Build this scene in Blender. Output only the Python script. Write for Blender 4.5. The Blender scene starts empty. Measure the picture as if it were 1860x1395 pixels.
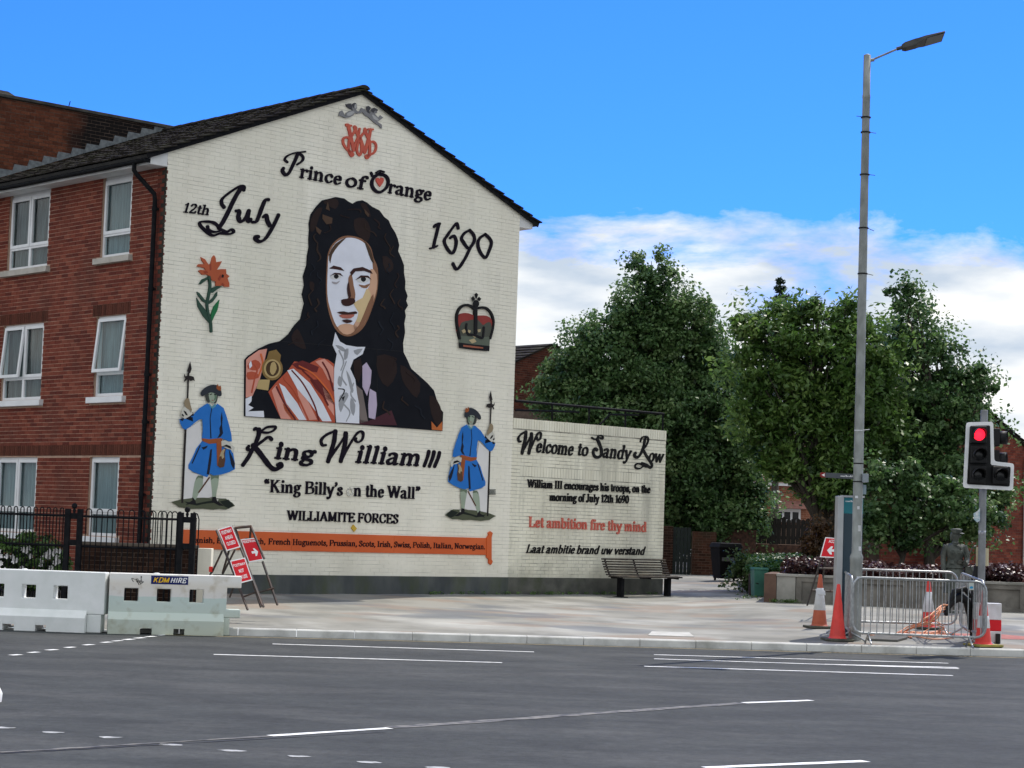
import bpy, math, random
import numpy as np
from mathutils import Vector, Matrix
from mathutils.geometry import tessellate_polygon
random.seed(7)
rng = np.random.default_rng(7)
S = bpy.context.scene

# ------------------------------------------------------------------ camera
F_PX, PITCH, ROLL, HC = 3647.0, 0.0709, 0.0338, 1.85
FW = Vector((0, math.cos(PITCH), math.sin(PITCH)))
_R0 = Vector((1, 0, 0)); _U0 = _R0.cross(FW)
RT = math.cos(ROLL) * _R0 + math.sin(ROLL) * _U0
UP = -math.sin(ROLL) * _R0 + math.cos(ROLL) * _U0
cd = bpy.data.cameras.new('camera'); cam = bpy.data.objects.new('camera', cd)
S.collection.objects.link(cam); S.camera = cam
cd.sensor_width = 36; cd.lens = F_PX / 1860 * 36; cd.clip_end = 3000; cd.clip_start = .1
m = Matrix((RT, UP, -FW)).transposed().to_4x4(); m.translation = (0, 0, HC); cam.matrix_world = m
EYE = Vector((0, 0, HC))

# ------------------------------------------------------------------ sun, sky, exposure
SUN_EL, SUN_AZ = math.radians(55), math.radians(56)      # azimuth counted from +X towards +Y
sd = Vector((math.cos(SUN_EL) * math.cos(SUN_AZ), math.cos(SUN_EL) * math.sin(SUN_AZ), math.sin(SUN_EL)))
ld = bpy.data.lights.new('sun', 'SUN'); lo = bpy.data.objects.new('sun', ld); S.collection.objects.link(lo)
ld.energy = 2.15; ld.angle = math.radians(.6); ld.color = (1, .93, .83)
lo.rotation_euler = sd.to_track_quat('Z', 'Y').to_euler(); lo.location = (0, 0, 60)
S.view_settings.view_transform = 'Standard'; S.view_settings.look = 'None'
S.view_settings.exposure = 1.13; S.view_settings.gamma = 1; S.view_settings.use_curve_mapping = False
W = bpy.data.worlds.new('World'); S.world = W; W.use_nodes = True
wt = W.node_tree; wn = wt.nodes; wl = wt.links; wn.clear()
def N(t, tree=None, **k):
    n = (tree or wt).nodes.new(t)
    for a, b in k.items(): setattr(n, a, b)
    return n
out = N('ShaderNodeOutputWorld'); bg = N('ShaderNodeBackground'); bg.inputs[1].default_value = .13
sky = N('ShaderNodeTexSky'); sky.sky_type = 'NISHITA'; sky.sun_disc = False
sky.sun_elevation = SUN_EL; sky.sun_rotation = math.pi / 2 - SUN_AZ; sky.ozone_density = 1.2; sky.dust_density = .3; sky.air_density = 1.0
hsv = N('ShaderNodeMixRGB', blend_type='MULTIPLY'); hsv.inputs[0].default_value = 1; hsv.inputs[2].default_value = (.083, .272, .77, 1)
wl.new(sky.outputs[0], hsv.inputs[1])
tc = N('ShaderNodeTexCoord'); sep = N('ShaderNodeSeparateXYZ'); wl.new(tc.outputs['Generated'], sep.inputs[0])
mp = N('ShaderNodeMapping'); mp.inputs['Scale'].default_value = (9, 9, 26); mp.inputs['Location'].default_value = (3.1, .4, 0.3); wl.new(tc.outputs['Generated'], mp.inputs[0])
nz = N('ShaderNodeTexNoise'); nz.inputs['Scale'].default_value = 1.0; nz.inputs['Detail'].default_value = 9; nz.inputs['Roughness'].default_value = .62
nz.inputs['Distortion'].default_value = .25
wl.new(mp.outputs[0], nz.inputs['Vector'])
def M(op, a, b=None, c=None, clamp=False):
    n = N('ShaderNodeMath', operation=op); n.use_clamp = clamp
    for i, v in enumerate((a, b, c)):
        if v is None: continue
        if isinstance(v, (int, float)): n.inputs[i].default_value = v
        else: wl.new(v, n.inputs[i])
    return n.outputs[0]
# clouds: a bank that tops out about nine degrees up, thin scattered ones above it
el = M('SUBTRACT', .157, sep.outputs['Z'])
bank = M('MAXIMUM', M('MINIMUM', M('MULTIPLY', el, 5.6), .46), -.17)
# cloud cover added out of view to brighten shaded walls; clear opening in front
dp = N('ShaderNodeVectorMath', operation='DOT_PRODUCT'); wl.new(tc.outputs['Generated'], dp.inputs[0]); dp.inputs[1].default_value = (0.0, math.cos(.42), math.sin(.42))
opening = M('MULTIPLY_ADD', M('SUBTRACT', .86, dp.outputs['Value'], clamp=True), 2.2, 0, clamp=True)
bank = M('MAXIMUM', bank, M('MULTIPLY_ADD', opening, .45, -.17))
cv = M('ADD', M('ADD', nz.outputs['Fac'], bank), -.50)
cv = M('MULTIPLY', cv, 5.2, clamp=True)
mp2 = N('ShaderNodeMapping'); mp2.inputs['Scale'].default_value = (10, 10, 34); wl.new(tc.outputs['Generated'], mp2.inputs[0])
nz2 = N('ShaderNodeTexNoise'); nz2.inputs['Detail'].default_value = 7; nz2.inputs['Scale'].default_value = 1; wl.new(mp2.outputs[0], nz2.inputs['Vector'])
cr = N('ShaderNodeValToRGB'); cr.color_ramp.elements[0].position = .38; cr.color_ramp.elements[1].position = .64
cr.color_ramp.elements[0].color = (2.1, 2.45, 2.9, 1); cr.color_ramp.elements[1].color = (4.3, 4.25, 4.1, 1)
wl.new(nz2.outputs['Fac'], cr.inputs[0])
mx = N('ShaderNodeMixRGB'); wl.new(cv, mx.inputs[0]); wl.new(hsv.outputs[0], mx.inputs[1]); wl.new(cr.outputs[0], mx.inputs[2])
wl.new(mx.outputs[0], bg.inputs[0]); wl.new(bg.outputs[0], out.inputs[0])

# ------------------------------------------------------------------ survey helpers (photo measurement -> metres in the place)
def ray(px, py): return (FW + RT * ((px - 930) / F_PX) - UP * ((py - 697.5) / F_PX))
def gnd(px, py, z=0.0):
    r = ray(px, py); return EYE + r * ((z - HC) / r.z)
def at(px, py, y):
    r = ray(px, py); return EYE + r * (y / r.y)
CX, CY, YAW = -6.3315, 35.796, .7516
CORNER = Vector((CX, CY, 0)); U = Vector((math.cos(YAW), math.sin(YAW), 0)); V = Vector((-math.sin(YAW), math.cos(YAW), 0)); NG = -V
ZV = Vector((0, 0, 1))
def on_gable(px, py, off=0.0):
    r = ray(px, py); k = (CORNER + NG * off - EYE).dot(NG) / r.dot(NG); p = EYE + r * k
    return ((p - CORNER).dot(U), p.z)
def on_facade(px, py, off=0.0):
    r = ray(px, py); k = (CORNER - U * off - EYE).dot(U) / r.dot(U); p = EYE + r * k
    return ((p - CORNER).dot(V), p.z)
def G3(u, z, d=0.0): return CORNER + U * u + NG * d + ZV * z
def F3(s, z, d=0.0): return CORNER + V * s - U * d + ZV * z
WG = 8.7314; LE = 4.716; EAVE = HC + 6.5626; PLIN = HC - 1.0453; EXT_TOP = HC + 2.2708; BASE = .40
YK = 32.2
def sm(t): t = max(0, min(1, t)); return t * t * (3 - 2 * t)
def wall_y(x):
    if x < CX: return CY
    if x < 3.0: return CY + (x - CX) * math.tan(YAW)
    return 44.5 - 4.3 * sm((x - 3.0) / 3.0)
def kerb_y(x): return YK + .115 * x
def zp(x, y):
    k = kerb_y(x); t = (y - k) / max(.5, wall_y(x) - k)
    t = max(0, min(1, t))
    low = .02 + .10 * sm((x + 6.3) / 1.3)
    return low + (.46 - low) * t + max(0, min(12, y - wall_y(x) - 1)) * .0155 * sm((x - 2.5) / 2)

# ------------------------------------------------------------------ object helpers
def link(o): S.collection.objects.link(o); return o
def tag(o, label=None, cat=None, group=None, kind=None):
    if label: o['label'] = label
    if cat: o['category'] = cat
    if group: o['group'] = group
    if kind: o['kind'] = kind
    return o
def thing(name, label, cat, loc=(0, 0, 0), rz=0, group=None):
    o = link(bpy.data.objects.new(name, None)); o.location = loc; o.rotation_euler = (0, 0, rz); o.empty_display_size = .1
    return tag(o, label, cat, group)
def copy_tree(o, parent=None):
    c = o.copy(); link(c)
    if parent: c.parent = parent
    for ch in o.children: copy_tree(ch, c)
    return c
class MB:
    def __init__(s): s.v = []; s.f = []; s.m = []; s.sm = []; s.t = []
    def add(s, vs, fs, mi=0, smooth=False, tint=.5):
        b = len(s.v); s.v += [tuple(x) for x in vs]
        for f in fs: s.f.append(tuple(b + i for i in f)); s.m.append(mi); s.sm.append(smooth); s.t.append(tint)
        return s
    def box(s, a, b, fr=None, mi=0, tint=.5):
        (x0, y0, z0), (x1, y1, z1) = a, b
        vs = [(x, y, z) for z in (z0, z1) for y in (y0, y1) for x in (x0, x1)]
        if fr: vs = [fr(*v) for v in vs]
        return s.add(vs, [(0, 2, 3, 1), (4, 5, 7, 6), (0, 1, 5, 4), (1, 3, 7, 5), (3, 2, 6, 7), (2, 0, 4, 6)], mi, tint=tint)
    def tube(s, pts, r, n=8, mi=0, closed=False, caps=True):
        pts = [Vector(p) for p in pts]; k = len(pts)
        if not hasattr(r, '__len__'): r = [r] * k
        vs = []; prev = None
        for i, p in enumerate(pts):
            a = pts[(i - 1) % k] if (i or closed) else p; b = pts[(i + 1) % k] if (i < k - 1 or closed) else p
            d = (b - a).normalized()
            if prev is None: x = d.orthogonal().normalized()
            else: x = (prev - d * prev.dot(d)).normalized()
            prev = x; y = d.cross(x)
            vs += [p + (x * math.cos(2 * math.pi * j / n) + y * math.sin(2 * math.pi * j / n)) * r[i] for j in range(n)]
        fs = [(i * n + j, i * n + (j + 1) % n, ((i + 1) % k) * n + (j + 1) % n, ((i + 1) % k) * n + j) for i in range(k if closed else k - 1) for j in range(n)]
        s.add(vs, fs, mi, True)
        if caps and not closed: s.add(vs[:n], [tuple(range(n))[::-1]], mi); s.add(vs[-n:], [tuple(range(n))], mi)
        return s
    def lathe(s, prof, c=(0, 0, 0), n=24, mi=0, axis=None):
        c = Vector(c); vs = []
        for r, h in prof:
            for j in range(n):
                a = 2 * math.pi * j / n; p = Vector((r * math.cos(a), r * math.sin(a), h))
                if axis == 'y': p = Vector((p.x, p.z, p.y))
                vs.append(c + p)
        k = len(prof)
        fs = [(i * n + j, i * n + (j + 1) % n, (i + 1) * n + (j + 1) % n, (i + 1) * n + j) for i in range(k - 1) for j in range(n)]
        s.add(vs, fs, mi, True)
        s.add(vs[:n], [tuple(range(n))[::-1]], mi); s.add(vs[-n:], [tuple(range(n))], mi); return s
    def prism(s, poly, fr, d0, d1, mi=0, mi_side=None, tint=.5):
        """poly: 2D points; fr(a,b,d)->3D; d1 the front"""
        P = [Vector((a, b, 0)) for a, b in poly]; n = len(P)
        tr = tessellate_polygon([P])
        vs = [fr(a, b, d1) for a, b in poly] + [fr(a, b, d0) for a, b in poly]
        fs = []; ar = sum(P[i].x * P[(i + 1) % n].y - P[(i + 1) % n].x * P[i].y for i in range(n))
        for t in tr:
            t = list(t); a, b, c = (P[i] for i in t)
            if (b - a).cross(c - a).z < 0: t = t[::-1]
            fs.append(tuple(t))
        s.add(vs, fs + [tuple(n + i for i in f[::-1]) for f in fs], mi, tint=tint)
        sd_ = [(i, n + i, n + (i + 1) % n, (i + 1) % n) for i in range(n)]
        if ar < 0: sd_ = [q[::-1] for q in sd_]
        return s.add(vs, sd_, mi if mi_side is None else mi_side, tint=tint)
    def build(s, name, mats, parent=None, kind=None, label=None, cat=None, group=None, bevel=0, matrix=None, recalc=False):
        me = bpy.data.meshes.new(name); me.from_pydata(s.v, [], s.f)
        if not isinstance(mats, (list, tuple)): mats = [mats]
        for q in mats: me.materials.append(q)
        me.polygons.foreach_set('material_index', s.m); me.polygons.foreach_set('use_smooth', s.sm)
        at_ = me.attributes.new('tint', 'FLOAT', 'FACE'); at_.data.foreach_set('value', s.t)
        if bevel or recalc:
            import bmesh
            bm = bmesh.new(); bm.from_mesh(me); bmesh.ops.remove_doubles(bm, verts=bm.verts, dist=1e-5); bmesh.ops.recalc_face_normals(bm, faces=bm.faces); bm.to_mesh(me); bm.free()
        me.update()
        o = link(bpy.data.objects.new(name, me))
        if bevel:
            b = o.modifiers.new('b', 'BEVEL'); b.width = bevel; b.segments = 2; b.limit_method = 'ANGLE'; b.angle_limit = .6
        if parent:
            o.parent = parent
            o.matrix_parent_inverse = parent_world(parent).inverted()
        return tag(o, label, cat, group, kind)
def parent_world(p):
    m_ = Matrix.LocRotScale(p.location, p.rotation_euler, p.scale)
    q = p
    if p.parent: m_ = parent_world(p.parent) @ p.matrix_parent_inverse @ m_
    return m_
def fr_of(o, ax, ay, az):
    o = Vector(o); return lambda a, b, c: o + ax * a + ay * b + az * c

# ------------------------------------------------------------------ materials
_mats = {}
def mat(name, c1, c2=None, scale=4.0, rough=.7, metal=0., bump=0., bscale=None, detail=5, stretch=(1, 1, 1), tint=None, spec=.4, c3=None, s3=.6, lo_=.35, hi_=.65, emit=None, coat=0, tr=0):
    if name in _mats: return _mats[name]
    mt = bpy.data.materials.new(name); mt.use_nodes = True; t = mt.node_tree; nd = t.nodes; lk = t.links
    p = nd['Principled BSDF']; p.inputs['Roughness'].default_value = rough; p.inputs['Metallic'].default_value = metal
    p.inputs['Specular IOR Level'].default_value = spec; p.inputs['Coat Weight'].default_value = coat
    c1 = (*c1, 1); p.inputs['Base Color'].default_value = c1
    tcn = N('ShaderNodeTexCoord', t); gp = N('ShaderNodeNewGeometry', t)
    mpn = N('ShaderNodeMapping', t); mpn.inputs['Scale'].default_value = stretch; lk.new(gp.outputs['Position'], mpn.inputs[0])
    colr = None
    if c2:
        n = N('ShaderNodeTexNoise', t); n.inputs['Scale'].default_value = scale; n.inputs['Detail'].default_value = detail; lk.new(mpn.outputs[0], n.inputs['Vector'])
        r = N('ShaderNodeValToRGB', t); r.color_ramp.elements[0].position = lo_; r.color_ramp.elements[1].position = hi_
        r.color_ramp.elements[0].color = c1; r.color_ramp.elements[1].color = (*c2, 1); lk.new(n.outputs['Fac'], r.inputs[0]); colr = r.outputs[0]
    if tint:      # per piece colour from the piece's own number
        a = N('ShaderNodeAttribute', t); a.attribute_name = 'tint'
        r = N('ShaderNodeValToRGB', t); els = r.color_ramp.elements
        els[0].color = (*tint[0], 1); els[1].color = (*tint[-1], 1)
        for i, q in enumerate(tint[1:-1]): e = els.new((i + 1) / (len(tint) - 1)); e.color = (*q, 1)
        lk.new(a.outputs['Fac'], r.inputs[0])
        if colr:
            x = N('ShaderNodeMixRGB', t, blend_type='MULTIPLY'); x.inputs[0].default_value = 1; lk.new(r.outputs[0], x.inputs[1]); lk.new(colr, x.inputs[2]); colr = x.outputs[0]
        else: colr = r.outputs[0]
    if c3:
        n3 = N('ShaderNodeTexNoise', t); n3.inputs['Scale'].default_value = s3; n3.inputs['Detail'].default_value = 8; n3.inputs['Roughness'].default_value = .62; lk.new(mpn.outputs[0], n3.inputs['Vector'])
        r3 = N('ShaderNodeValToRGB', t); r3.color_ramp.elements[0].position = .48; r3.color_ramp.elements[1].position = .72; lk.new(n3.outputs['Fac'], r3.inputs[0])
        x = N('ShaderNodeMixRGB', t); lk.new(r3.outputs[0], x.inputs[0]); x.inputs[2].default_value = (*c3, 1)
        if colr: lk.new(colr, x.inputs[1])
        else: x.inputs[1].default_value = c1
        colr = x.outputs[0]
    if colr: lk.new(colr, p.inputs['Base Color'])
    if bump:
        b = N('ShaderNodeBump', t); b.inputs['Strength'].default_value = bump; b.inputs['Distance'].default_value = .01
        n = N('ShaderNodeTexNoise', t); n.inputs['Scale'].default_value = bscale or scale * 6; n.inputs['Detail'].default_value = 4; lk.new(gp.outputs['Position'], n.inputs['Vector'])
        lk.new(n.outputs['Fac'], b.inputs['Height']); lk.new(b.outputs[0], p.inputs['Normal'])
    if emit: p.inputs['Emission Color'].default_value = (*emit[:3], 1); p.inputs['Emission Strength'].default_value = emit[3]
    if tr:
        o_ = nd['Material Output']; ts = N('ShaderNodeBsdfTranslucent', t); ms = N('ShaderNodeMixShader', t); ms.inputs[0].default_value = tr
        if colr: lk.new(colr, ts.inputs[0])
        else: ts.inputs[0].default_value = c1
        lk.new(p.outputs[0], ms.inputs[1]); lk.new(ts.outputs[0], ms.inputs[2]); lk.new(ms.outputs[0], o_.inputs[0])
    _mats[name] = mt; return mt
def glass_mat():
    mt = bpy.data.materials.new('window_glass'); mt.use_nodes = True; t = mt.node_tree; t.nodes.remove(t.nodes['Principled BSDF'])
    g = N('ShaderNodeBsdfGlossy', t); g.inputs['Roughness'].default_value = .03; tr_ = N('ShaderNodeBsdfTransparent', t); tr_.inputs[0].default_value = (.86, .92, .92, 1)
    fr = N('ShaderNodeFresnel', t); fr.inputs[0].default_value = 1.5; ms = N('ShaderNodeMixShader', t)
    gb = N('ShaderNodeNewGeometry', t); iv = N('ShaderNodeMath', t, operation='SUBTRACT'); iv.inputs[0].default_value = 1; t.links.new(gb.outputs['Backfacing'], iv.inputs[1]); mu = N('ShaderNodeMath', t, operation='MULTIPLY'); t.links.new(fr.outputs[0], mu.inputs[0]); t.links.new(iv.outputs[0], mu.inputs[1]); t.links.new(mu.outputs[0], ms.inputs[0]); t.links.new(tr_.outputs[0], ms.inputs[1]); t.links.new(g.outputs[0], ms.inputs[2]); t.links.new(ms.outputs[0], t.nodes['Material Output'].inputs[0]); return mt

M_wbrick = mat('white_painted_brick', (.90, .89, .87), (1, 1, 1), 1.3, .8, spec=.12, tint=[(.875, .845, .735), (.89, .86, .75), (.905, .875, .765)], c3=(.78, .76, .64), s3=.5, stretch=(1, 1, .28), bump=.25, bscale=60)
def rain_streaks(mt, col, amt, lo_=.50, hi_=.74, sc=2.6):
    """thin grey runs down the paint, where rain has carried dirt"""
    t = mt.node_tree; p = t.nodes['Principled BSDF']; src = p.inputs['Base Color'].links[0].from_socket
    g = N('ShaderNodeNewGeometry', t); mp_ = N('ShaderNodeMapping', t); mp_.inputs['Scale'].default_value = (1, 1, .13); t.links.new(g.outputs['Position'], mp_.inputs[0])
    n = N('ShaderNodeTexNoise', t); n.inputs['Scale'].default_value = sc; n.inputs['Detail'].default_value = 7; n.inputs['Roughness'].default_value = .68; t.links.new(mp_.outputs[0], n.inputs['Vector'])
    r = N('ShaderNodeMapRange', t); r.inputs[1].default_value = lo_; r.inputs[2].default_value = hi_; r.inputs[4].default_value = amt; t.links.new(n.outputs['Fac'], r.inputs[0])
    # and splashed dirt close to the plinth
    s_ = N('ShaderNodeSeparateXYZ', t); t.links.new(g.outputs['Position'], s_.inputs[0]); n2 = N('ShaderNodeTexNoise', t); n2.inputs['Scale'].default_value = 3.1; n2.inputs['Detail'].default_value = 8; t.links.new(g.outputs['Position'], n2.inputs['Vector'])
    a = N('ShaderNodeMath', t, operation='MULTIPLY_ADD'); t.links.new(n2.outputs['Fac'], a.inputs[0]); a.inputs[1].default_value = -1.5; t.links.new(s_.outputs['Z'], a.inputs[2])
    r2 = N('ShaderNodeMapRange', t); r2.inputs[1].default_value = .62; r2.inputs[2].default_value = -.05; r2.inputs[3].default_value = 0; r2.inputs[4].default_value = amt * 1.1; t.links.new(a.outputs[0], r2.inputs[0])
    m_ = N('ShaderNodeMath', t, operation='MAXIMUM'); t.links.new(r.outputs[0], m_.inputs[0]); t.links.new(r2.outputs[0], m_.inputs[1])
    x = N('ShaderNodeMixRGB', t); t.links.new(m_.outputs[0], x.inputs[0]); t.links.new(src, x.inputs[1]); x.inputs[2].default_value = (*col, 1); t.links.new(x.outputs[0], p.inputs['Base Color'])
rain_streaks(M_wbrick, (.50, .49, .42), .28)
M_wmort = mat('white_painted_joint', (.46, .45, .39), (.86, .84, .74), 1.7, .9, stretch=(1, 1, 4), spec=.1)
M_wmort2 = mat('dirty_painted_joint', (.20, .195, .17), (.66, .64, .56), 2.2, .9, spec=.1)
M_rbrick = mat('red_brick', (.72, .72, .72), (1, 1, 1), 30, .9, spec=.1, tint=[(.13, .034, .026), (.19, .048, .033), (.235, .062, .040), (.28, .085, .055)], c3=(.12, .040, .030), s3=.8, bump=.4, bscale=80)
M_rmort = mat('brick_mortar', (.40, .26, .19), (.50, .34, .25), 6, .95)
M_dbrick = mat('dark_brick', (.7, .7, .7), (1, 1, 1), 20, .9, spec=.1, tint=[(.065, .024, .017), (.11, .036, .024), (.14, .047, .03)], c3=(.035, .025, .022), s3=.5, bump=.3, bscale=60)
M_dmort = mat('dark_mortar', (.09, .065, .052), (.15, .11, .09), 5, .95, spec=.1)
M_plinth = mat('grey_plinth_render', (.050, .058, .062), (.10, .11, .105), 2.2, .85, c3=(.06, .075, .035), s3=1.4, bump=.3, stretch=(1, 1, .4))
M_tile = mat('roof_tile', (.6, .6, .6), (1, 1, 1), 9, .95, spec=.08, tint=[(.024, .021, .020), (.032, .028, .026), (.042, .036, .032)], c3=(.045, .046, .028), s3=1.5, bump=.4, bscale=50)
M_upvc = mat('white_plastic', (.80, .81, .82), (.72, .73, .74), 3, .35)
M_fascia = mat('fascia_paint', (.74, .75, .76), (.55, .56, .55), 1.6, .5)
M_black = mat('black_paint', (.007, .008, .010), (.014, .014, .016), 12, .7, spec=.06)
M_blackp = mat('black_plastic', (.008, .009, .010), (.014, .014, .015), 8, .6, spec=.25)
M_gbrick = mat('brown_wall_brick', (.7, .7, .7), (1, 1, 1), 20, .9, spec=.08, tint=[(.030, .016, .012), (.050, .026, .019), (.070, .036, .025)], c3=(.025, .022, .016), s3=1.2)
M_wbrick2 = mat('grimy_white_brick', (.88, .87, .85), (1, 1, 1), 1.3, .85, spec=.1, tint=[(.84, .815, .68), (.865, .84, .70), (.89, .865, .72)], c3=(.56, .54, .45), s3=.8, stretch=(1.6, 1.6, .35), bump=.3, bscale=60)
rain_streaks(M_wbrick2, (.36, .355, .29), .5, .5, .72, 3.4)
M_sbrick = mat('brown_soldier_brick', (.72, .72, .72), (1, 1, 1), 30, .9, spec=.1, tint=[(.085, .032, .022), (.13, .045, .030), (.16, .058, .038)])
M_letter = mat('letter_black', (.006, .004, .010), (.010, .007, .014), 9, .8, spec=.12)
M_letterf = mat('letter_black_faded', (.009, .009, .011), (.035, .035, .033), 22, .8, lo_=.45, hi_=.75, spec=.12)
M_orange = mat('orange_board', (.58, .095, .014), (.64, .115, .02), 1.2, .5)
M_redl = mat('red_letter', (.50, .07, .045), (.60, .17, .12), 20, .55)
M_conc = mat('concrete', (.24, .235, .21), (.34, .33, .30), 2.5, .9, c3=(.16, .16, .14), s3=1.2, bump=.4, bscale=70)
M_sill = mat('stone_sill', (.40, .37, .32), (.50, .47, .42), 5, .85)
M_galv = mat('galvanised_steel', (.30, .32, .33), (.44, .46, .47), 14, .45, metal=.55, c3=(.22, .23, .24), s3=5)
M_wood = mat('weathered_wood', (.10, .085, .07), (.26, .23, .19), 18, .8, stretch=(1, 1, 6))
M_glass = glass_mat()
M_dark = mat('dark_interior', (.015, .016, .018), rough=.9)
M_curt = mat('net_curtain', (.15, .20, .22), (.24, .31, .33), 5, .9, stretch=(6, 6, .3))
M_curt2 = mat('dark_curtain', (.03, .042, .045), (.13, .155, .155), 5, .9, stretch=(6, 6, .3))
# ================================================================== generic masonry
def clip_poly(poly, planes):
    for (a, b, c) in planes:          # keep a*x+b*y<=c
        o = []
        for i in range(len(poly)):
            p, q = poly[i], poly[(i + 1) % len(poly)]
            dp, dq = a * p[0] + b * p[1] - c, a * q[0] + b * q[1] - c
            if dp <= 0: o.append(p)
            if dp * dq < 0: t = dp / (dp - dq); o.append((p[0] + (q[0] - p[0]) * t, p[1] + (q[1] - p[1]) * t))
        poly = o
        if len(poly) < 3: return []
    return poly
BR_CACHE = {}
def brick_mesh(key, fr, w, h, dep, k, mt):
    kk = (key, k, round(w, 3), round(h, 3))
    if kk in BR_CACHE: return BR_CACHE[kk]
    r = random.Random(k * 7 + 1); j = lambda: r.uniform(-.0025, .0025)
    b = MB(); o = fr(0, 0, 0); f = lambda a, c, d: fr(a, c, d) - o
    lf = r.uniform(-.002, .002)
    P = [(0 + j(), 0 + j()), (w + j(), 0 + j()), (w + j(), h + j()), (0 + j(), h + j())]
    vs = [f(a, c, lf) for a, c in P] + [f(a, c, -dep) for a, c in P]
    b.add(vs, [(0, 1, 2, 3), (1, 0, 4, 5), (2, 1, 5, 6), (3, 2, 6, 7), (0, 3, 7, 4), (7, 6, 5, 4)], tint=r.random())
    me = bpy.data.meshes.new('brick'); me.from_pydata(b.v, [], b.f); me.materials.append(mt)
    a_ = me.attributes.new('tint', 'FLOAT', 'FACE'); a_.data.foreach_set('value', b.t)
    BR_CACHE[kk] = me; return me
def masonry(parent, key, fr, u0, u1, z0, z1, mt, planes=(), holes=(), nparts=300, dep=.02, cw=.225, ch=.075, jt=.010, vj=None, flush=0.0, seen=None, kindname='brick'):
    full = []; rest = MB(); row = 0; z = z0; vj = jt if vj is None else vj
    while z < z1 - .02:
        zt = min(z + ch - jt, z1); zc = (z + zt) / 2
        iv = [(u0, u1)]
        for (a, b, c, d) in holes:
            if c < zc < d:
                n = []
                for p, q in iv:
                    if b <= p or a >= q: n.append((p, q))
                    else:
                        if a > p: n.append((p, a))
                        if b < q: n.append((b, q))
                iv = n
        off = (cw / 2 if row % 2 else 0)
        k0 = math.floor((u0 - off) / cw) - 1; k1 = math.ceil((u1 - off) / cw) + 1
        for k in range(k0, k1):
            a, b = off + k * cw + vj / 2, off + (k + 1) * cw - vj / 2
            for p, q in iv:
                x0, x1 = max(a, p), min(b, q)
                if x1 - x0 < .02: continue
                poly = [(x0, z), (x1, z), (x1, zt), (x0, zt)]
                cp = clip_poly(poly, planes) if planes else poly
                if len(cp) < 3: continue
                if cp == poly and x1 - x0 > cw - vj - .001 and zt - z > ch - jt - .001: full.append((x0, z))
                else:
                    rest.prism(cp, fr, -dep, random.uniform(-.001, .0015), tint=random.random())
        z += ch; row += 1
    full.sort(key=lambda p: ((fr(p[0], p[1], 0) - EYE).length + (0 if seen is None or seen(p) else 50)))
    pm = parent_world(parent).inverted()
    for i, (x, zz) in enumerate(full):
        if i < nparts:
            o = link(bpy.data.objects.new(kindname, brick_mesh(key, fr, cw - vj, ch - jt, dep, random.randrange(14), mt)))
            o.location = fr(x, zz, 0); o.parent = parent; o.matrix_parent_inverse = pm
        else:
            lf = random.uniform(-.0015, .0015); j = lambda: random.uniform(-.002, .002)
            rest.prism([(x + j(), zz + j()), (x + cw - vj + j(), zz + j()), (x + cw - vj + j(), zz + ch - jt + j()), (x + j(), zz + ch - jt + j())], fr, -dep, lf, tint=random.random())
    if rest.v: rest.build(kindname + 's', mt, parent, kind='stuff')
def cells(mb, fr, xs, zs, solid, d0, d1, mi=0, tint=.5):
    """one clean hollow-cornered shell of the solid cells of a grid"""
    nx, nz_ = len(xs) - 1, len(zs) - 1
    vid = {}; vs = []; fs = []
    def vv(i, j, d):
        k = (i, j, d)
        if k not in vid: vid[k] = len(vs); vs.append(fr(xs[i], zs[j], (d0, d1)[d]))
        return vid[k]
    sol = lambda i, j: 0 <= i < nx and 0 <= j < nz_ and solid(i, j)
    for i in range(nx):
        for j in range(nz_):
            if not sol(i, j): continue
            fs.append((vv(i, j, 1), vv(i + 1, j, 1), vv(i + 1, j + 1, 1), vv(i, j + 1, 1)))
            fs.append((vv(i, j + 1, 0), vv(i + 1, j + 1, 0), vv(i + 1, j, 0), vv(i, j, 0)))
            if not sol(i - 1, j): fs.append((vv(i, j, 0), vv(i, j, 1), vv(i, j + 1, 1), vv(i, j + 1, 0)))
            if not sol(i + 1, j): fs.append((vv(i + 1, j, 1), vv(i + 1, j, 0), vv(i + 1, j + 1, 0), vv(i + 1, j + 1, 1)))
            if not sol(i, j - 1): fs.append((vv(i, j, 0), vv(i + 1, j, 0), vv(i + 1, j, 1), vv(i, j, 1)))
            if not sol(i, j + 1): fs.append((vv(i, j + 1, 1), vv(i + 1, j + 1, 1), vv(i + 1, j + 1, 0), vv(i, j + 1, 0)))
    mb.add(vs, fs, mi, tint=tint)
def cut_wall(mb, fr, u0, u1, z0, z1, holes, d0, d1, mi=0):
    xs = sorted({u0, u1, *[h[0] for h in holes], *[h[1] for h in holes]}); zs = sorted({z0, z1, *[h[2] for h in holes], *[h[3] for h in holes]})
    def solid(i, j):
        x, z = (xs[i] + xs[i + 1]) / 2, (zs[j] + zs[j + 1]) / 2
        return not any(h[0] < x < h[1] and h[2] < z < h[3] for h in holes)
    cells(mb, fr, xs, zs, solid, d0, d1, mi)

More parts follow.
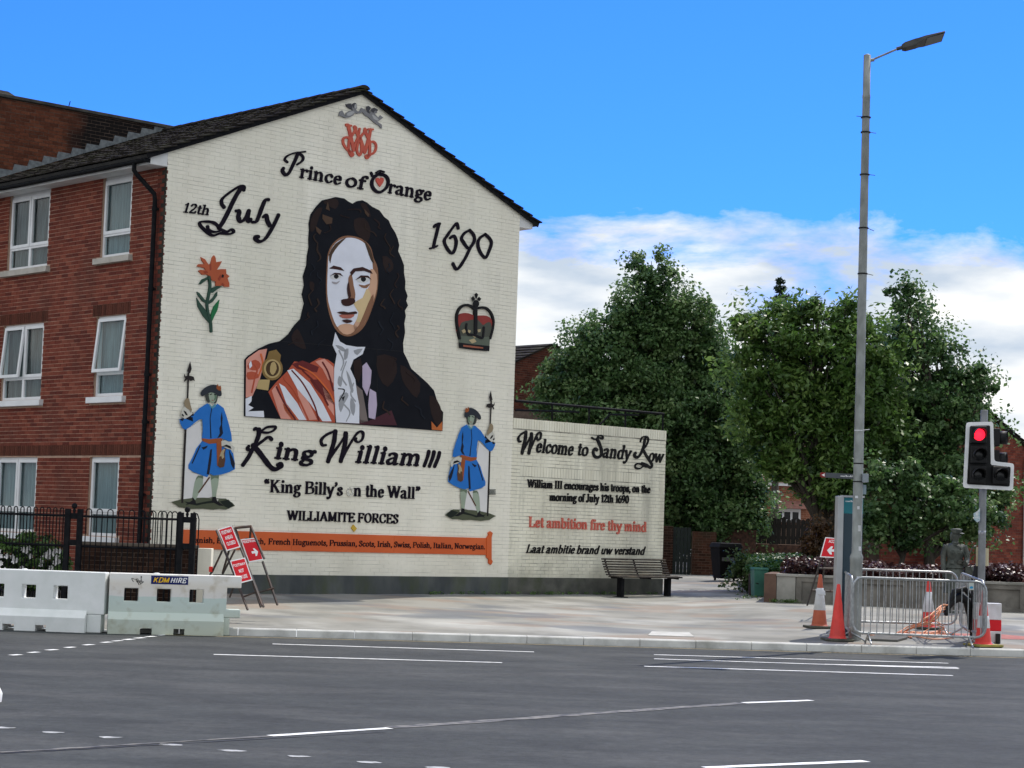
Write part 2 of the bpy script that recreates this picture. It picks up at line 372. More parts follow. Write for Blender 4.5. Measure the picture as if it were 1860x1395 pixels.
# ================================================================== the ground
M_road = mat('asphalt', (.034, .037, .038), (.050, .055, .055), 1.3, .9, spec=.2, stretch=(.6, 1.2, 1), c3=(.070, .073, .072), s3=.7, bump=.7, bscale=120, lo_=.3, hi_=.7, detail=9)
_t = M_road.node_tree; _n = N('ShaderNodeTexNoise', _t); _n.inputs['Scale'].default_value = 7; _n.inputs['Detail'].default_value = 12; _n.inputs['Roughness'].default_value = .95
_g = N('ShaderNodeNewGeometry', _t); _t.links.new(_g.outputs['Position'], _n.inputs['Vector'])
_r = N('ShaderNodeValToRGB', _t); _r.color_ramp.elements[0].position = .34; _r.color_ramp.elements[0].color = (.5, .5, .5, 1); _r.color_ramp.elements[1].position = .66; _r.color_ramp.elements[1].color = (1.7, 1.7, 1.7, 1)
_t.links.new(_n.outputs['Fac'], _r.inputs[0]); _x = N('ShaderNodeMixRGB', _t, blend_type='MULTIPLY'); _x.inputs[0].default_value = 1
_p = _t.nodes['Principled BSDF']; _src = _p.inputs['Base Color'].links[0].from_socket
_t.links.new(_src, _x.inputs[1]); _t.links.new(_r.outputs[0], _x.inputs[2]); _t.links.new(_x.outputs[0], _p.inputs['Base Color'])
M_pave = mat('worn_paving', (.185, .185, .168), (.26, .257, .232), 1.1, .9, spec=.15, stretch=(.85, 1.1, 1), c3=(.40, .40, .375), s3=.42, bump=.5, bscale=60, lo_=.38, hi_=.6, detail=8)
_t = M_pave.node_tree; _p = _t.nodes['Principled BSDF']; _src = _p.inputs['Base Color'].links[0].from_socket
for _seed, _c, _sc in ((11.3, (.25, .195, .155, 1), .62), (37.7, (.115, .13, .15, 1), .5)):     # pinkish and blue-grey flags
    _g = N('ShaderNodeNewGeometry', _t); _mp = N('ShaderNodeMapping', _t); _mp.inputs['Scale'].default_value = (.8, 1.3, 1); _mp.inputs['Location'].default_value = (_seed, _seed, 0); _t.links.new(_g.outputs['Position'], _mp.inputs[0])
    _n = N('ShaderNodeTexNoise', _t); _n.inputs['Scale'].default_value = _sc; _n.inputs['Detail'].default_value = 6; _t.links.new(_mp.outputs[0], _n.inputs['Vector'])
    _r = N('ShaderNodeValToRGB', _t); _r.color_ramp.elements[0].position = .54; _r.color_ramp.elements[1].position = .62; _t.links.new(_n.outputs['Fac'], _r.inputs[0])
    _m = N('ShaderNodeMath', _t, operation='MULTIPLY'); _m.inputs[1].default_value = .62; _t.links.new(_r.outputs[0], _m.inputs[0])
    _x = N('ShaderNodeMixRGB', _t); _t.links.new(_m.outputs[0], _x.inputs[0]); _t.links.new(_src, _x.inputs[1]); _x.inputs[2].default_value = _c; _src = _x.outputs[0]
_t.links.new(_src, _p.inputs['Base Color'])
M_kerb = mat('kerb_stone', (.56, .56, .54), (.70, .70, .67), 3, .85, c3=(.38, .38, .35), s3=2, bump=.3)
M_line = mat('road_paint_white', (.55, .56, .55), (.82, .83, .82), 9, .6, lo_=.3, hi_=.5)
M_yline = mat('road_paint_yellow', (.34, .27, .12), (.5, .42, .24), 9, .7)
M_faint = mat('worn_line', (.05, .053, .057), (.17, .165, .15), 7, .8, lo_=.38, hi_=.6, detail=8)
M_grass = mat('grass', (.035, .085, .014), (.07, .15, .025), 6, .8)
M_earth = mat('earth', (.05, .035, .025), (.11, .085, .06), 5, .95)

b = MB(); xs = [-300, -80, -30, -12, 0, 12, 30, 80, 300]
rv = [(x, -80, 0) for x in xs] + [(x, (kerb_y(x) if abs(x) < 40 else kerb_y(40 * (1 if x > 0 else -1))) + .08, 0) for x in xs]
b.add(rv, [(i, i + 1, i + 10, i + 9) for i in range(8)]); b.build('road', M_road, kind='structure')
# far ground, one sheet to the horizon; the paved corner lies 4 mm and more above it
b = MB(); b.add([(-900, 34, .005), (900, 34, .005), (900, 1500, .005), (-900, 1500, .005)], [(0, 1, 2, 3)]); b.build('ground', mat('far_ground', (.10, .10, .095), (.16, .155, .14), .5, .9), kind='structure')
b = MB(); gx = np.concatenate([np.linspace(-60, -10, 26)[:-1], np.linspace(-10, 14, 97), np.linspace(14, 70, 29)[1:]]); ny = 40
vs = []
for x in gx:
    k = kerb_y(x) + .13
    for j in range(ny): y = k + (75 - k) * (j / (ny - 1)) ** 1.8; vs.append((x, y, zp(x, y) - .002))
fs = [(i * ny + j, (i + 1) * ny + j, (i + 1) * ny + j + 1, i * ny + j + 1) for i in range(len(gx) - 1) for j in range(ny - 1)]
pave = MB().add(vs, fs, smooth=True).build('pavement', M_pave, kind='structure')
kt = thing('kerb', None, None); tag(kt, kind='structure')
x = -5.0 - .915 * 12; i = 0; kdir = Vector((1, .115, 0)).normalized()
while x < 16:
    p = Vector((x, kerb_y(x), 0)); pn = Vector((-kdir.y, kdir.x, 0)); L = .909 / math.sqrt(1 + .115 ** 2) * 1.0066
    h = zp(x + .4, kerb_y(x + .4)) + .002; h2 = zp(x + L, kerb_y(x + L)) + .002; h = zp(x, kerb_y(x)) + .002
    o = p + pn * random.uniform(-.004, .004)
    k = MB(); w = .905
    pts = [(0, 0), (.014, 0)]
    prof = lambda hh: [(0, -.1), (0, hh - .02), (.018, hh), (.13, hh), (.13, -.1)]
    vs = [o + pn * a + ZV * c for a, c in prof(h)] + [o + kdir * w + pn * a + ZV * c for a, c in prof(h2)]
    k.add(vs, [(q, (q + 1) % 5, 5 + (q + 1) % 5, 5 + q) for q in range(5)] + [(4, 3, 2, 1, 0), (5, 6, 7, 8, 9)])
    k.build('kerb_stone', M_kerb, kt, recalc=True); x += .915 * kdir.x; i += 1
# road markings, thin sheets 4 mm up, each a strip of thermoplastic
def strip(name, p, q, w, m_=M_line, rag=.0, n=1):
    p, q = gnd(*p), gnd(*q); d = (q - p); L = d.length; d.normalize(); nrm = Vector((-d.y, d.x, 0)); k = MB(); n = max(1, int(L / .15)) if rag else 1
    vs = []
    for i in range(n + 1):
        c = p + d * L * i / n; r1, r2 = (random.uniform(-rag, rag) for _ in 'ab')
        vs += [c + nrm * (w / 2 + r1) + ZV * .004, c - nrm * (w / 2 + r2) + ZV * .004]
    k.add(vs, [(2 * i + 1, 2 * i + 3, 2 * i + 2, 2 * i) for i in range(n)])
    return k.build(name, m_, rm, recalc=False)
rm = thing('road_markings', None, None); tag(rm, kind='structure')
for a, c, w in (((495, 1170), (970, 1184.5), .10), ((388, 1189), (912, 1204), .10), ((1188, 1189.5), (1722, 1205), .09), ((1188, 1197), (1742, 1215), .09), ((1170, 1210.5), (1731, 1227.5), .10),
                ((1500, 1207), (1740, 1213), .13), ((1350, 1277), (1474, 1272.5), .11), ((1280, 1395), (1572, 1383), .12), ((490, 1337), (708, 1323), .10)):
    strip('painted_line', a, c, w, rag=.008)
strip('worn_line', (0, 1367), (490, 1337.5), .07, M_faint, .02); strip('worn_line', (710, 1322), (1350, 1277.5), .16, M_faint, .03)
strip('yellow_line', (300, 1153.5), (930, 1169.6), .06, M_yline, .008); strip('yellow_line', (930, 1169.6), (1860, 1195.5), .06, M_yline, .008)
for i, (a, c) in enumerate([((20 + 33 * i, 1190.5 - 4.6 * i) if i < 5 else (185 + (i - 5) * 20.5, 1167.5 - (i - 5) * 2.6)) for i in range(11)]):
    strip('marking_dash', (a, c), (a + 17 - .3 * i, c - 1.2), .10, rag=.01)
for a, c in ((6, 1322.5), (95, 1331), (200, 1340), (312, 1353.5), (421, 1364), (542, 1374.5), (670, 1385.5), (798, 1395)):
    p = gnd(a, c); k = MB(); ang = random.uniform(0, 1); rr = [random.uniform(.045, .075) for _ in range(10)]
    k.add([(p.x + .15 * 1.0 * math.cos(q * .628) * rr[q] / .09, p.y + rr[q] * math.sin(q * .628), .004) for q in range(10)], [tuple(range(10))]); k.build('marking_stud', mat('worn_stud', (.20, .21, .21), (.50, .51, .51), 14, .8), rm)
# tar joint beside the worn line
strip('tar_seam', (0, 1369.5), (700, 1330), .03, mat('tar', (.02, .021, .023), rough=.6), .012)

# ================================================================== the apartment building
HALF = WG / 2; AZ = HC + 8.37          # white apex
SL = (AZ - EAVE) / HALF
S1 = 6.8
apt = thing('apartment_building', 'three storey red brick block with a white painted gable end and dark tiled roof', 'building', G3(0, BASE))
WIN = [(1.14, 2.16, 6.60, 8.20), (1.14, 2.16, 4.00, 5.50), (1.14, 2.16, 1.42, 2.88), (4.07, 5.64, 6.60, 8.20), (4.07, 5.64, 4.00, 5.50), (4.07, 5.64, 1.42, 2.88)]
SOFF = 8.10
# mortar/backing shells
b = MB(); cut_wall(b, F3, .3005, S1, BASE - .5, EAVE - .02, WIN, -.30, -.006)
side = b.build('side_wall', M_rmort, apt)
facade_holes = [(a - .0, c + .0, z0, z1) for a, c, z0, z1 in WIN]
BAND0, BAND1 = 2.90, 3.115
blk = list(facade_holes) + [(-1, S1 + 1, BAND0, BAND1)]
LINT = [(1.14 - .14, 2.16 + .14, 5.50, 5.725), (4.07 - .14, 5.64 + .14, 5.50, 5.725)]
SILLS = [(a - .12, c + .12, z0 - .13, z0) for a, c, z0, z1 in WIN]
masonry(side, 'side', F3, .0, S1, BASE, SOFF + .1, M_rbrick, holes=blk + LINT + SILLS, seen=lambda p: p[0] < 5.9)
# soldier courses
def soldiers(parent, key, fr, a, c, z, h, mt, proud=.004, pitch=.075, name='soldier_brick'):
    pm = parent_world(parent).inverted(); n = round((c - a) / pitch); pt = (c - a) / n
    meshes = []
    for k in range(8):
        q = MB(); o = fr(0, 0, 0); w = pt - .010; j = lambda: random.uniform(-.002, .002); pr = proud + random.uniform(-.002, .002)
        P = [(j(), j()), (w + j(), j()), (w + j(), h + j()), (j(), h + j())]
        q.add([fr(x, y, pr) - o for x, y in P] + [fr(x, y, -.03) - o for x, y in P], [(0, 1, 2, 3), (1, 0, 4, 5), (2, 1, 5, 6), (3, 2, 6, 7), (0, 3, 7, 4), (7, 6, 5, 4)], tint=random.random() * .7)
        me = bpy.data.meshes.new(name); me.from_pydata(q.v, [], q.f); me.materials.append(mt); a_ = me.attributes.new('tint', 'FLOAT', 'FACE'); a_.data.foreach_set('value', q.t); meshes.append(me)
    for i in range(n):
        o = link(bpy.data.objects.new(name, random.choice(meshes))); o.location = fr(a + i * pt + .005, z, 0); o.parent = parent; o.matrix_parent_inverse = pm
soldiers(side, 'b', F3, .01, S1, BAND0 + .008, BAND1 - BAND0 - .016, M_sbrick)
for a, c, z0, z1 in LINT: soldiers(side, 'l', F3, a, c, z0 + .006, z1 - z0 - .012, M_sbrick)
# gable
gpoly = [(.007, BASE - .5), (WG - .004, BASE - .5), (WG - .004, EAVE), (HALF, AZ), (.007, EAVE + .002)]
b = MB(); b.prism(gpoly, G3, -.30, -.0045); gab = b.build('gable_wall', M_wmort, apt)
planes = [(-SL, 1, EAVE), (SL, 1, EAVE + SL * WG)]
masonry(gab, 'gable', G3, 0, WG, PLIN, AZ, M_wbrick, planes=planes, jt=.008, vj=.003, ch=.075, dep=.02)
b = MB(); b.prism([(-.003, BASE - .5), (WG, BASE - .5), (WG, PLIN - .004), (-.003, PLIN - .004)], G3, -.01, .022); b.build('plinth', M_plinth, gab)
# dark return strip of brickwork between downpipe and gable arris is the side wall itself, weathered black
b = MB(); b.box((.0, BASE, -.0), (.14, SOFF, .002), F3)
b.v = []; b.f = []; b.m = []; b.sm = []; b.t = []
b.box((.005, BASE - .4, -.0062), (.3, SOFF, -.0025), F3)
z = BASE
while z < SOFF:
    w = .215 if int(round((z - BASE) / .075)) % 2 else .10
    b.prism([(.0, z), (w - .03 if w < .2 else .155, z), (w - .03 if w < .2 else .155, z + .065), (.0, z + .065)], F3, .0, .0045, tint=random.random()); z += .075
b.build('quoin_bricks', mat('sooty_brick', (.5, .5, .5), (1, 1, 1), 20, .95, tint=[(.020, .019, .016), (.045, .035, .026), (.06, .05, .035)]), side, kind='stuff')
# back and far walls, so that the block is closed
b = MB()
b.prism([(.302, BASE - .5), (S1, BASE - .5), (S1, EAVE), (.302, EAVE)], lambda s, z, d: G3(WG, z) + V * s + U * d, -.3, 0)
b.build('rear_wall', M_rmort, apt)
b = MB(); b.prism([(.3, .35), (WG - .3, .35), (WG - .3, S1), (.3, S1)], lambda u, s, d: G3(u, 0) + V * s + ZV * d, 7.9, 8.0); b.build('attic_floor', M_dark, apt)
for zf in (BASE + .1, 3.05, 5.65):
    b = MB(); b.prism([(.3, .35), (WG - .3, .35), (WG - .3, S1), (.3, S1)], lambda u, s, d: G3(u, 0) + V * s + ZV * d, zf, zf + .15); b.build('floor_slab', M_dark, apt)
b = MB(); b.prism([(.32, BASE), (S1, BASE), (S1, 7.9), (.32, 7.9)], lambda s, z, d: F3(s, z, d), -3.2, -3.1); b.build('inner_wall', M_dark, apt)
# windows
def window(a, c, z0, z1, kind, tilt, dark):
    w = MB(); D = -.09; fw = .055
    fr0 = lambda s, z, d: F3(s, z, D + d)
    top = min(z1, 8.08)
    zt = z0 + .44
    xs = [a, a + fw, c - fw, c] if kind == 1 else [a, a + fw, (a + c) / 2 - .04, (a + c) / 2 + .04, c - fw, c]
    zs = [z0, z0 + .06, zt - .04, zt + .03, top - .07, top]
    hc = [1] if kind == 1 else [1, 3]
    cells(w, fr0, xs, zs, lambda i, j: not (i in hc and j in (1, 3)), -.03, .035)
    if top < z1: w.box((a, top, -.03), (c, z1, .02), lambda s, z, d: fr0(s, z, d))
    fo = w.build('window', M_upvc, side, bevel=.006)
    for i in hc:
        for j in (1, 3):
            sa, sb, za, zb = xs[i], xs[i + 1], zs[j], zs[j + 1]
            swing = tilt if (j == 3 and (kind == 1 or i == 3)) else 0
            hinge = zb + .03
            def frs(s, z, d, swing=swing, hinge=hinge):
                if not swing: return fr0(s, z, d)
                dz = z - hinge; return fr0(s, hinge + dz * math.cos(swing) + 0 * d, d + .03 - dz * math.sin(swing))
            g = MB(); g.box((sa - .004, za - .004, -.006), (sb + .004, zb + .004, 0), frs); g.build('pane', M_glass, fo, recalc=True)
            if j == 3:
                q = MB(); e = .028; X = [sa - e, sa + .035, sb - .035, sb + e]; Z = [za - e, za + .035, zb - .035, zb + e]
                cells(q, frs, X, Z, lambda i_, j_: not (i_ == 1 and j_ == 1), .008 if not swing else -.01, .052 if not swing else .035); q.build('sash', M_upvc, fo, bevel=.005)
    # sill
    q = MB(); q.box((a - .11, z0 - .125, -.02), (c + .11, z0 - .012, .085), F3)
    q.build('sill', M_sill if z0 > 6 else M_upvc, fo, bevel=.008)
    q = MB(); n = 60; vs = []
    for i in range(n + 1):
        s = a + .02 + (c - a - .04) * i / n; d = -.16 + .018 * math.sin(i * 1.3) + .008 * math.sin(i * 3.1 + a)
        if dark == 0 and abs(s - (a + c) / 2) < .0: d -= .2
        vs += [F3(s, z0 + .02, d), F3(s, z1 - .02, d)]
    q.add(vs, [(2 * i, 2 * i + 2, 2 * i + 3, 2 * i + 1) for i in range(n)], smooth=True); q.build('curtain', M_curt if dark else M_curt2, fo)
for (a, c, z0, z1), k, t, dk in zip(WIN, (1, 1, 1, 2, 2, 2), (0, .10, 0, 0, .09, 0), (1, 1, 1, 0, 0, 1)): window(a, c, z0, z1, k, t, dk)
# eaves: soffit, fascia, box end, gutter
OV = .34
b = MB(); b.box((0, SOFF + .012, 0), (S1, SOFF + .03, OV), F3); b.build('soffit', M_fascia, apt)
b = MB(); b.box((-.001, SOFF, OV), (S1, EAVE - .12, OV + .022), F3); b.build('fascia', M_fascia, apt)
b = MB(); b.prism([(-OV - .02, SOFF), (-.004, SOFF), (-.004, EAVE - .01), (-OV - .02, EAVE - .01 - OV * SL)], G3, -.35, .004); b.build('eaves_box', M_fascia, apt, bevel=.006)
b = MB(); b.prism([(WG + .004, SOFF + .02), (WG + OV + .04, SOFF + .02), (WG + OV + .04, EAVE - .01 - OV * SL), (WG + .004, EAVE - .01)], G3, -S1, -.005); b.build('eaves_box', M_fascia, apt)
gz = EAVE - .23
b = MB(); n = 9; vs = []; k = 22
for i in range(k + 1):
    s = .02 + (S1 - .02) * i / k
    for j in range(n):
        a = math.pi + math.pi * j / (n - 1); vs.append(F3(s, gz + .055 * math.sin(a) + .01 * math.sin(i * .8) * .3, OV + .085 + .058 * math.cos(a)))
b.add(vs, [(i * n + j, i * n + j + 1, (i + 1) * n + j + 1, (i + 1) * n + j) for i in range(k) for j in range(n - 1)], smooth=True)
gt = b.build('gutter', M_black, apt); gt.modifiers.new('s', 'SOLIDIFY').thickness = .006
b = MB(); b.box((.0, gz - .06, OV + .025), (.02, gz + .01, OV + .145), F3)
b.tube([F3(.42, gz - .04, OV + .09), F3(.42, SOFF - .08, OV + .09), F3(.40, SOFF - .17, OV + .02), F3(.25, SOFF - .48, .09), F3(.24, SOFF - .60, .075), F3(.24, BASE, .075)], .042, 10)
for zz in (7.35, 5.9, 4.35, 3.5, 2.2, 1.2): b.tube([F3(.24, zz - .035, .075), F3(.24, zz + .035, .075)], .052, 10); b.box((.20, zz - .015, 0), (.28, zz + .015, .06), F3)
b.build('downpipe', M_black, apt)
# roof
RT0 = .02
def roof_side(sgn):
    # frame: a along the ridge (v), q up the slope from the eave edge, d off the plane
    ue = -.47 if sgn < 0 else WG + .50
    sl = math.atan(SL); up = (U * (1 if sgn < 0 else -1) * math.cos(sl) + ZV * math.sin(sl))
    nn = (ZV * math.cos(sl) - U * (1 if sgn < 0 else -1) * math.sin(sl))
    z_e = EAVE + RT0 - (.47 if sgn < 0 else .50) * SL
    o = G3(ue, z_e); Ltot = (HALF - ue if sgn < 0 else ue - HALF) / math.cos(sl)
    fr = lambda a, q, d: o + V * a + up * q + nn * d
    b = MB(); b.box((-.04, 0, -.09 + .05), (S1, Ltot, .02), fr); ro = b.build('roof', mat('roof_felt', (.02, .02, .02), (.04, .038, .036), 4, .9), apt)
    b = MB(); b.box((-.065, .0, -.06), (-.04, Ltot, .05), fr); b.build('verge_board', M_black, ro)
    n = int(Ltot / .30) + 1; rest = MB(); pw = parent_world(ro).inverted(); pt = .295
    for r in range(n):
        q0 = -.03 + r * .30
        for k in range(int(S1 / pt) + 1):
            a0 = -.11 + k * pt + (0 if r % 2 == 0 else 0); a1 = min(a0 + pt - .006, S1)
            if a1 - a0 < .05: continue
            q1 = min(q0 + .37, Ltot + .02); j = random.uniform(-.006, .006); tn = random.random()
            vs = [fr(a, q, d) for a in (a0, a1) for q, d in ((q0, .048 + j), (q0, .072 + j), (q1, .028 + j), (q1, .004))]
            F_ = [(0, 1, 2, 3), (7, 6, 5, 4), (0, 4, 5, 1), (1, 5, 6, 2), (2, 6, 7, 3), (3, 7, 4, 0)]
            tgt = MB() if k < 2 else rest
            tgt.add(vs, F_, tint=tn)
            # a rib, as on a rolled interlocking tile
            tgt.add([fr(a0 + da, q, d + (.009 if da == .045 else 0)) for q, d in ((q0, .072 + j), (q1, .028 + j)) for da in (.0, .045, .09)], [(0, 1, 4, 3), (1, 2, 5, 4), (2, 1, 0)], tint=tn)
            if k < 2: tgt.build('roof_tile', M_tile, ro, recalc=True)
    rest.build('roof_tiles', M_tile, ro, kind='stuff', recalc=True)
    return fr, Ltot
roof_side(-1); roof_side(1)
b = MB(); zr = AZ + RT0 + .075
for i in range(int(S1 / .45) + 1):
    a = -.12 + i * .45; b = MB(); n = 7
    vs = [G3(HALF, zr, 0) + V * (a + e * .44) + U * (.13 * math.cos(math.pi * j / (n - 1))) + ZV * (.075 * math.sin(math.pi * j / (n - 1)) - .045 + .008 * (1 - e)) for e in (0, 1) for j in range(n)]
    b.add(vs, [(j, j + 1, n + j + 1, n + j) for j in range(n - 1)] + [tuple(range(n))[::-1], tuple(range(n, 2 * n))], tint=random.random()); b.build('ridge_tile', M_tile, apt)

# ------------------------------------------------------------------ taller block behind
tb = thing('tenement_building', 'taller sooty brick building rising behind the tiled roof of the block', 'building', G3(0, BASE) + V * S1)
r_ = ray(130, 200); kk = (CORNER + V * (S1 + .0) - EYE).dot(NG) / r_.dot(NG); TZ = (EYE + r_ * kk).z
T3 = lambda u, z, d=0: G3(u, z, d) + V * (S1 + .02)
b = MB(); b.box((-.55, BASE - .5, -8.5), (9.4, TZ, -.006), T3); tw = b.build('flank_wall', M_dmort, tb)
M_soot = mat('sooty_tall_brick', (.7, .7, .7), (1, 1, 1), 20, .95, spec=.08, tint=[(.10, .036, .022), (.15, .052, .030), (.19, .068, .038)], c3=(.030, .016, .012), s3=.45, bump=.3, bscale=60)
_t = M_soot.node_tree; _p = _t.nodes['Principled BSDF']; _src = _p.inputs['Base Color'].links[0].from_socket
_g = N('ShaderNodeNewGeometry', _t); _v = N('ShaderNodeVectorMath', _t, operation='DOT_PRODUCT'); _t.links.new(_g.outputs['Position'], _v.inputs[0]); _v.inputs[1].default_value = U[:]
_n = N('ShaderNodeTexNoise', _t); _n.inputs['Scale'].default_value = .9; _n.inputs['Detail'].default_value = 6; _t.links.new(_g.outputs['Position'], _n.inputs['Vector'])
_m = N('ShaderNodeMath', _t, operation='MULTIPLY_ADD'); _t.links.new(_n.outputs['Fac'], _m.inputs[0]); _m.inputs[1].default_value = 2.2; _t.links.new(_v.outputs['Value'], _m.inputs[2])
_a = CORNER.dot(U); _k = N('ShaderNodeMapRange', _t); _t.links.new(_m.outputs[0], _k.inputs[0]); _k.inputs[1].default_value = _a + 2.65; _k.inputs[2].default_value = _a + 3.25
_x = N('ShaderNodeMixRGB', _t); _t.links.new(_k.outputs[0], _x.inputs[0]); _t.links.new(_src, _x.inputs[1]); _x.inputs[2].default_value = (.014, .012, .012, 1); _t.links.new(_x.outputs[0], _p.inputs['Base Color'])
masonry(tw, 'tall', T3, -.55, 5.0, 7.6, TZ - .02, M_soot, dep=.015, seen=lambda p: p[1] > 8.6 + max(0, p[0]) * SL)
b = MB(); b.box((-.6, TZ, -8.55), (9.45, TZ + .07, .06), T3); b.build('coping', mat('dark_coping', (.03, .03, .03), (.07, .068, .06), 4, .9), tb, bevel=.01)
# stepped lead flashing up the roof line
b = MB(); nst = 14
for i in range(nst):
    u = -.35 + i * (HALF + .35) / nst; z = EAVE + .10 + u * SL; L_ = (HALF + .35) / nst
    b = MB(); b.prism([(u, z), (u + L_, z + L_ * SL), (u + L_, z + L_ * SL + .075), (u + L_ * .12, z + L_ * SL + .075), (u, z + .06)], T3, .0, .012 + .001 * (i % 2)); b.build('lead_step', mat('lead', (.10, .115, .125), (.19, .21, .22), 12, .55), tb)
# small ridge end on the taller roof
p = [r for r in [ray(16, 166)]][0]; k_ = (CORNER + V * (S1 + 2.0) - EYE).dot(NG) / p.dot(NG); q = EYE + p * k_
b = MB(); ux = (q - CORNER).dot(U); h = q.z - TZ
b.add([T3(ux - .45, TZ, -1), T3(ux + .62, TZ, -1.2), T3(ux + .62, TZ, -3), T3(ux - .45, TZ, -3), T3(ux + .0, q.z, -2), T3(ux - .42, q.z + .0, -2)], [(0, 1, 4, 5), (1, 2, 4), (2, 3, 5, 4), (0, 5, 3)])
b.build('roof', M_tile, tb)
b = MB(); b.tube([T3(2.43, TZ + .05, -1), T3(2.52, TZ + .42, -1)], .012, 6); b.tube([T3(2.43, TZ + .25, -1), T3(2.60, TZ + .30, -1)], .01, 6); b.build('aerial', M_black, tb)

# ------------------------------------------------------------------ lower white wall to the right of the gable
ew = thing('boundary_wall', 'low white painted brick wall with black and red lettering beside the gable', 'wall', G3(WG, BASE))
ES = .21
b = MB(); b.box((WG, BASE - .5, -.33), (WG + LE, EXT_TOP - .02, -.0055), G3); ewm = b.build('wall_core', M_wmort2, ew)
masonry(ewm, 'ext', G3, WG + .002, WG + LE, PLIN, EXT_TOP - ES - .02, M_wbrick2, jt=.010, vj=.006, holes=[(WG + .25, WG + LE - .5, 2.905, 3.125)])
soldiers(ewm, 'e', G3, WG + .25, WG + LE - .5, 2.912, .205, M_wbrick2, proud=.001, pitch=.085)
soldiers(ewm, 'c', G3, WG + .004, WG + LE, EXT_TOP - ES - .012, ES, M_wbrick2, proud=.012, pitch=.075, name='coping_brick')
b = MB(); b.prism([(WG, BASE - .5), (WG + LE + .01, BASE - .5), (WG + LE + .01, PLIN - .004), (WG, PLIN - .004)], G3, -.34, .020); b.build('plinth', mat('mossy_plinth', (.060, .062, .055), (.11, .11, .095), 3, .9, c3=(.045, .06, .02), s3=1.6, bump=.3), ewm)
# end face bricks
E3 = lambda a, z, d=0: G3(WG + LE + d, z, -a)
masonry(ewm, 'end', E3, .0, .33, PLIN, EXT_TOP - .02, M_wbrick, nparts=0)
# handrail behind its top
hr = thing('handrail', 'black tubular handrail running above the low white wall', 'railing', G3(WG, 3.8, -.8))
def wp(px, py, off): u, z = on_gable(px, py, off); return G3(u, z, off)
O_ = -.8
for A, B_, rr in (((936, 728), (1206, 752), .03), ((936, 745), (1052, 748.5), .022), ((1108, 753), (1160, 754), .022)):
    b = MB(); b.tube([wp(*A, O_), wp(*B_, O_)], rr, 8); b.build('rail', M_black, hr)
b = MB(); b.tube([wp(1108, 753, O_), wp(1090, 771, O_)], .022, 8); b.build('rail', M_black, hr)
for x_ in (1003, 1070, 1136, 1204):
    yy = 728 + (x_ - 936) * 24 / 270
    b = MB(); b.tube([wp(x_, yy, O_), wp(x_ - .5, yy + 45, O_)], .02, 6); b.build('post', M_black, hr)
# ================================================================== cut-out lettering
def catm(P, n=5, closed=False):
    P = [Vector(p) for p in P]
    if len(P) < 3: return P
    Q = ([P[-1]] + P + [P[0], P[1]]) if closed else ([P[0] * 2 - P[1]] + P + [P[-1] * 2 - P[-2]])
    o = []
    for i in range(1, len(Q) - 2):
        a, b_, c, d = Q[i - 1:i + 3]
        for k in range(n):
            t = k / n; o.append(.5 * ((2 * b_) + (c - a) * t + (2 * a - 5 * b_ + 4 * c - d) * t * t + (3 * b_ - a - 3 * c + d) * t ** 3))
    o.append(Q[-2]); return o
def pen(mb, pts, fr, d0, d1, thick, thin, nib=.3, mi=0, rough=0.0, cap=True, wf=None):
    """a pen stroke cut from board: 2D points, width from the nib's angle"""
    pts = [Vector(p[:2]) for p in pts]
    q = [pts[0]]
    for p in pts[1:]:
        if (p - q[-1]).length > thin * .15: q.append(p)
    if len(q) < 2: return
    n = len(q); hw = []; T = []
    for i in range(n):
        t = (q[min(i + 1, n - 1)] - q[max(i - 1, 0)]); t.normalize(); T.append(t)
        ang = math.atan2(t.y, t.x) - nib; w = (thin + (thick - thin) * abs(math.sin(ang)) ** 1.4) / 2
        if wf: w *= wf(i / (n - 1))
        hw.append(w + random.uniform(-rough, rough))
    hw2 = [sum(hw[max(0, i - 1):i + 2]) / len(hw[max(0, i - 1):i + 2]) for i in range(n)]
    rows = []
    def row(c, t, w): nn = Vector((-t.y, t.x)); rows.append((c + nn * w, c - nn * w))
    if cap: row(q[0] - T[0] * hw2[0] * .75, T[0], hw2[0] * .35); row(q[0] - T[0] * hw2[0] * .45, T[0], hw2[0] * .8)
    for c, t, w in zip(q, T, hw2): row(c, t, w)
    if cap: row(q[-1] + T[-1] * hw2[-1] * .45, T[-1], hw2[-1] * .8); row(q[-1] + T[-1] * hw2[-1] * .75, T[-1], hw2[-1] * .35)
    k = len(rows); dd = d1 + random.uniform(0, .0012)
    vs = [fr(a.x, a.y, dd) for r_ in rows for a in r_] + [fr(a.x, a.y, d0) for r_ in rows for a in r_]
    fs = [(2 * i, 2 * i + 1, 2 * i + 3, 2 * i + 2) for i in range(k - 1)]
    fs += [(2 * k + 2 * i, 2 * k + 2 * i + 2, 2 * i + 2 + 0, 2 * i)[::-1] for i in range(k - 1)]
    fs += [(2 * i + 1, 2 * k + 2 * i + 1, 2 * k + 2 * i + 3, 2 * i + 3) for i in range(k - 1)]
    fs += [(0, 2 * k, 2 * k + 1, 1), (2 * k - 2, 2 * k - 1, 4 * k - 1, 4 * k - 2)]
    mb.add(vs, fs, mi)
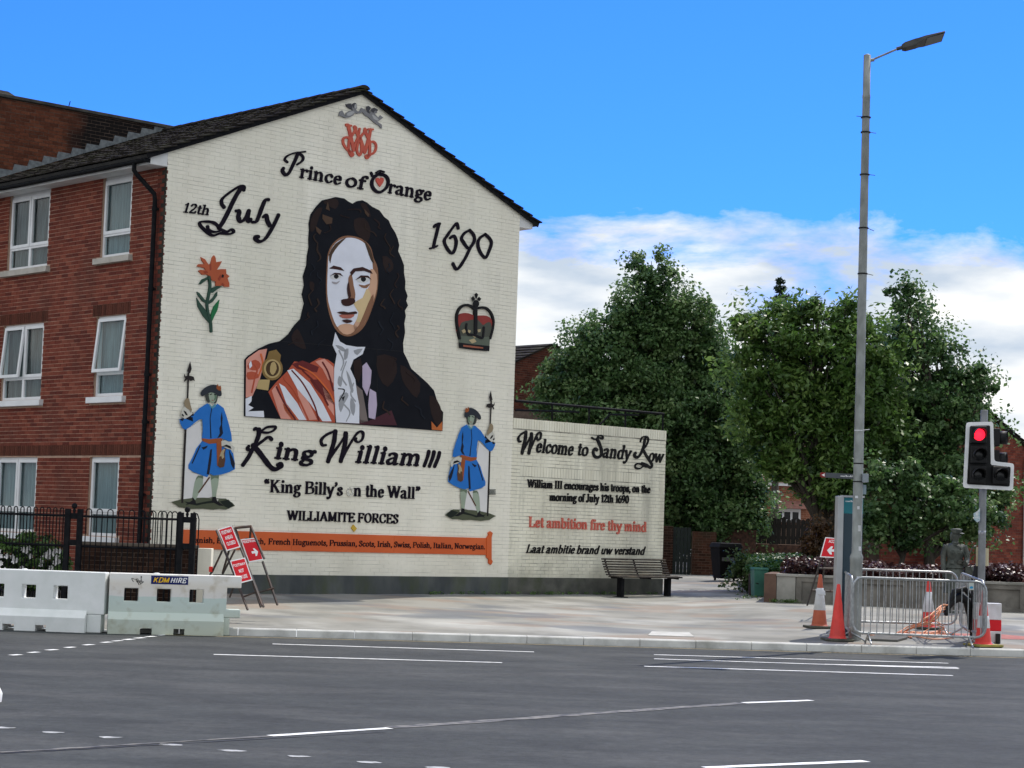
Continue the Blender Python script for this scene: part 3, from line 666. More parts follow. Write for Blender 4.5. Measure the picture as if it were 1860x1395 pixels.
G_ = {  # advance ; strokes: c smooth, l straight, s serif(x,y,half), d dot.  x-height 1, capitals 1.5
'a': (.86, 'c .14,.80 .2,.93 .38,.98 .55,.86 .58,.68;l .58,.72 .58,.12;c .58,.14 .66,.0 .80,.08;c .56,.62 .3,.5 .14,.28 .24,.04 .44,.08 .58,.28'),
'b': (.92, 'l .2,1.5 .2,.06;s .12,1.49,.09;c .2,.72 .42,.98 .68,.84 .76,.5 .66,.12 .42,.0 .2,.14'),
'c': (.74, 'c .62,.76 .5,.96 .32,.94 .15,.7 .15,.3 .32,.03 .5,.05 .66,.25'),
'd': (.94, 'l .70,1.5 .70,.03;s .62,1.49,.09;s .77,.03,.09;c .70,.74 .48,.98 .24,.84 .15,.5 .24,.12 .48,.0 .70,.2'),
'e': (.78, 'l .16,.55 .62,.55;c .62,.58 .58,.86 .4,.98 .22,.84 .15,.5 .22,.14 .42,.01 .66,.22'),
'f': (.52, 'c .25,.03 .25,.6 .25,1.15 .34,1.44 .52,1.44 .56,1.36;l .08,.96 .48,.96;s .25,.03,.17'),
'g': (.82, 'c .4,.97 .2,.86 .2,.54 .4,.40 .58,.54 .58,.86 .4,.97;c .56,.92 .68,.99 .78,.93;c .26,.42 .15,.25 .34,.14 .62,.06 .68,-.18 .5,-.40 .24,-.40 .12,-.22 .24,.02'),
'h': (.96, 'l .22,1.5 .22,.03;s .14,1.49,.09;s .22,.03,.15;c .22,.72 .45,.98 .63,.9 .70,.62;l .7,.66 .7,.03;s .7,.03,.15'),
'i': (.48, 'l .25,.98 .25,.03;s .17,.97,.09;s .25,.03,.15;d .25,1.36'),
'k': (.9, 'l .22,1.5 .22,.03;s .14,1.49,.09;s .22,.03,.15;l .65,.95 .25,.45;l .38,.6 .7,.03;s .7,.03,.13'),
'l': (.48, 'l .24,1.5 .24,.03;s .16,1.49,.09;s .24,.03,.15'),
'm': (1.40, 'l .22,.98 .22,.03;s .14,.97,.09;s .22,.03,.14;c .22,.72 .42,.98 .6,.9 .68,.62;l .68,.66 .68,.03;s .68,.03,.14;c .68,.72 .88,.98 1.06,.9 1.14,.62;l 1.14,.66 1.14,.03;s 1.14,.03,.14'),
'n': (.96, 'l .22,.98 .22,.03;s .14,.97,.09;s .22,.03,.15;c .22,.72 .45,.98 .63,.9 .70,.62;l .7,.66 .7,.03;s .7,.03,.15'),
'o': (.86, 'o .43,.5 .30,.49'),
'p': (.92, 'l .2,.98 .2,-.46;s .12,.97,.09;s .2,-.46,.15;c .2,.72 .42,.98 .68,.84 .76,.5 .66,.12 .42,.0 .2,.14'),
'r': (.66, 'l .22,.98 .22,.03;s .14,.97,.09;s .22,.03,.15;c .22,.66 .34,.92 .5,.97 .6,.86'),
's': (.66, 'c .54,.78 .42,.96 .22,.92 .16,.74 .32,.56 .50,.40 .54,.18 .38,.02 .18,.06 .10,.26'),
't': (.54, 'c .26,1.28 .26,.7 .26,.2 .36,.02 .52,.12;l .08,.96 .46,.96'),
'u': (.96, 'c .22,.97 .22,.6 .22,.24 .38,.02 .56,.08 .7,.3;l .7,.98 .7,.03;s .14,.97,.09;s .62,.97,.09;s .77,.03,.09'),
'v': (.86, 'l .12,.97 .42,.03;l .42,.03 .74,.97;s .12,.97,.13;s .74,.97,.11'),
'w': (1.26, 'l .1,.97 .38,.03;l .38,.03 .62,.94;l .62,.94 .88,.03;l .88,.03 1.14,.97;s .1,.97,.12;s 1.14,.97,.11'),
'y': (.86, 'l .12,.97 .44,.06;c .74,.97 .5,.2 .36,-.3 .2,-.46 .1,-.34;s .12,.97,.13;s .74,.97,.11'),
'0': (.86, 'o .43,.72 .30,.72'), '1': (.66, 'c .14,1.2 .26,1.3 .36,1.46;l .36,1.46 .36,.03;s .36,.03,.2'),
'2': (.82, 'c .14,1.12 .24,1.4 .46,1.45 .64,1.2 .54,.8 .3,.4 .12,.08;l .12,.06 .7,.06;l .7,.06 .74,.3'),
'6': (.86, 'c .66,1.42 .4,1.2 .18,.8 .14,.45 .3,.06 .5,.02 .72,.3 .68,.7 .45,.85 .2,.65'),
'9': (.86, 'c .2,.04 .46,.24 .68,.7 .72,1.1 .56,1.42 .36,1.46 .14,1.2 .18,.8 .42,.62 .66,.82'),
'A': (1.18, 'l .14,.03 .58,1.48;l .56,1.48 1.0,.03;l .28,.5 .82,.5;s .14,.03,.14;s 1.0,.03,.17'),
'B': (1.10, 'l .25,1.48 .25,.03;l .1,1.46 .55,1.46;c .5,1.46 .84,1.38 .84,1.0 .5,.8;l .25,.79 .6,.79;c .5,.79 .94,.7 .94,.2 .5,.04;l .1,.04 .55,.04'),
'C': (1.08, 'c .92,1.1 .84,1.38 .58,1.47 .26,1.25 .15,.75 .26,.25 .58,.03 .85,.15 .95,.42;l .93,1.46 .93,1.05'),
'D': (1.16, 'l .25,1.48 .25,.03;l .1,1.46 .55,1.46;c .5,1.46 .88,1.3 1.02,.75 .88,.2 .5,.04;l .1,.04 .55,.04'),
'E': (1.06, 'l .25,1.48 .25,.03;l .1,1.46 .9,1.46;l .9,1.46 .92,1.12;l .25,.76 .68,.76;l .68,.95 .68,.58;l .1,.04 .92,.04;l .92,.04 .98,.4'),
'F': (1.00, 'l .25,1.48 .25,.03;l .1,1.46 .88,1.46;l .88,1.46 .90,1.12;l .25,.76 .66,.76;l .66,.95 .66,.58;s .25,.03,.18'),
'H': (1.22, 'l .25,1.48 .25,.03;l .95,1.48 .95,.03;l .25,.76 .95,.76;s .25,.03,.17;s .25,1.47,.17;s .95,.03,.17;s .95,1.47,.17'),
'I': (.60, 'l .30,1.48 .30,.03;s .30,.03,.19;s .30,1.47,.19'),
'J': (.74, 'c .46,1.47 .46,.8 .46,.2 .32,-.04 .14,.04 .14,.2;s .46,1.47,.19'),
'K': (1.20, 'l .25,1.48 .25,.03;s .25,.03,.17;s .25,1.47,.17;l .9,1.44 .32,.72;l .48,.88 .98,.03;s .9,1.47,.15;s .98,.03,.16'),
'L': (1.02, 'l .25,1.48 .25,.03;s .25,1.47,.18;l .1,.04 .88,.04;l .88,.04 .94,.46'),
'M': (1.42, 'l .24,1.46 .24,.03;l .24,1.46 .68,.1;l .68,.1 1.12,1.46;l 1.14,1.48 1.14,.03;s .22,1.47,.14;s 1.18,1.47,.14;s .24,.03,.14;s 1.14,.03,.17'),
'N': (1.20, 'l .25,1.46 .25,.03;l .25,1.46 .94,.06;l .94,.06 .94,1.47;s .2,1.47,.14;s .94,1.47,.16;s .25,.03,.16'),
'O': (1.20, 'o .60,.75 .44,.72'),
'P': (1.02, 'l .25,1.48 .25,.03;s .25,.03,.18;l .1,1.46 .55,1.46;c .5,1.46 .86,1.38 .86,.8 .5,.66;l .25,.66 .55,.66'),
'R': (1.16, 'l .25,1.48 .25,.03;s .25,.03,.18;l .1,1.46 .55,1.46;c .5,1.46 .84,1.38 .84,.86 .5,.74;l .25,.74 .55,.74;l .55,.74 .98,.04;s 1.02,.03,.12'),
'S': (.90, 'c .74,1.12 .62,1.42 .36,1.44 .2,1.2 .34,.9 .6,.68 .76,.4 .6,.08 .3,.04 .14,.36;l .74,1.46 .74,1.1;l .14,.4 .13,.04'),
'T': (1.04, 'l .52,1.46 .52,.03;s .52,.03,.18;l .1,1.46 .94,1.46;l .1,1.46 .08,1.12;l .94,1.46 .96,1.12'),
'V': (1.1, 'l .12,1.46 .56,.03;l .56,.03 .98,1.46'), 'Y': (1.1, 'l .12,1.46 .55,.75;l .98,1.46 .55,.75;l .55,.75 .55,.03'), 'U': (1.16, 'c .2,1.46 .2,.6 .3,.1 .6,.02 .9,.1 .96,.6 .96,1.46'),
'W': (1.56, 'l .12,1.46 .46,.03;l .46,.03 .78,1.4;l .78,1.4 1.1,.03;l 1.1,.03 1.42,1.46;s .12,1.47,.15;s 1.42,1.47,.15;s .74,1.47,.13'),
'.': (.34, 'd .17,.1'), ',': (.36, 'c .18,.12 .24,-.05 .1,-.25'), "'": (.34, 'c .2,1.5 .24,1.3 .12,1.1'), '\u201c': (.62, 'c .22,1.5 .12,1.35 .18,1.12;c .46,1.5 .36,1.35 .42,1.12'), '\u201d': (.62, 'c .2,1.5 .26,1.3 .12,1.1;c .44,1.5 .5,1.3 .36,1.1'), ' ': (.42, ''),
}
def glyph(mb, ch, fr, X, Y, sx, sy, slant, thick, thin, d0, d1, serif=True, rough=0, nib=.3, mi=0):
    """sx, sy metres per font unit; (X,Y) the pen's place"""
    T = lambda x, y: (X + x * sx + y * sy * slant, Y + y * sy)
    for st in filter(None, G_[ch][1].split(';')):
        k = st.strip()[0]; nums = [tuple(map(float, q.split(','))) for q in st.strip()[1:].split()]
        if k == 's':
            if not serif: continue
            x, y, h = nums[0] if len(nums[0]) == 3 else nums[0]
            pen(mb, [T(x - h - .03, y), T(x + h + .03, y)], fr, d0, d1, thin * .9, thin * .9, cap=False, mi=mi)
        elif k == 'd':
            x, y = nums[0]; r = thick * .56; c = T(x, y)
            mb.prism([(c[0] + r * math.cos(q * .7854), c[1] + r * math.sin(q * .7854)) for q in range(8)], fr, d0, d1, mi)
        elif k == 'o':
            (x, y), (rx, ry) = nums; P = [T(x + rx * math.sin(q * math.pi / 9) * (1 if True else 1), y + ry * math.cos(q * math.pi / 9)) for q in range(19)]
            pen(mb, P, fr, d0, d1, thick, thin, nib, mi, rough, cap=False)
        else:
            P = [T(x, y) for x, y in nums]
            if k == 'c': P = [tuple(p) for p in catm([Vector(p) for p in P], 5)]
            elif rough: n = 6; P = [(P[0][0] + (P[1][0] - P[0][0]) * i / n, P[0][1] + (P[1][1] - P[0][1]) * i / n) for i in range(n + 1)]
            pen(mb, P, fr, d0, d1, thick, thin, nib, mi, rough, cap=(k == 'c' or rough > 0) and True)
def run(parent, text, P0, P1, xh, m_, fr, slant=0., th=.25, tn=.09, serif=True, rough=0., d=(.0, .024), name='letter', nib=.3, skip=None, joined=False):
    P0, P1 = Vector(P0), Vector(P1); adv = sum(G_[c][0] for c in text); L = (P1 - P0).length; sx = L / (adv - .15); e = (P1 - P0) / L
    x = -.07 * sx; J = MB()
    for i, c in enumerate(text):
        if c != ' ':
            f2 = lambda a, b, dd, q=None: fr(P0.x + a * e.x - b * e.y * 0, P0.y + a * e.y + b, dd)
            b = J if joined else MB(); glyph(b, c, f2, x, 0, sx, xh, slant, th * min(sx, xh * 1.0) if False else th * (sx * .55 + xh * .45), tn * (sx * .5 + xh * .5), d[0], d[1], serif, rough, nib)
            mm = skip[i] if skip and i in skip else m_
            if not joined: b.build(name, mm, parent)
        x += G_[c][0] * sx
    if joined: J.build(name, m_, parent)
GW = lambda u, z, d: G3(u, z, d)
def gp_(px, py): return on_gable(px, py, .02)
def grun(parent, text, a, c, xpx, m_, **k):
    A, B_ = gp_(*a), gp_(*c); z2 = gp_(a[0], a[1] - xpx)[1]; run(parent, text, A, B_, z2 - A[1], m_, GW, **k)
def traced(parent, org, sc, letters, m_=None, thick=.14, thin=.06, nib=.45, rough=.006, d=(.0, .026), name='letter', closed=False):
    if name == 'letter': thick *= .60; thin *= .56
    for L_ in letters:
        b = MB()
        for st in L_:
            w = 1
            if isinstance(st[0], (int, float)): w = st[0]; st = st[1:]
            P = [Vector(gp_(org[0] + x / sc, org[1] + y / sc)) for x, y in st]
            pen(b, catm(P, 5), GW, d[0], d[1], thick * w, thin * w, nib, rough=rough)
        b.build(name, m_ or M_letter, parent)
def insc(label, a, z=None): return thing('wall_inscription', label, 'inscription', G3(a, z or 1, .02), group='inscriptions mounted on the white walls')

# July
t = insc('large black script date of day and month high on the left of the gable', .9, 7)
grun(t, '12th', (333, 385), (379, 390.5), 11.5, M_letter, slant=.28, th=.24, tn=.12, rough=.004)
traced(t, (300, 320), 4.65, [
 [[1.15, (650, 92), (610, 150), (570, 225), (530, 310), (490, 385), (455, 440)], [.8, (665, 118), (668, 90), (640, 82), (590, 108), (530, 150), (482, 195), (480, 235), (500, 262)],
  [.75, (455, 430), (425, 400), (380, 385), (310, 384), (292, 402), (325, 445), (400, 500), (470, 482), (545, 488), (582, 470), (560, 450), (520, 468), (450, 440)], [.7, (360, 425), (370, 455), (420, 470), (480, 458)]],
 [[(598, 292), (628, 298), (620, 345), (640, 382), (680, 355), (705, 300)], [(710, 290), (698, 350), (708, 382), (728, 362)]],
 [[(878, 198), (850, 200), (825, 250), (795, 330), (772, 382), (738, 388)]],
 [[(828, 345), (855, 330), (866, 380), (885, 415)], [(960, 326), (930, 390), (890, 465), (845, 530), (800, 552), (765, 530), (768, 508), (792, 512)]]], thick=.16, thin=.085, rough=.004)
# 1690
t = insc('large black script year numerals high on the right of the gable', 7.2, 7)
traced(t, (780, 380), 4.98, [
 [[(42, 160), (66, 138), (98, 130)], [(88, 132), (68, 215), (50, 285), (38, 345)], [.8, (5, 356), (40, 346), (76, 330)]],
 [[(262, 172), (250, 130), (218, 160), (165, 235), (136, 290), (165, 360), (205, 398), (232, 362), (244, 290), (222, 242), (186, 262)]],
 [[(366, 190), (402, 235), (408, 285), (375, 342), (348, 350), (310, 300), (292, 262), (320, 215), (366, 190)], [(382, 330), (352, 390), (322, 450), (270, 528), (240, 538), (214, 494)]],
 [[(506, 226), (548, 268), (562, 310), (540, 380), (508, 438), (462, 390), (440, 320), (455, 265), (506, 226)]]], thick=.135, thin=.085, rough=.006)
# prince of orange
t = insc('black script title with a crowned letter around a red heart, under the apex', 4.2, 8.6)
traced(t, (480, 150), 3.77, [
 [[1.1, (232, 482), (218, 520), (195, 570), (170, 618), (148, 632), (126, 605), (134, 585)], [.7, (283, 472), (250, 476), (200, 484), (155, 505), (142, 528), (160, 545)], [.8, (235, 482), (265, 505), (262, 535), (225, 562)]],
 [[1.1, (790, 622), (748, 655), (738, 700), (760, 738), (795, 750), (835, 722), (850, 680), (835, 642), (790, 622)], [.8, (733, 618), (745, 640), (775, 628), (800, 634), (828, 632)], [.7, (765, 618), (790, 604), (822, 612)]]], thick=.125, thin=.075, rough=.004)
grun(t, 'rince', (545, 322), (619, 335.5), 15.5, M_letter, slant=.15, th=.27, tn=.12, rough=.003)
grun(t, 'of', (627, 337.5), (660, 343.5), 16, M_letter, slant=.22, th=.27, tn=.12, rough=.003)
grun(t, 'range', (705.5, 350), (782, 364), 16, M_letter, slant=.15, th=.27, tn=.12, rough=.003)
b = MB(); b.prism([gp_(480 + x / 3.77, 150 + y / 3.77) for x, y in ((790, 662), (800, 650), (815, 655), (818, 672), (808, 692), (792, 714), (775, 692), (764, 670), (766, 654), (780, 652))][::-1], GW, .0, .03); b.build('heart', mat('heart_red', (.55, .07, .04), rough=.5), t)
# king william iii
t = insc('very large black script name and numeral under the portrait board', 4.2, 3.2)
traced(t, (430, 760), 3.72, [
 [[1.1, (152, 72), (150, 110), (132, 160), (105, 215), (78, 265), (42, 316)], [.7, (118, 78), (130, 66), (160, 88), (205, 60), (262, 56), (252, 80), (212, 96), (160, 92)], [.85, (238, 142), (215, 126), (180, 150), (140, 180), (100, 212), (74, 204), (84, 186)], [1.15, (110, 180), (150, 225), (195, 285), (232, 330), (262, 344), (300, 326), (298, 308), (276, 314)]],
 [[.75, (604, 180), (580, 180), (572, 150), (592, 122), (632, 98), (672, 84)], [1.15, (668, 86), (660, 150), (642, 215), (618, 292)], [.7, (618, 292), (650, 240), (700, 170), (745, 98)], [1.15, (738, 100), (735, 160), (722, 220), (704, 290)], [.7, (704, 290), (735, 230), (775, 160), (812, 104), (840, 88), (856, 104), (850, 140), (826, 160), (804, 150), (808, 134)]],
 [[1.0, (1300, 222), (1290, 262), (1268, 322)], [1.0, (1335, 226), (1325, 266), (1303, 324)], [1.0, (1372, 230), (1362, 268), (1338, 326)]]], thick=.15, thin=.10, rough=.006)
grun(t, 'ing', (499, 832), (568, 838), 19, M_letter, slant=.25, th=.30, tn=.13, rough=.004)
grun(t, 'illiam', (646, 839.5), (761, 845.5), 20, M_letter, slant=.30, th=.30, tn=.13, rough=.004)
# roman lines
t = insc('bold black serif line in quotation marks with one letter faded pale', 4.4, 2.6)
pale = mat('letter_pale', (.74, .72, .64), (.10, .10, .10), 60, .8, lo_=.5, hi_=.62)
txt = '\u201cKing Billy\'s on the Wall\u201d'
grun(t, txt, (481, 893.5), (762, 906.5), 15.2, M_letter, th=.27, tn=.10, skip={14: pale})
t = insc('black serif capitals naming the forces, above the orange banner', 4.4, 2)
grun(t, 'WILLIAMITE FORCES', (523, 944.5), (723, 951), 11.6, M_letter, th=.28, tn=.10)
# banner
t = thing('banner_board', 'long orange board with black lettering low on the gable, spear-shaped finial at its end', 'sign', G3(4, 1.3, .01))
bu0, bu1 = gp_(327, 962)[0], gp_(886, 978)[0]; bz1 = 1.60; bz0 = 1.255
seg = [bu0 + (bu1 - bu0) * i / 3 for i in range(4)]
for i in range(3):
    b = MB(); b.prism([(seg[i] + .002, bz0), (seg[i + 1] - .002, bz0), (seg[i + 1] - .002, bz1), (seg[i] + .002, bz1)], GW, .002, .028); b.build('board', M_orange, t)
f_ = [gp_(884 + dx, 998 + dy) for dx, dy in ((-1, -20), (3, -26), (2, -30), (6, -33), (10, -30), (9, -26), (8, -22), (8, 18), (10, 22), (7, 28), (3, 25), (3, 18), (-1, 14))]
b = MB(); b.prism(f_, GW, .002, .04); b.build('finial', M_orange, t)
BZ = 1.378
grun(t, 'Danish, English, Dutch,', (344, 985.5), (481, 988), 6.7, M_letter, th=.24, tn=.11, d=(.02, .036))
grun(t, 'French Huguenots, Prussian, Scots, Irish, Swiss, Polish, Italian, Norwegian.', (487, 988.5), (880, 997.5), 7.0, M_letter, th=.25, tn=.11, d=(.02, .036))
# right hand wall
t = insc('black flourished script greeting across the top of the low wall', 11, 3.6)
def xf(pts, sxx, ox, oy): return [((x - 570) * sxx + ox, (y - 84) * sxx + oy) if not isinstance(x, (int,)) or True else 0 for x, y in pts]
Wst = [[.75, (604, 180), (580, 180), (572, 150), (592, 122), (632, 98), (672, 84)], [1.1, (668, 86), (660, 150), (642, 215), (618, 292)], [.7, (618, 292), (650, 240), (700, 170), (745, 98)], [1.1, (738, 100), (735, 160), (722, 220), (704, 290)], [.7, (704, 290), (735, 230), (775, 160), (812, 104), (840, 88), (856, 104), (850, 140), (826, 160), (804, 150), (808, 134)]]
Wl = [[s_[0]] + [((x - 570) * .56 + 45, (y - 84) * .74 + 168 - (x - 570) * -.02) for x, y in s_[1:]] for s_ in Wst]
traced(t, (930, 740), 3.873, [Wl,
 [[1.0, (600, 222), (618, 260), (630, 300), (628, 335), (605, 352), (580, 340), (573, 310), (585, 290), (600, 300)], [.6, (562, 212), (585, 224), (615, 214), (640, 220), (636, 200), (612, 200), (600, 222)]],
 [[1.0, (938, 214), (928, 270), (905, 330), (880, 352), (862, 335), (872, 320)], [.65, (905, 240), (915, 212), (945, 205), (960, 226), (948, 265), (922, 300)], [.9, (925, 300), (950, 345), (985, 400), (975, 424), (950, 405), (915, 392)], [.6, (940, 400), (905, 428), (870, 424), (872, 402), (900, 396), (945, 418), (985, 420)]]], m_=M_letterf, thick=.13, thin=.085, rough=.006)
grun(t, 'elcome', (974, 821), (1040, 827), 16, M_letterf, slant=.2, th=.27, tn=.13, rough=.004)
grun(t, 'to', (1049, 826), (1067, 828), 15, M_letterf, slant=.2, th=.27, tn=.13, rough=.004)
grun(t, 'andy', (1095, 830.5), (1144, 834.5), 16, M_letterf, slant=.25, th=.27, tn=.13, rough=.004)
grun(t, 'ow', (1178, 838), (1203, 840), 15, M_letterf, slant=.25, th=.27, tn=.13, rough=.004)
t = insc('two centred lines of black serif text on the low wall, under the greeting', 11, 2.8)
grun(t, 'William III encourages his troops, on the', (959, 885), (1181, 895.5), 9.6, M_letterf, th=.29, tn=.12)
grun(t, 'morning of July 12th 1690', (999, 909.5), (1142, 914), 9.6, M_letterf, th=.29, tn=.12)
t = insc('red serif motto on the low wall', 11, 2.1)
grun(t, 'Let ambition fire thy mind', (961.5, 957), (1174, 966), 12.4, M_redl, th=.28, tn=.12)
t = insc('black slanted script motto in a foreign language above the bench', 11, 1.6)
grun(t, 'Laat ambitie brand uw verstand', (956, 1004), (1170, 1007.5), 10.0, M_letterf, slant=.35, th=.25, tn=.12, serif=False, rough=.003)

# ================================================================== flat painted cut-outs
def C(name, c, r=.5): return mat(name, c, tuple(x * 1.10 + .002 for x in c), 3, .7, spec=.12)
def patch(parent, name, org, sc, poly, m_, lay, smooth=0, fr=None, conv=None, base=.03, step=.003):
    P = [Vector(p) for p in poly]
    if smooth: P = catm(P, smooth, closed=True)[:-1]
    cv = conv or (lambda x, y: gp_(org[0] + x / sc, org[1] + y / sc))
    Q = [cv(p.x, p.y) for p in P]
    b = MB(); b.prism(Q, fr or GW, .002 if lay == 0 else base + step * (lay - 1) - .001, base + step * lay); return b.build(name, m_, parent, recalc=True)
# crowned-heart emblem family: cherubs, monogram, lily, crown
t = thing('cherub_emblem', 'pair of grey flying cherub cut-outs under the roof apex', 'emblem', G3(4.3, 9.6, .01))
o_, s_ = (600, 150), 8.717
gr1, gr2, gr3 = C('emblem_grey', (.20, .20, .21)), C('emblem_dark_grey', (.06, .06, .07)), C('emblem_pale_grey', (.38, .38, .38))
for poly in ([(130, 525), (150, 460), (185, 440), (240, 540), (250, 480), (300, 450), (350, 440), (340, 400), (345, 340), (380, 320), (412, 345), (420, 400), (400, 430), (440, 465), (470, 440), (490, 400), (545, 425), (570, 460), (620, 495), (650, 430), (690, 400), (740, 430), (735, 480), (700, 495), (760, 560), (790, 520), (835, 555), (800, 580), (765, 605), (740, 620), (810, 665), (815, 725), (795, 720), (770, 685), (700, 640), (640, 585), (590, 540), (540, 515), (510, 470), (470, 485), (420, 495), (390, 480), (350, 525), (300, 550), (240, 562), (190, 540), (150, 525)],):
    patch(t, 'figure_board', o_, s_, poly, gr1, 0)
patch(t, 'wing', o_, s_, [(242, 342), (280, 335), (320, 332), (340, 380), (345, 425), (300, 410), (262, 385)], gr2, 0)
patch(t, 'wing', o_, s_, [(560, 380), (600, 370), (640, 400), (615, 440), (612, 490), (580, 470), (562, 420)], gr2, 1)
patch(t, 'hair', o_, s_, [(345, 345), (375, 320), (408, 335), (380, 350), (370, 400), (350, 385)], gr2, 2, 2)
patch(t, 'face', o_, s_, [(375, 350), (400, 345), (410, 385), (395, 412), (375, 395)], gr3, 2, 2)
patch(t, 'hair', o_, s_, [(640, 420), (690, 400), (745, 430), (740, 450), (700, 440), (680, 480), (650, 460)], gr2, 2, 2)
patch(t, 'limb_light', o_, s_, [(260, 490), (330, 455), (380, 470), (330, 515), (270, 530)], gr3, 1, 2)
patch(t, 'limb_light', o_, s_, [(655, 510), (700, 530), (760, 590), (740, 605), (680, 575)], gr3, 1, 2)
t = thing('monogram_emblem', 'interlaced red letter monogram between the cherubs and the script title', 'emblem', G3(4.3, 9, .01))
WMs = [[1.3, (255, 672), (285, 680), (300, 740), (320, 830), (345, 940), (372, 1070)], [.8, (372, 1070), (400, 960), (440, 860), (468, 730)], [1.2, (385, 700), (420, 790), (480, 900), (520, 1020), (548, 1105)], [.8, (548, 1105), (570, 1000), (610, 860), (650, 740)], [.9, (390, 700), (410, 720), (385, 770), (340, 850), (300, 920), (292, 1060)], [.9, (548, 730), (570, 770), (540, 790), (490, 850), (440, 960), (425, 1080), (462, 1150), (495, 1090), (490, 960), (470, 880)],
 [1.1, (545, 760), (590, 850), (625, 950), (625, 1150)], [1.1, (640, 740), (620, 860), (590, 960), (560, 1080)], [.8, (600, 738), (640, 740), (680, 742)], [.8, (250, 668), (290, 676), (335, 684)],
 [.9, (305, 880), (250, 865), (205, 900), (215, 980), (270, 1060), (340, 1110), (362, 1140), (340, 1162), (315, 1130), (290, 1060)], [.9, (620, 950), (680, 935), (722, 980), (720, 1060), (680, 1120), (610, 1145), (565, 1160), (580, 1198), (605, 1178), (600, 1150)]]
traced(t, (600, 150), 8.717, [[s] for s in WMs], m_=mat('monogram_red', (.46, .06, .035), (.56, .10, .05), 8, .5), thick=.062, thin=.045, rough=.001, name='stroke')
t = thing('lily_emblem', 'orange lily cut-out with green leaves on the left of the gable', 'emblem', G3(1, 5.8, .01))
o_, s_ = (300, 320), 4.65
lo1, lo2, lg1, lg2, blk = C('lily_orange', (.42, .10, .045)), C('lily_shade', (.28, .055, .03)), C('leaf_grey_green', (.035, .075, .055)), C('leaf_green', (.02, .16, .06)), C('outline_black', (.012, .012, .014))
fl = [(300, 684), (335, 702), (368, 752), (385, 735), (395, 690), (412, 668), (425, 690), (428, 728), (478, 718), (460, 752), (435, 790), (470, 785), (512, 785), (515, 825), (542, 845), (525, 862), (540, 905), (540, 935), (505, 935), (478, 922), (455, 930), (425, 925), (425, 890), (390, 880), (380, 850), (350, 832), (310, 832), (280, 800), (300, 790), (340, 795), (330, 775), (268, 762), (280, 745), (330, 742), (310, 715)]
patch(t, 'petals', o_, s_, fl, lo1, 0)
for poly in ([(372, 755), (385, 720), (388, 790), (375, 800)], [(440, 870), (465, 830), (475, 850), (455, 885)], [(480, 900), (500, 915), (490, 928), (470, 915)], [(320, 805), (350, 800), (362, 820), (330, 822)]): patch(t, 'petal_shade', o_, s_, poly, lo2, 1)
patch(t, 'flower_heart', o_, s_, [(472, 842), (482, 828), (494, 838), (490, 856), (476, 858)], blk, 1)
for i, poly in enumerate(([(284, 912), (310, 872), (360, 850), (372, 862), (330, 890), (298, 914)], [(380, 980), (400, 940), (450, 925), (480, 932), (440, 955), (400, 985)], [(268, 976), (285, 985), (330, 1040), (358, 1062), (352, 1080), (310, 1050), (275, 1005)], [(440, 976), (438, 1010), (400, 1062), (365, 1082), (362, 1062), (400, 1030), (425, 990)], [(266, 1026), (285, 1060), (340, 1130), (382, 1230), (372, 1240), (320, 1180), (275, 1100)])): patch(t, 'leaf', o_, s_, poly, lg1, 0)
patch(t, 'leaf', o_, s_, [(458, 1044), (440, 1130), (410, 1190), (388, 1240), (385, 1170), (410, 1100)], lg2, 0)
traced(t, o_, s_, [[[(370, 850), (378, 930), (365, 1010), (352, 1080), (362, 1160), (382, 1230), (388, 1312)]]], m_=lg1, thick=.05, thin=.045, rough=0, name='stem', d=(.0, .038))
t = thing('crown_emblem', 'royal crown cut-out with red cap and dark arches on the right of the gable', 'emblem', G3(7.6, 5, .01))
o_, s_ = (780, 380), 4.983
patch(t, 'cap', o_, s_, [(258, 970), (295, 942), (350, 942), (405, 962), (455, 962), (515, 965), (562, 1000), (562, 1060), (540, 1150), (272, 1140), (250, 1050)], C('crown_red', (.26, .045, .04)), 0, 2)
patch(t, 'ermine_shade', o_, s_, [(275, 1050), (300, 1020), (345, 1010), (385, 1000), (440, 1005), (480, 1050), (510, 1030), (552, 1030), (545, 1155), (272, 1148)], C('crown_grey', (.075, .08, .065)), 1, 2)
patch(t, 'band', o_, s_, [(268, 1146), (545, 1158), (538, 1240), (264, 1222)], C('crown_band', (.11, .13, .10)), 2)
patch(t, 'rim', o_, s_, [(260, 1206), (400, 1225), (540, 1238), (536, 1286), (400, 1275), (262, 1256)], blk, 3)
patch(t, 'rim_light', o_, s_, [(300, 1228), (420, 1242), (480, 1250), (480, 1262), (420, 1258), (300, 1244)], C('rim_brown', (.30, .10, .06)), 4)
gold = C('crown_gold', (.42, .34, .20))
for poly in ([(285, 1100), (310, 1085), (330, 1110), (300, 1125)], [(345, 1090), (370, 1100), (358, 1125), (340, 1115)], [(400, 1050), (412, 1050), (412, 1068), (400, 1068)], [(385, 1150), (405, 1132), (428, 1150), (405, 1165)], [(350, 1185), (400, 1170), (420, 1200), (380, 1215)], [(430, 1090), (460, 1085), (455, 1110), (435, 1115)], [(402, 995), (420, 995), (420, 1015), (402, 1015)]): patch(t, 'jewel', o_, s_, poly, gold, 4)
traced(t, o_, s_, [[[(402, 905), (370, 878), (325, 868), (275, 892), (246, 950), (244, 1020), (255, 1100), (270, 1170)]], [[(425, 898), (470, 890), (515, 900), (556, 945), (575, 1010), (568, 1080), (545, 1170)]], [[(330, 1040), (325, 1080), (345, 1130), (400, 1140), (470, 1165), (482, 1120), (486, 1070)]]], m_=blk, thick=.05, thin=.05, rough=.001, name='arch', d=(.0, .05))
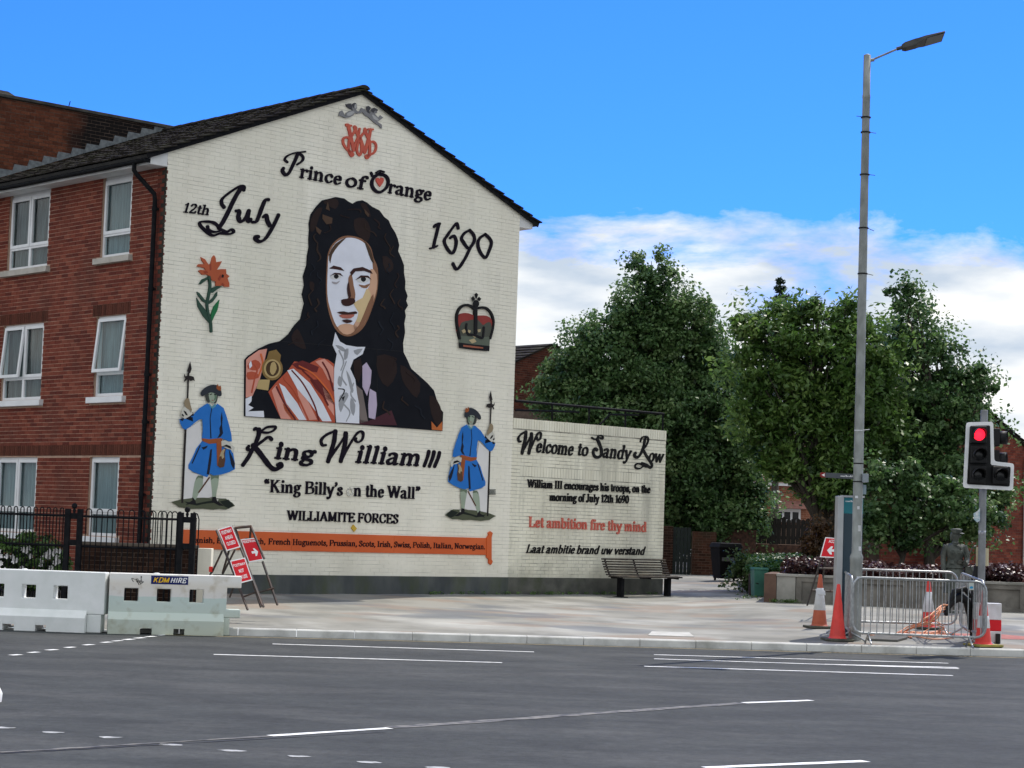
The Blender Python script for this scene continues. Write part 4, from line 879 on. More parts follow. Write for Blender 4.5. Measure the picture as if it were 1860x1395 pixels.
traced(t, o_, s_, [[[(412, 880), (412, 1000), (410, 1120)]]], m_=blk, thick=.085, thin=.085, rough=0, name='centre_arch', d=(.0, .052))
patch(t, 'orb', o_, s_, [(415, 822), (438, 835), (444, 860), (430, 885), (402, 885), (386, 860), (392, 835)], blk, 5, 2)
for poly in ([(416, 756), (434, 772), (424, 802), (416, 812), (408, 800), (402, 774)], [(370, 806), (388, 786), (406, 812), (402, 826), (386, 832)], [(462, 812), (442, 792), (424, 814), (432, 828), (448, 832)]): patch(t, 'cross_arm', o_, s_, poly, blk, 5)
# soldiers: the same figure, one mirrored
blue, blued, brn, brnd, grn, grnd, flesh, pal, fe = C('coat_blue', (.022, .155, .50)), C('coat_dark_edge', (.012, .015, .03)), C('belt_brown', (.30, .085, .03)), C('glove_brown', (.10, .05, .03)), C('mound_green', (.085, .095, .06)), C('mound_dark', (.015, .02, .016)), C('stocking_grey_green', (.30, .36, .28)), C('pale_sleeve', (.55, .54, .48)), C('halberd_black', (.022, .018, .018))
wht = C('board_white', (.66, .65, .64))
SOL = [
 ('backing', wht, 0, 0, [(165, 610), (275, 545), (290, 700), (235, 830), (205, 950), (330, 985), (420, 980), (385, 1140), (300, 1160), (140, 1165), (150, 900)]),
 ('mound', grn, 1, 0, [(45, 1185), (120, 1165), (220, 1152), (300, 1150), (400, 1155), (480, 1158), (530, 1190), (552, 1215), (480, 1245), (430, 1240), (380, 1246), (300, 1238), (200, 1240), (110, 1225), (75, 1200)]),
 ('mound_shadow', grnd, 2, 0, [(150, 1180), (250, 1195), (380, 1170), (430, 1185), (300, 1200), (250, 1212), (180, 1200)]),
 ('mound_shadow', grnd, 2, 0, [(430, 1180), (500, 1165), (540, 1212), (500, 1235), (470, 1220)]),
 ('halberd_pole', fe, 2, 0, [(176, 160), (190, 160), (182, 380), (168, 620), (155, 900), (142, 1192), (126, 1192), (138, 900), (152, 620), (170, 380)]),
 ('halberd_spear', fe, 3, 0, [(196, 70), (202, 95), (208, 130), (198, 160), (190, 168), (178, 156), (172, 148), (182, 120), (190, 90)]),
 ('halberd_axe', fe, 3, 0, [(150, 168), (160, 190), (175, 182), (208, 188), (225, 195), (233, 228), (222, 220), (200, 226), (185, 218), (170, 216), (152, 234), (148, 225), (158, 206), (148, 190)]),
 ('legs', flesh, 2, 0, [(248, 985), (300, 990), (296, 1050), (268, 1110), (240, 1168), (212, 1160), (222, 1090), (232, 1030)]),
 ('legs', flesh, 2, 0, [(358, 985), (425, 980), (418, 1050), (405, 1110), (400, 1152), (372, 1150), (368, 1080), (362, 1030)]),
 ('stocking_shade', C('stocking_shade', (.13, .17, .12)), 3, 0, [(300, 975), (258, 975), (240, 1010), (262, 990), (298, 1000)]),
 ('stocking_shade', C('stocking_shade', (.13, .17, .12)), 3, 0, [(360, 975), (425, 972), (422, 1000), (390, 992), (362, 1010)]),
 ('shoe', blk, 3, 0, [(212, 1148), (222, 1152), (240, 1180), (242, 1202), (200, 1200), (160, 1206), (190, 1186), (215, 1172)]),
 ('shoe', blk, 3, 0, [(372, 1145), (400, 1142), (405, 1165), (430, 1190), (462, 1214), (430, 1214), (395, 1196), (368, 1182)]),
 ('buckle', pal, 4, 0, [(404, 1165), (420, 1160), (414, 1180)]),
 ('sword', brnd, 3, 0, [(345, 985), (356, 990), (268, 1112), (256, 1110)]),
 ('hair', C('wig_grey', (.05, .055, .05)), 3, 2, [(322, 320), (345, 330), (352, 360), (350, 398), (330, 392), (318, 360)]),
 ('hair', C('wig_grey', (.05, .055, .05)), 3, 2, [(400, 330), (414, 340), (410, 380), (395, 405), (385, 390)]),
 ('face', flesh, 4, 2, [(345, 322), (375, 318), (402, 330), (405, 360), (396, 385), (375, 400), (355, 390), (345, 360)]),
 ('face_shade', C('face_shade', (.12, .19, .13)), 5, 0, [(385, 335), (402, 340), (404, 362), (392, 384), (384, 374), (390, 355)]),
 ('eyebrow', blk, 5, 0, [(350, 330), (368, 326), (370, 332), (352, 338)]),
 ('eyebrow', blk, 6, 0, [(384, 328), (400, 332), (400, 340), (384, 334)]),
 ('mouth', C('mouth_tint', (.30, .12, .10)), 5, 0, [(364, 378), (378, 376), (384, 381), (370, 384)]),
 ('hat', C('hat_black', (.03, .035, .045)), 6, 2, [(276, 335), (285, 305), (320, 275), (360, 258), (400, 258), (432, 285), (444, 320), (440, 345), (415, 345), (385, 322), (350, 318), (315, 335), (295, 347)]),
 ('hat_plume', brn, 7, 0, [(405, 262), (414, 250), (418, 268), (436, 264), (440, 285), (436, 304), (416, 300), (402, 285)]),
 ('coat_body', blue, 4, 0, [(330, 405), (348, 412), (366, 432), (395, 422), (412, 406), (460, 440), (482, 500), (505, 580), (522, 650), (526, 705), (500, 705), (470, 690), (440, 680), (400, 688), (350, 690), (288, 680), (296, 610), (290, 528), (262, 535), (228, 560), (195, 590), (160, 612), (135, 600), (116, 560), (110, 530), (150, 516), (215, 500), (268, 442)]),
 ('collar', C('collar_teal', (.10, .28, .36)), 5, 0, [(345, 405), (368, 430), (395, 405), (400, 425), (370, 448), (348, 425)]),
 ('coat_skirt', blue, 4, 0, [(292, 700), (345, 715), (435, 705), (500, 725), (535, 790), (550, 880), (550, 925), (500, 950), (440, 968), (380, 975), (350, 960), (330, 988), (280, 970), (215, 945), (182, 920), (182, 890), (215, 830), (245, 760)]),
 ('coat_opening', blued, 5, 0, [(364, 435), (370, 440), (356, 520), (360, 600), (364, 680), (354, 680), (352, 600), (350, 520)]),
 ('coat_opening', blued, 5, 0, [(355, 770), (368, 765), (362, 860), (345, 968), (326, 965), (335, 900)]),
 ('coat_fold', blued, 5, 0, [(446, 470), (452, 520), (448, 580), (455, 640), (440, 665), (410, 680), (430, 640), (426, 600), (440, 570), (436, 520)]),
 ('coat_fold', blued, 5, 0, [(500, 765), (530, 830), (550, 880), (540, 925), (520, 890), (508, 830)]),
 ('coat_fold', blued, 5, 0, [(270, 735), (280, 735), (215, 880), (205, 880), (240, 800)]),
 ('cuff', blued, 5, 0, [(110, 530), (135, 545), (150, 522), (215, 512), (218, 548), (200, 500), (215, 470), (225, 500)]),
 ('pocket', blued, 5, 0, [(285, 752), (305, 748), (335, 738), (325, 756), (300, 772)]),
 ('belt', brn, 6, 0, [(290, 680), (345, 688), (440, 678), (450, 690), (438, 716), (345, 724), (292, 702)]),
 ('sword_strap', brn, 7, 0, [(402, 700), (446, 690), (442, 800), (434, 905), (408, 898), (405, 800)]),
 ('glove', brnd, 8, 0, [(432, 800), (452, 770), (476, 756), (468, 810), (472, 850), (462, 905), (430, 914), (412, 900), (414, 878)]),
 ('glove_light', C('glove_light', (.40, .32, .20)), 9, 0, [(436, 790), (456, 765), (470, 765), (458, 800), (462, 830), (446, 845), (440, 820), (425, 825)]),
 ('hand', pal, 8, 0, [(440, 704), (470, 696), (500, 708), (525, 735), (546, 752), (540, 780), (528, 796), (515, 770), (490, 765), (462, 750), (442, 742)]),
 ('hand_detail', blk, 9, 0, [(445, 745), (480, 730), (512, 742), (520, 765), (500, 758), (480, 748)]),
 ('hand', C('hand_tan', (.28, .22, .14)), 8, 0, [(150, 380), (165, 362), (185, 366), (192, 400), (200, 430), (208, 455), (200, 480), (175, 450), (155, 432), (146, 405)]),
 ('sleeve', pal, 8, 0, [(150, 430), (175, 450), (205, 462), (214, 485), (190, 505), (165, 520), (150, 527), (120, 502), (128, 460)]),
 ('sleeve_detail', blk, 9, 0, [(140, 460), (160, 470), (175, 500), (160, 498), (148, 480)]),
 ('sleeve_detail', blk, 9, 0, [(130, 485), (145, 500), (140, 510), (125, 498)]),
]
cvL = lambda x, y: gp_(300 + x / 4.358, 640 + y / 4.358)
uL0, uL1 = cvL(45, 1185)[0], cvL(552, 1215)[0]; zL1 = cvL(196, 70)[1]; zL0 = cvL(480, 1245)[1]
uR0, uR1 = gp_(808.5, 934)[0], gp_(901, 936)[0]; zR1 = gp_(891.5, 709.7)[1]; zR0 = gp_(870, 945)[1]
def cvR(x, y):
    u, z = cvL(x, y); return (uR1 - (u - uL0) / (uL1 - uL0) * (uR1 - uR0), zR0 + (z - zL0) / (zL1 - zL0) * (zR1 - zR0))
for cv, lab, uu in ((cvL, 'blue-coated soldier cut-out with halberd on the left, above the railings', 1), (cvR, 'blue-coated soldier cut-out facing the other way, near the right corner of the gable', 7.6)):
    t = thing('soldier_cutout', lab, 'mural figure', G3(uu, 2.1, .01), group='painted soldier cut-outs on the gable')
    for nm, m_, lay, smo, poly in SOL: patch(t, nm, None, 1, poly, m_, lay, smo, conv=cv, base=.022, step=.0022)
# portrait: a plain posterised portrait of a bewigged man on a cut-out board
t = thing('portrait_board', 'huge portrait of a man in long dark curled wig, red cloak and cravat', 'mural portrait', G3(4.3, 4, .01))
o_, s_ = (430, 340), 3.033
OUT = [(44, 950), (60, 932), (120, 890), (180, 862), (240, 848), (285, 810), (315, 765), (352, 725), (362, 680), (372, 640), (360, 590), (372, 540), (366, 490), (385, 430), (388, 380), (398, 330), (396, 290), (400, 235), (398, 200), (408, 150), (440, 105), (472, 72), (500, 66), (545, 54), (590, 62), (612, 78), (638, 92), (660, 78), (690, 72), (715, 84), (745, 108), (785, 128), (812, 165), (835, 182), (852, 220), (872, 250), (886, 285), (894, 320), (888, 352), (905, 390), (920, 430), (920, 470), (928, 520), (926, 560), (940, 600), (932, 625), (942, 652), (925, 680), (930, 710), (922, 750), (926, 800), (915, 860), (918, 910), (938, 950), (960, 1000), (1000, 1035), (1050, 1080), (1085, 1120), (1100, 1170), (1115, 1215), (1136, 1240), (1132, 1343), (42, 1262)]
hairc, hbr, hb2 = C('wig_black', (.005, .006, .010)), C('wig_brown', (.022, .013, .012)), C('wig_tan', (.075, .045, .030))
edge = C('board_edge', (.02, .02, .022))
patch(t, 'board', o_, s_, OUT, hairc, 0)
pt = lambda name, poly, m_, lay, smo=0: patch(t, name, o_, s_, poly, m_, lay, smo)
# wig highlights
for poly in ([(405, 180), (440, 120), (470, 115), (450, 170), (430, 230), (405, 245)], [(475, 80), (540, 62), (560, 90), (540, 120), (500, 100)], [(680, 90), (712, 95), (735, 150), (728, 165), (700, 130)], [(645, 180), (700, 170), (735, 230), (720, 300), (680, 280), (650, 240)], [(330, 780), (355, 820), (380, 890), (340, 880), (310, 860), (300, 820)], [(1060, 1150), (1100, 1170), (1130, 1250), (1110, 1320), (1070, 1250)], [(900, 980), (950, 1010), (1010, 1080), (990, 1160), (940, 1110), (910, 1060)], [(770, 930), (860, 935), (880, 1020), (830, 1100), (780, 1040)], [(800, 380), (850, 400), (860, 450), (820, 470)], [(400, 520), (425, 530), (420, 570), (402, 560)]): pt('wig_highlight', poly, hbr, 1, 2)
for poly in ([(470, 150), (525, 170), (522, 200), (492, 205), (470, 175)], [(432, 215), (465, 240), (455, 262), (438, 245)], [(700, 120), (728, 150), (722, 165), (705, 145)], [(1070, 1290), (1100, 1325), (1130, 1290), (1130, 1341), (1072, 1336)], [(500, 80), (510, 130), (488, 120)]): pt('wig_highlight', poly, hb2 if poly[0][0] != 1070 else C('wig_orange', (.45, .13, .04)), 2, 0)
# face, generic
skin, sk2, sk3, sk4 = C('face_pale_lilac', (.70, .72, .80), .35), C('face_peach', (.60, .36, .24), .35), C('face_tan', (.24, .12, .07), .35), C('face_brown', (.045, .018, .016), .35)
pt('face_edge', [(494, 430), (502, 360), (530, 308), (575, 274), (625, 268), (690, 286), (735, 330), (752, 390), (775, 450), (774, 560), (750, 650), (705, 760), (650, 812), (592, 820), (540, 780), (505, 690), (490, 580)], sk3, 1, 3)
pt('face', [(500, 430), (508, 365), (540, 310), (590, 282), (650, 282), (705, 312), (738, 365), (745, 425), (748, 480), (735, 540), (700, 600), (680, 680), (640, 760), (590, 800), (548, 765), (518, 690), (497, 590)], skin, 2, 3)
pt('cheek_shade', [(735, 450), (768, 480), (768, 560), (745, 640), (705, 740), (660, 790), (640, 770), (672, 700), (700, 640), (705, 580), (730, 540)], sk2, 3, 2)
pt('cheek_shade', [(640, 640), (690, 610), (712, 560), (735, 590), (722, 660), (690, 735), (655, 740), (668, 690)], C('face_yellow', (.62, .47, .26), .35), 4, 2)
pt('chin_shade', [(552, 770), (595, 752), (640, 760), (662, 775), (625, 808), (585, 808)], sk2, 3, 2)
pt('nose_shade', [(612, 500), (630, 480), (640, 540), (650, 590), (640, 630), (600, 635), (615, 600), (612, 555)], sk3, 4, 2)
pt('nose_shade', [(572, 622), (600, 615), (640, 612), (648, 635), (615, 655), (580, 650)], sk4, 5, 2)
pt('eyebrow', [(505, 448), (530, 432), (570, 442), (590, 462), (550, 454)], sk4, 4)
pt('eyebrow', [(620, 470), (640, 448), (690, 440), (735, 460), (745, 478), (700, 462), (650, 464), (628, 490)], sk4, 5)
pt('eye', [(512, 492), (535, 478), (562, 482), (572, 498), (545, 508), (522, 506)], C('eye_white', (.62, .62, .62)), 4, 2)
pt('eye', [(655, 510), (685, 492), (718, 498), (728, 515), (700, 526), (672, 524)], C('eye_white', (.62, .62, .62)), 4, 2)
pt('iris', [(532, 485), (548, 480), (558, 492), (548, 505), (534, 500)], blk, 5, 2)
pt('iris', [(682, 498), (702, 496), (708, 510), (696, 522), (682, 514)], blk, 5, 2)
pt('eyelid', [(508, 490), (535, 472), (566, 474), (582, 492), (560, 482), (535, 480)], sk4, 6)
pt('eyelid', [(648, 512), (680, 486), (720, 488), (738, 510), (716, 498), (686, 496)], sk4, 6)
pt('eye_bag', [(520, 520), (545, 524), (565, 516), (548, 534), (528, 532)], C('bag_grey', (.36, .34, .36)), 4, 2)
pt('eye_bag', [(668, 536), (700, 542), (732, 530), (712, 556), (684, 552)], sk3, 4, 2)
pt('mouth', [(548, 690), (585, 684), (612, 690), (650, 684), (660, 696), (625, 702), (580, 702)], sk4, 5, 2)
pt('mouth', [(560, 704), (600, 702), (645, 702), (625, 722), (580, 722)], C('lip_red', (.40, .13, .10)), 5, 2)
pt('mouth_shade', [(575, 735), (605, 728), (635, 738), (605, 750)], sk4, 5, 2)
# cloak, brooch and cravat
rdl, rdm, rdd, rdo, cw = C('cloak_pink', (.62, .28, .22), .4), C('cloak_red', (.42, .085, .045), .4), C('cloak_dark', (.13, .022, .022), .4), C('cloak_orange', (.58, .13, .04), .4), C('cravat_white', (.66, .68, .74), .4)
pt('cloak', [(50, 952), (66, 936), (120, 898), (165, 890), (150, 960), (125, 1060), (85, 1150), (48, 1160)], rdl, 1)
pt('cloak_fold', [(62, 970), (100, 950), (130, 975), (110, 1010), (60, 1000)], rdm, 2, 2); pt('cloak_fold', [(55, 1020), (105, 1020), (118, 1050), (60, 1060)], rdm, 2, 2)
pt('cloak_light', [(64, 975), (76, 955), (82, 985), (68, 1000)], cw, 3)
pt('cloak', [(170, 1130), (215, 1075), (280, 1010), (315, 960), (400, 970), (455, 940), (500, 950), (535, 975), (540, 1298), (400, 1288), (240, 1276)], rdm, 1)
for poly, c_ in (([(190, 1120), (215, 1090), (260, 1180), (330, 1280), (240, 1275)], rdl), ([(275, 1010), (310, 1000), (400, 1080), (470, 1190), (520, 1290), (470, 1290), (400, 1190), (330, 1110)], cw), ([(330, 1110), (380, 1160), (440, 1280), (380, 1284), (345, 1200)], rdl), ([(230, 1080), (262, 1100), (330, 1190), (380, 1283), (340, 1282), (270, 1190)], cw),
                 ([(430, 960), (480, 945), (530, 990), (532, 1080), (500, 1060), (470, 1000)], rdl), ([(400, 1060), (450, 1060), (520, 1140), (535, 1200), (480, 1160), (430, 1110)], rdd), ([(300, 975), (360, 955), (450, 990), (440, 1020), (360, 1010), (330, 1000)], rdd), ([(250, 1190), (300, 1230), (345, 1282), (300, 1280), (262, 1230)], rdo), ([(340, 1040), (380, 1080), (430, 1180), (400, 1150), (350, 1080)], rdd), ([(470, 1100), (528, 1160), (534, 1260), (500, 1210)], rdl)):
    pt('cloak_fold', poly, c_, 2 if c_ is not cw else 3, 0)
pt('breast', [(48, 1160), (85, 1150), (105, 1110), (170, 1125), (240, 1275), (48, 1260)], hairc, 2); pt('lace_edge', [(46, 1165), (80, 1150), (78, 1180), (60, 1200), (90, 1215), (60, 1235), (145, 1232), (148, 1268), (46, 1261)], cw, 3)
pt('brooch_strap', [(175, 905), (215, 895), (240, 925), (235, 960), (160, 955)], C('gold_dark', (.22, .14, .05)), 3)
pt('brooch_strap', [(120, 1060), (180, 1060), (170, 1120), (105, 1110)], C('gold_light', (.45, .33, .15)), 3)
ring = [(192 + 58 * math.cos(a), 1000 + 64 * math.sin(a)) for a in np.linspace(0, 2 * math.pi, 21)[:-1]]
pt('brooch', ring, C('gold_dark', (.22, .14, .05)), 4); pt('brooch', [(192 + 46 * math.cos(a), 1000 + 52 * math.sin(a)) for a in np.linspace(0, 2 * math.pi, 21)[:-1]], C('gold_light', (.45, .33, .15)), 5)
pt('brooch', [(192 + 36 * math.cos(a), 1000 + 42 * math.sin(a)) for a in np.linspace(0, 2 * math.pi, 21)[:-1]], C('brooch_dark', (.07, .04, .02)), 6); pt('brooch_relief', [(185, 970), (205, 965), (215, 1000), (195, 1035), (178, 1015)], C('gold_light', (.45, .33, .15)), 7, 2)
pt('cravat', [(540, 800), (565, 850), (600, 870), (660, 880), (705, 880), (690, 920), (640, 950), (622, 1000), (650, 1060), (660, 1140), (672, 1200), (672, 1302), (545, 1296), (532, 1100), (534, 1000), (548, 920), (525, 870)], cw, 3)
lace = C('lace_grey', (.30, .31, .33), .4)
for poly in ([(590, 900), (612, 890), (606, 940), (588, 950)], [(560, 1040), (578, 1060), (570, 1100), (552, 1080)], [(600, 1010), (622, 1050), (640, 1120), (628, 1130), (612, 1070)], [(565, 1150), (600, 1130), (612, 1150), (590, 1190), (570, 1240), (558, 1200)], [(625, 1160), (650, 1200), (640, 1260), (622, 1220)], [(540, 870), (580, 880), (600, 905), (570, 900)], [(640, 900), (690, 890), (660, 925)]): pt('lace_fold', poly, lace, 4, 2)
pt('lace_fold', [(575, 1160), (592, 1150), (582, 1180)], blk, 5)
for poly, c_ in (([(690, 985), (712, 965), (740, 1010), (735, 1080), (715, 1150), (690, 1100)], C('lilac_sleeve', (.45, .38, .50))), ([(730, 1110), (765, 1130), (770, 1200), (760, 1280), (725, 1270), (722, 1200)], C('lilac_sleeve', (.45, .38, .50))), ([(655, 1090), (690, 1120), (720, 1290), (680, 1300)], C('taupe_sleeve', (.17, .14, .13))), ([(640, 960), (680, 940), (690, 1000), (670, 1080), (645, 1040)], hbr), ([(545, 1298), (560, 1270), (640, 1275), (720, 1290), (850, 1230), (880, 1312), (700, 1308)], C('waistcoat_plum', (.06, .02, .028)))):
    pt('sleeve', poly, c_, 2, 0)
for x0, y0, x1, y1 in ((60, 0, 0, 0),): pass
# curls of the wig and creases of the cloak, cut as thin strokes
random.seed(21)
for (x, y, a_) in [(430, 260, 1.5), (450, 330, 1.6), (420, 420, 1.7), (450, 470, 1.5), (410, 560, 1.7), (440, 620, 1.6), (400, 690, 2.0), (440, 740, 1.9), (350, 830, 2.6), (820, 260, 1.4), (850, 330, 1.5), (830, 420, 1.5), (880, 480, 1.6), (850, 560, 1.5), (895, 620, 1.5), (850, 690, 1.5), (880, 760, 1.5), (840, 830, 1.4), (860, 930, 1.3), (940, 1020, .9), (620, 120, .2), (560, 150, .4), (700, 200, .9), (760, 180, 1.0), (520, 210, 2.2), (800, 620, 1.5), (790, 740, 1.5), (480, 840, 2.4), (800, 1180, 1.2), (900, 1150, 1.0), (980, 1200, .9)]:
    L_ = random.uniform(50, 95); P = [(x + L_ * q * math.cos(a_) + 11 * math.sin(q * 6 + x), y + L_ * q * math.sin(a_) + 5 * math.cos(q * 5 + y)) for q in (0, .25, .5, .75, 1)]
    traced(t, o_, s_, [[P]], m_=random.choice([hbr, C('wig_blue_grey', (.010, .013, .020)), C('wig_dark_brown', (.030, .019, .015))]), thick=random.uniform(.02, .045), thin=.012, rough=0, name='curl', d=(.02, .038))
for P, c_ in (([(300, 1010), (360, 1080), (420, 1190), (450, 1285)], rdd), ([(255, 1050), (320, 1130), (390, 1280)], rdm), ([(215, 1100), (260, 1190), (320, 1280)], rdd), ([(470, 965), (500, 1020), (530, 1120)], rdd), ([(340, 985), (420, 1030), (500, 1120), (532, 1180)], rdo), ([(360, 1010), (440, 1090), (500, 1200)], rdd), ([(80, 960), (110, 1000), (95, 1060), (80, 1130)], rdm), ([(130, 920), (140, 970), (118, 1040)], rdo), ([(560, 900), (585, 960), (570, 1010)], lace), ([(600, 960), (575, 1040), (600, 1090)], lace), ([(640, 1080), (625, 1140), (650, 1180)], lace), ([(590, 1200), (620, 1240), (600, 1290)], lace), ([(556, 1110), (590, 1120), (560, 1180)], blk)):
    traced(t, o_, s_, [[P]], m_=c_, thick=.035, thin=.012, rough=.002, name='crease', d=(.02, .041))
pt('nose_shade', [(603, 560), (612, 520), (618, 560), (625, 600), (612, 612)], sk4, 6, 2); pt('hairline', [(505, 372), (540, 312), (600, 278), (560, 318), (522, 372), (512, 420)], hb2, 4, 2); pt('hairline', [(700, 296), (735, 345), (752, 420), (735, 400), (715, 345)], hb2, 4, 2)
pt('jaw_shade', [(720, 640), (748, 590), (744, 650), (700, 745), (655, 800), (625, 812), (670, 760)], sk3, 5, 2)
# panel joints of the board
for a, c in (((245, 850), (915, 905)), ((532, 830), (540, 1290)), ((770, 900), (772, 1310))):
    traced(t, o_, s_, [[[a, ((a[0] + c[0]) / 2, (a[1] + c[1]) / 2), c]]], m_=edge, thick=.008, thin=.008, rough=0, name='joint', d=(.0, .034))
# small marks on the wall: yellow diamond, little vent plates
t = thing('wall_plate', 'small yellow diamond plate above the orange banner', 'plate', G3(3.9, 1.8, .01)); patch(t, 'plate', None, 1, [(642, 953), (648, 960), (643, 966), (638, 959)], C('plate_yellow', (.55, .36, .05)), 0, conv=gp_)
t = thing('wall_vent', 'small slatted vent plate beside the right hand soldier', 'vent', G3(8, 2.4, .01))
for i in range(3):
    y_ = 889 + i * 3.6; patch(t, 'slat', None, 1, [(889, y_), (900, y_), (900, y_ + 2), (889, y_ + 2)], C('vent_grey', (.12, .13, .12)), 0, conv=gp_)
# ================================================================== railings, garden and things on the left
def pv(px, py):
    r = ray(px, py); lo_y, hi_y = 28.0, 28.0          # first crossing of the sight line with the sloping pavement
    f = lambda y: HC + r.z / r.y * y - zp(r.x / r.y * y, y)
    while hi_y < 70 and f(hi_y) > 0: lo_y = hi_y; hi_y += .1
    for _ in range(25):
        m_ = (lo_y + hi_y) / 2
        if f(m_) > 0: lo_y = m_
        else: hi_y = m_
    return Vector((r.x / r.y * hi_y, hi_y, zp(r.x / r.y * hi_y, hi_y)))
def bar_(fr_name, a, c, r, m_, par, n=6, name='bar'):
    b = MB(); b.tube([a, c], r, n); return b.build(name, m_, par)
def sq(mb, a, c, w):
    """square bar between two points"""
    a, c = Vector(a), Vector(c); d = (c - a).normalized(); x = d.orthogonal().normalized() if abs(d.z) < .9 else Vector((1, 0, 0)); x = (x - d * x.dot(d)).normalized(); y = d.cross(x)
    mb.add([p + x * sx * w / 2 + y * sy * w / 2 for p in (a, c) for sx, sy in ((-1, -1), (1, -1), (1, 1), (-1, 1))], [(0, 1, 2, 3)[::-1], (4, 5, 6, 7), (0, 1, 5, 4), (1, 2, 6, 5), (2, 3, 7, 6), (3, 0, 4, 7)])
# posts stand on the pavement edge; P2 near the corner of the gable, P1 to its left
P2 = at(335, 1050, 34.2); P1 = at(129, 1050, 34.2); P2.z = P1.z = zp(P2.x, P2.y)
RTOP = at(335, 930, 34.2).z
def railing(label, A, B_, n, z0, zt, ends=None, hoop=True, group='black hooped railings round the garden'):
    t = thing('railing', label, 'railing', ((A.x + B_.x) / 2, (A.y + B_.y) / 2, z0), group=group)
    A = Vector((A.x, A.y, 0)); B_ = Vector((B_.x, B_.y, 0)); D = B_ - A; L = D.length; e = D / L
    for zz in (zt - .13, z0 + (zt - z0) * .62 - .02, z0 + .08):
        b = MB(); sq(b, A + ZV * zz, B_ + ZV * zz, .028); b.build('rail', M_black, t)
    me = None
    for i in range(n):
        w = L / n * .5; c = A + e * (L / n * (i + .5))
        if me is None:
            b = MB(); r = w * .5
            P = [e * (-r) + ZV * 0] + [e * (-r) + ZV * (zt - z0 - r)] + [e * (-r * math.cos(q * math.pi / 6)) + ZV * (zt - z0 - r + r * math.sin(q * math.pi / 6)) for q in range(1, 6)] + [e * r + ZV * (zt - z0 - r), e * r]
            b.tube(P, .010, 5); o = b.build('hoop_bar', M_black, t); me = o.data; o.location = c + ZV * z0; o.matrix_parent_inverse = parent_world(t).inverted()
        else:
            o = link(bpy.data.objects.new('hoop_bar', me)); o.location = c + ZV * z0; o.parent = t; o.matrix_parent_inverse = parent_world(t).inverted()
    return t
gz_ = P2.z
q0 = P1 + (Vector((-.17, 0, 0))); back = V * .75 - U * .66
LEFTEND = P1 + Vector((-3.9, 1.6, 0))
t1 = railing('run of black hooped railing in front of the white-flowered bush', LEFTEND, P1 + Vector((-.16, .03, 0)), 30, gz_, RTOP)
t2 = railing('run of black hooped railing in front of the low brick garden wall', P1 + Vector((.16, 0, 0)), P2 + Vector((-.12, 0, 0)), 9, gz_, RTOP)
t3 = railing('short black hooped railing going back from the end post to the downpipe', P2 + Vector((-.06, .1, 0)), CORNER - U * .12 + V * .15 + Vector((0, -.35, 0)), 5, gz_, RTOP)
for P, lab in ((P1, 'black railing post of twin bars with ball finial beside the flowered bush'), (P2, 'black railing post of twin bars with ball finial in front of the gable')):
    t = thing('railing_post', lab, 'post', P, group='twin bar railing posts')
    for dx in (-.105, .105):
        b = MB(); b.box((P.x + dx - .045, P.y - .05, P.z), (P.x + dx + .045, P.y + .05, RTOP - .01)); b.build('upright', M_black, t, bevel=.006)
    for zz in (RTOP - .13, RTOP - .58, gz_ + .1):
        b = MB(); b.box((P.x - .058, P.y - .035, zz - .05), (P.x + .058, P.y + .035, zz + .05)); b.build('plate', M_black, t)
    b = MB(); b.lathe([(.012, RTOP - .1), (.03, RTOP - .03), (.016, RTOP - .01)] + [(.05 * math.cos(a), RTOP + .04 + .05 * math.sin(a)) for a in np.linspace(-1.2, 1.55, 8)], (P.x, P.y, 0), 12); b.build('ball_finial', M_black, t)
sb = MB(); q = at(355, 940, 34.3)
t = thing('railing_end_post', 'thin black end post with short rails in front of the orange banner', 'post', (q.x, q.y, gz_))
b = MB(); b.box((q.x - .022, q.y - .02, gz_), (q.x + .022, q.y + .02, at(355, 941, 34.3).z)); b.build('upright', M_black, t)
for zz in (.10, .62): b = MB(); sq(b, (P2.x + .15, P2.y, RTOP - zz), (q.x, q.y, RTOP - zz - .02), .03); b.build('rail', M_black, t)
b = MB(); b.tube([(P2.x + .2, P2.y + .02, gz_), (P2.x + .2, P2.y + .02, RTOP - .12), (P2.x + .17, P2.y + .02, RTOP - .03), (P2.x + .10, P2.y + .02, RTOP)], .011, 6); b.build('hoop_bar', M_black, t)
# low garden wall
GWY = 34.75; xa, xb = at(146, 1000, GWY).x, at(358, 1000, GWY).x; zt = at(250, 987, GWY).z
t = thing('garden_wall', 'low dark brown brick garden wall behind the railings', 'wall', ((xa + xb) / 2, GWY, gz_))
WF = lambda a, z, d: Vector((a, GWY - d, z))
b = MB(); b.box((xa, gz_ - .3, -.22), (xb, zt - .05, -.006), WF); cw_ = b.build('wall_core', M_dmort, t)
masonry(cw_, 'gwall', WF, xa, xb, gz_, zt - .06, M_gbrick, nparts=300)
b = MB(); b.box((xa - .02, zt - .05, -.24), (xb, zt, .015), WF); b.build('coping', mat('brown_coping', (.10, .08, .065), (.17, .14, .11), 6, .9), t, bevel=.006)
b = MB(); x2 = at(385, 1010, GWY + .1).x; b.prism([(0, 0), (x2 - xb, 0), (x2 - xb, .25), (0, .25)], lambda a, c, d: Vector((xb + .003 + a, GWY + c, d)), gz_ - .3, at(370, 996, GWY).z); b.build('white_end', M_wbrick, t, bevel=.008)
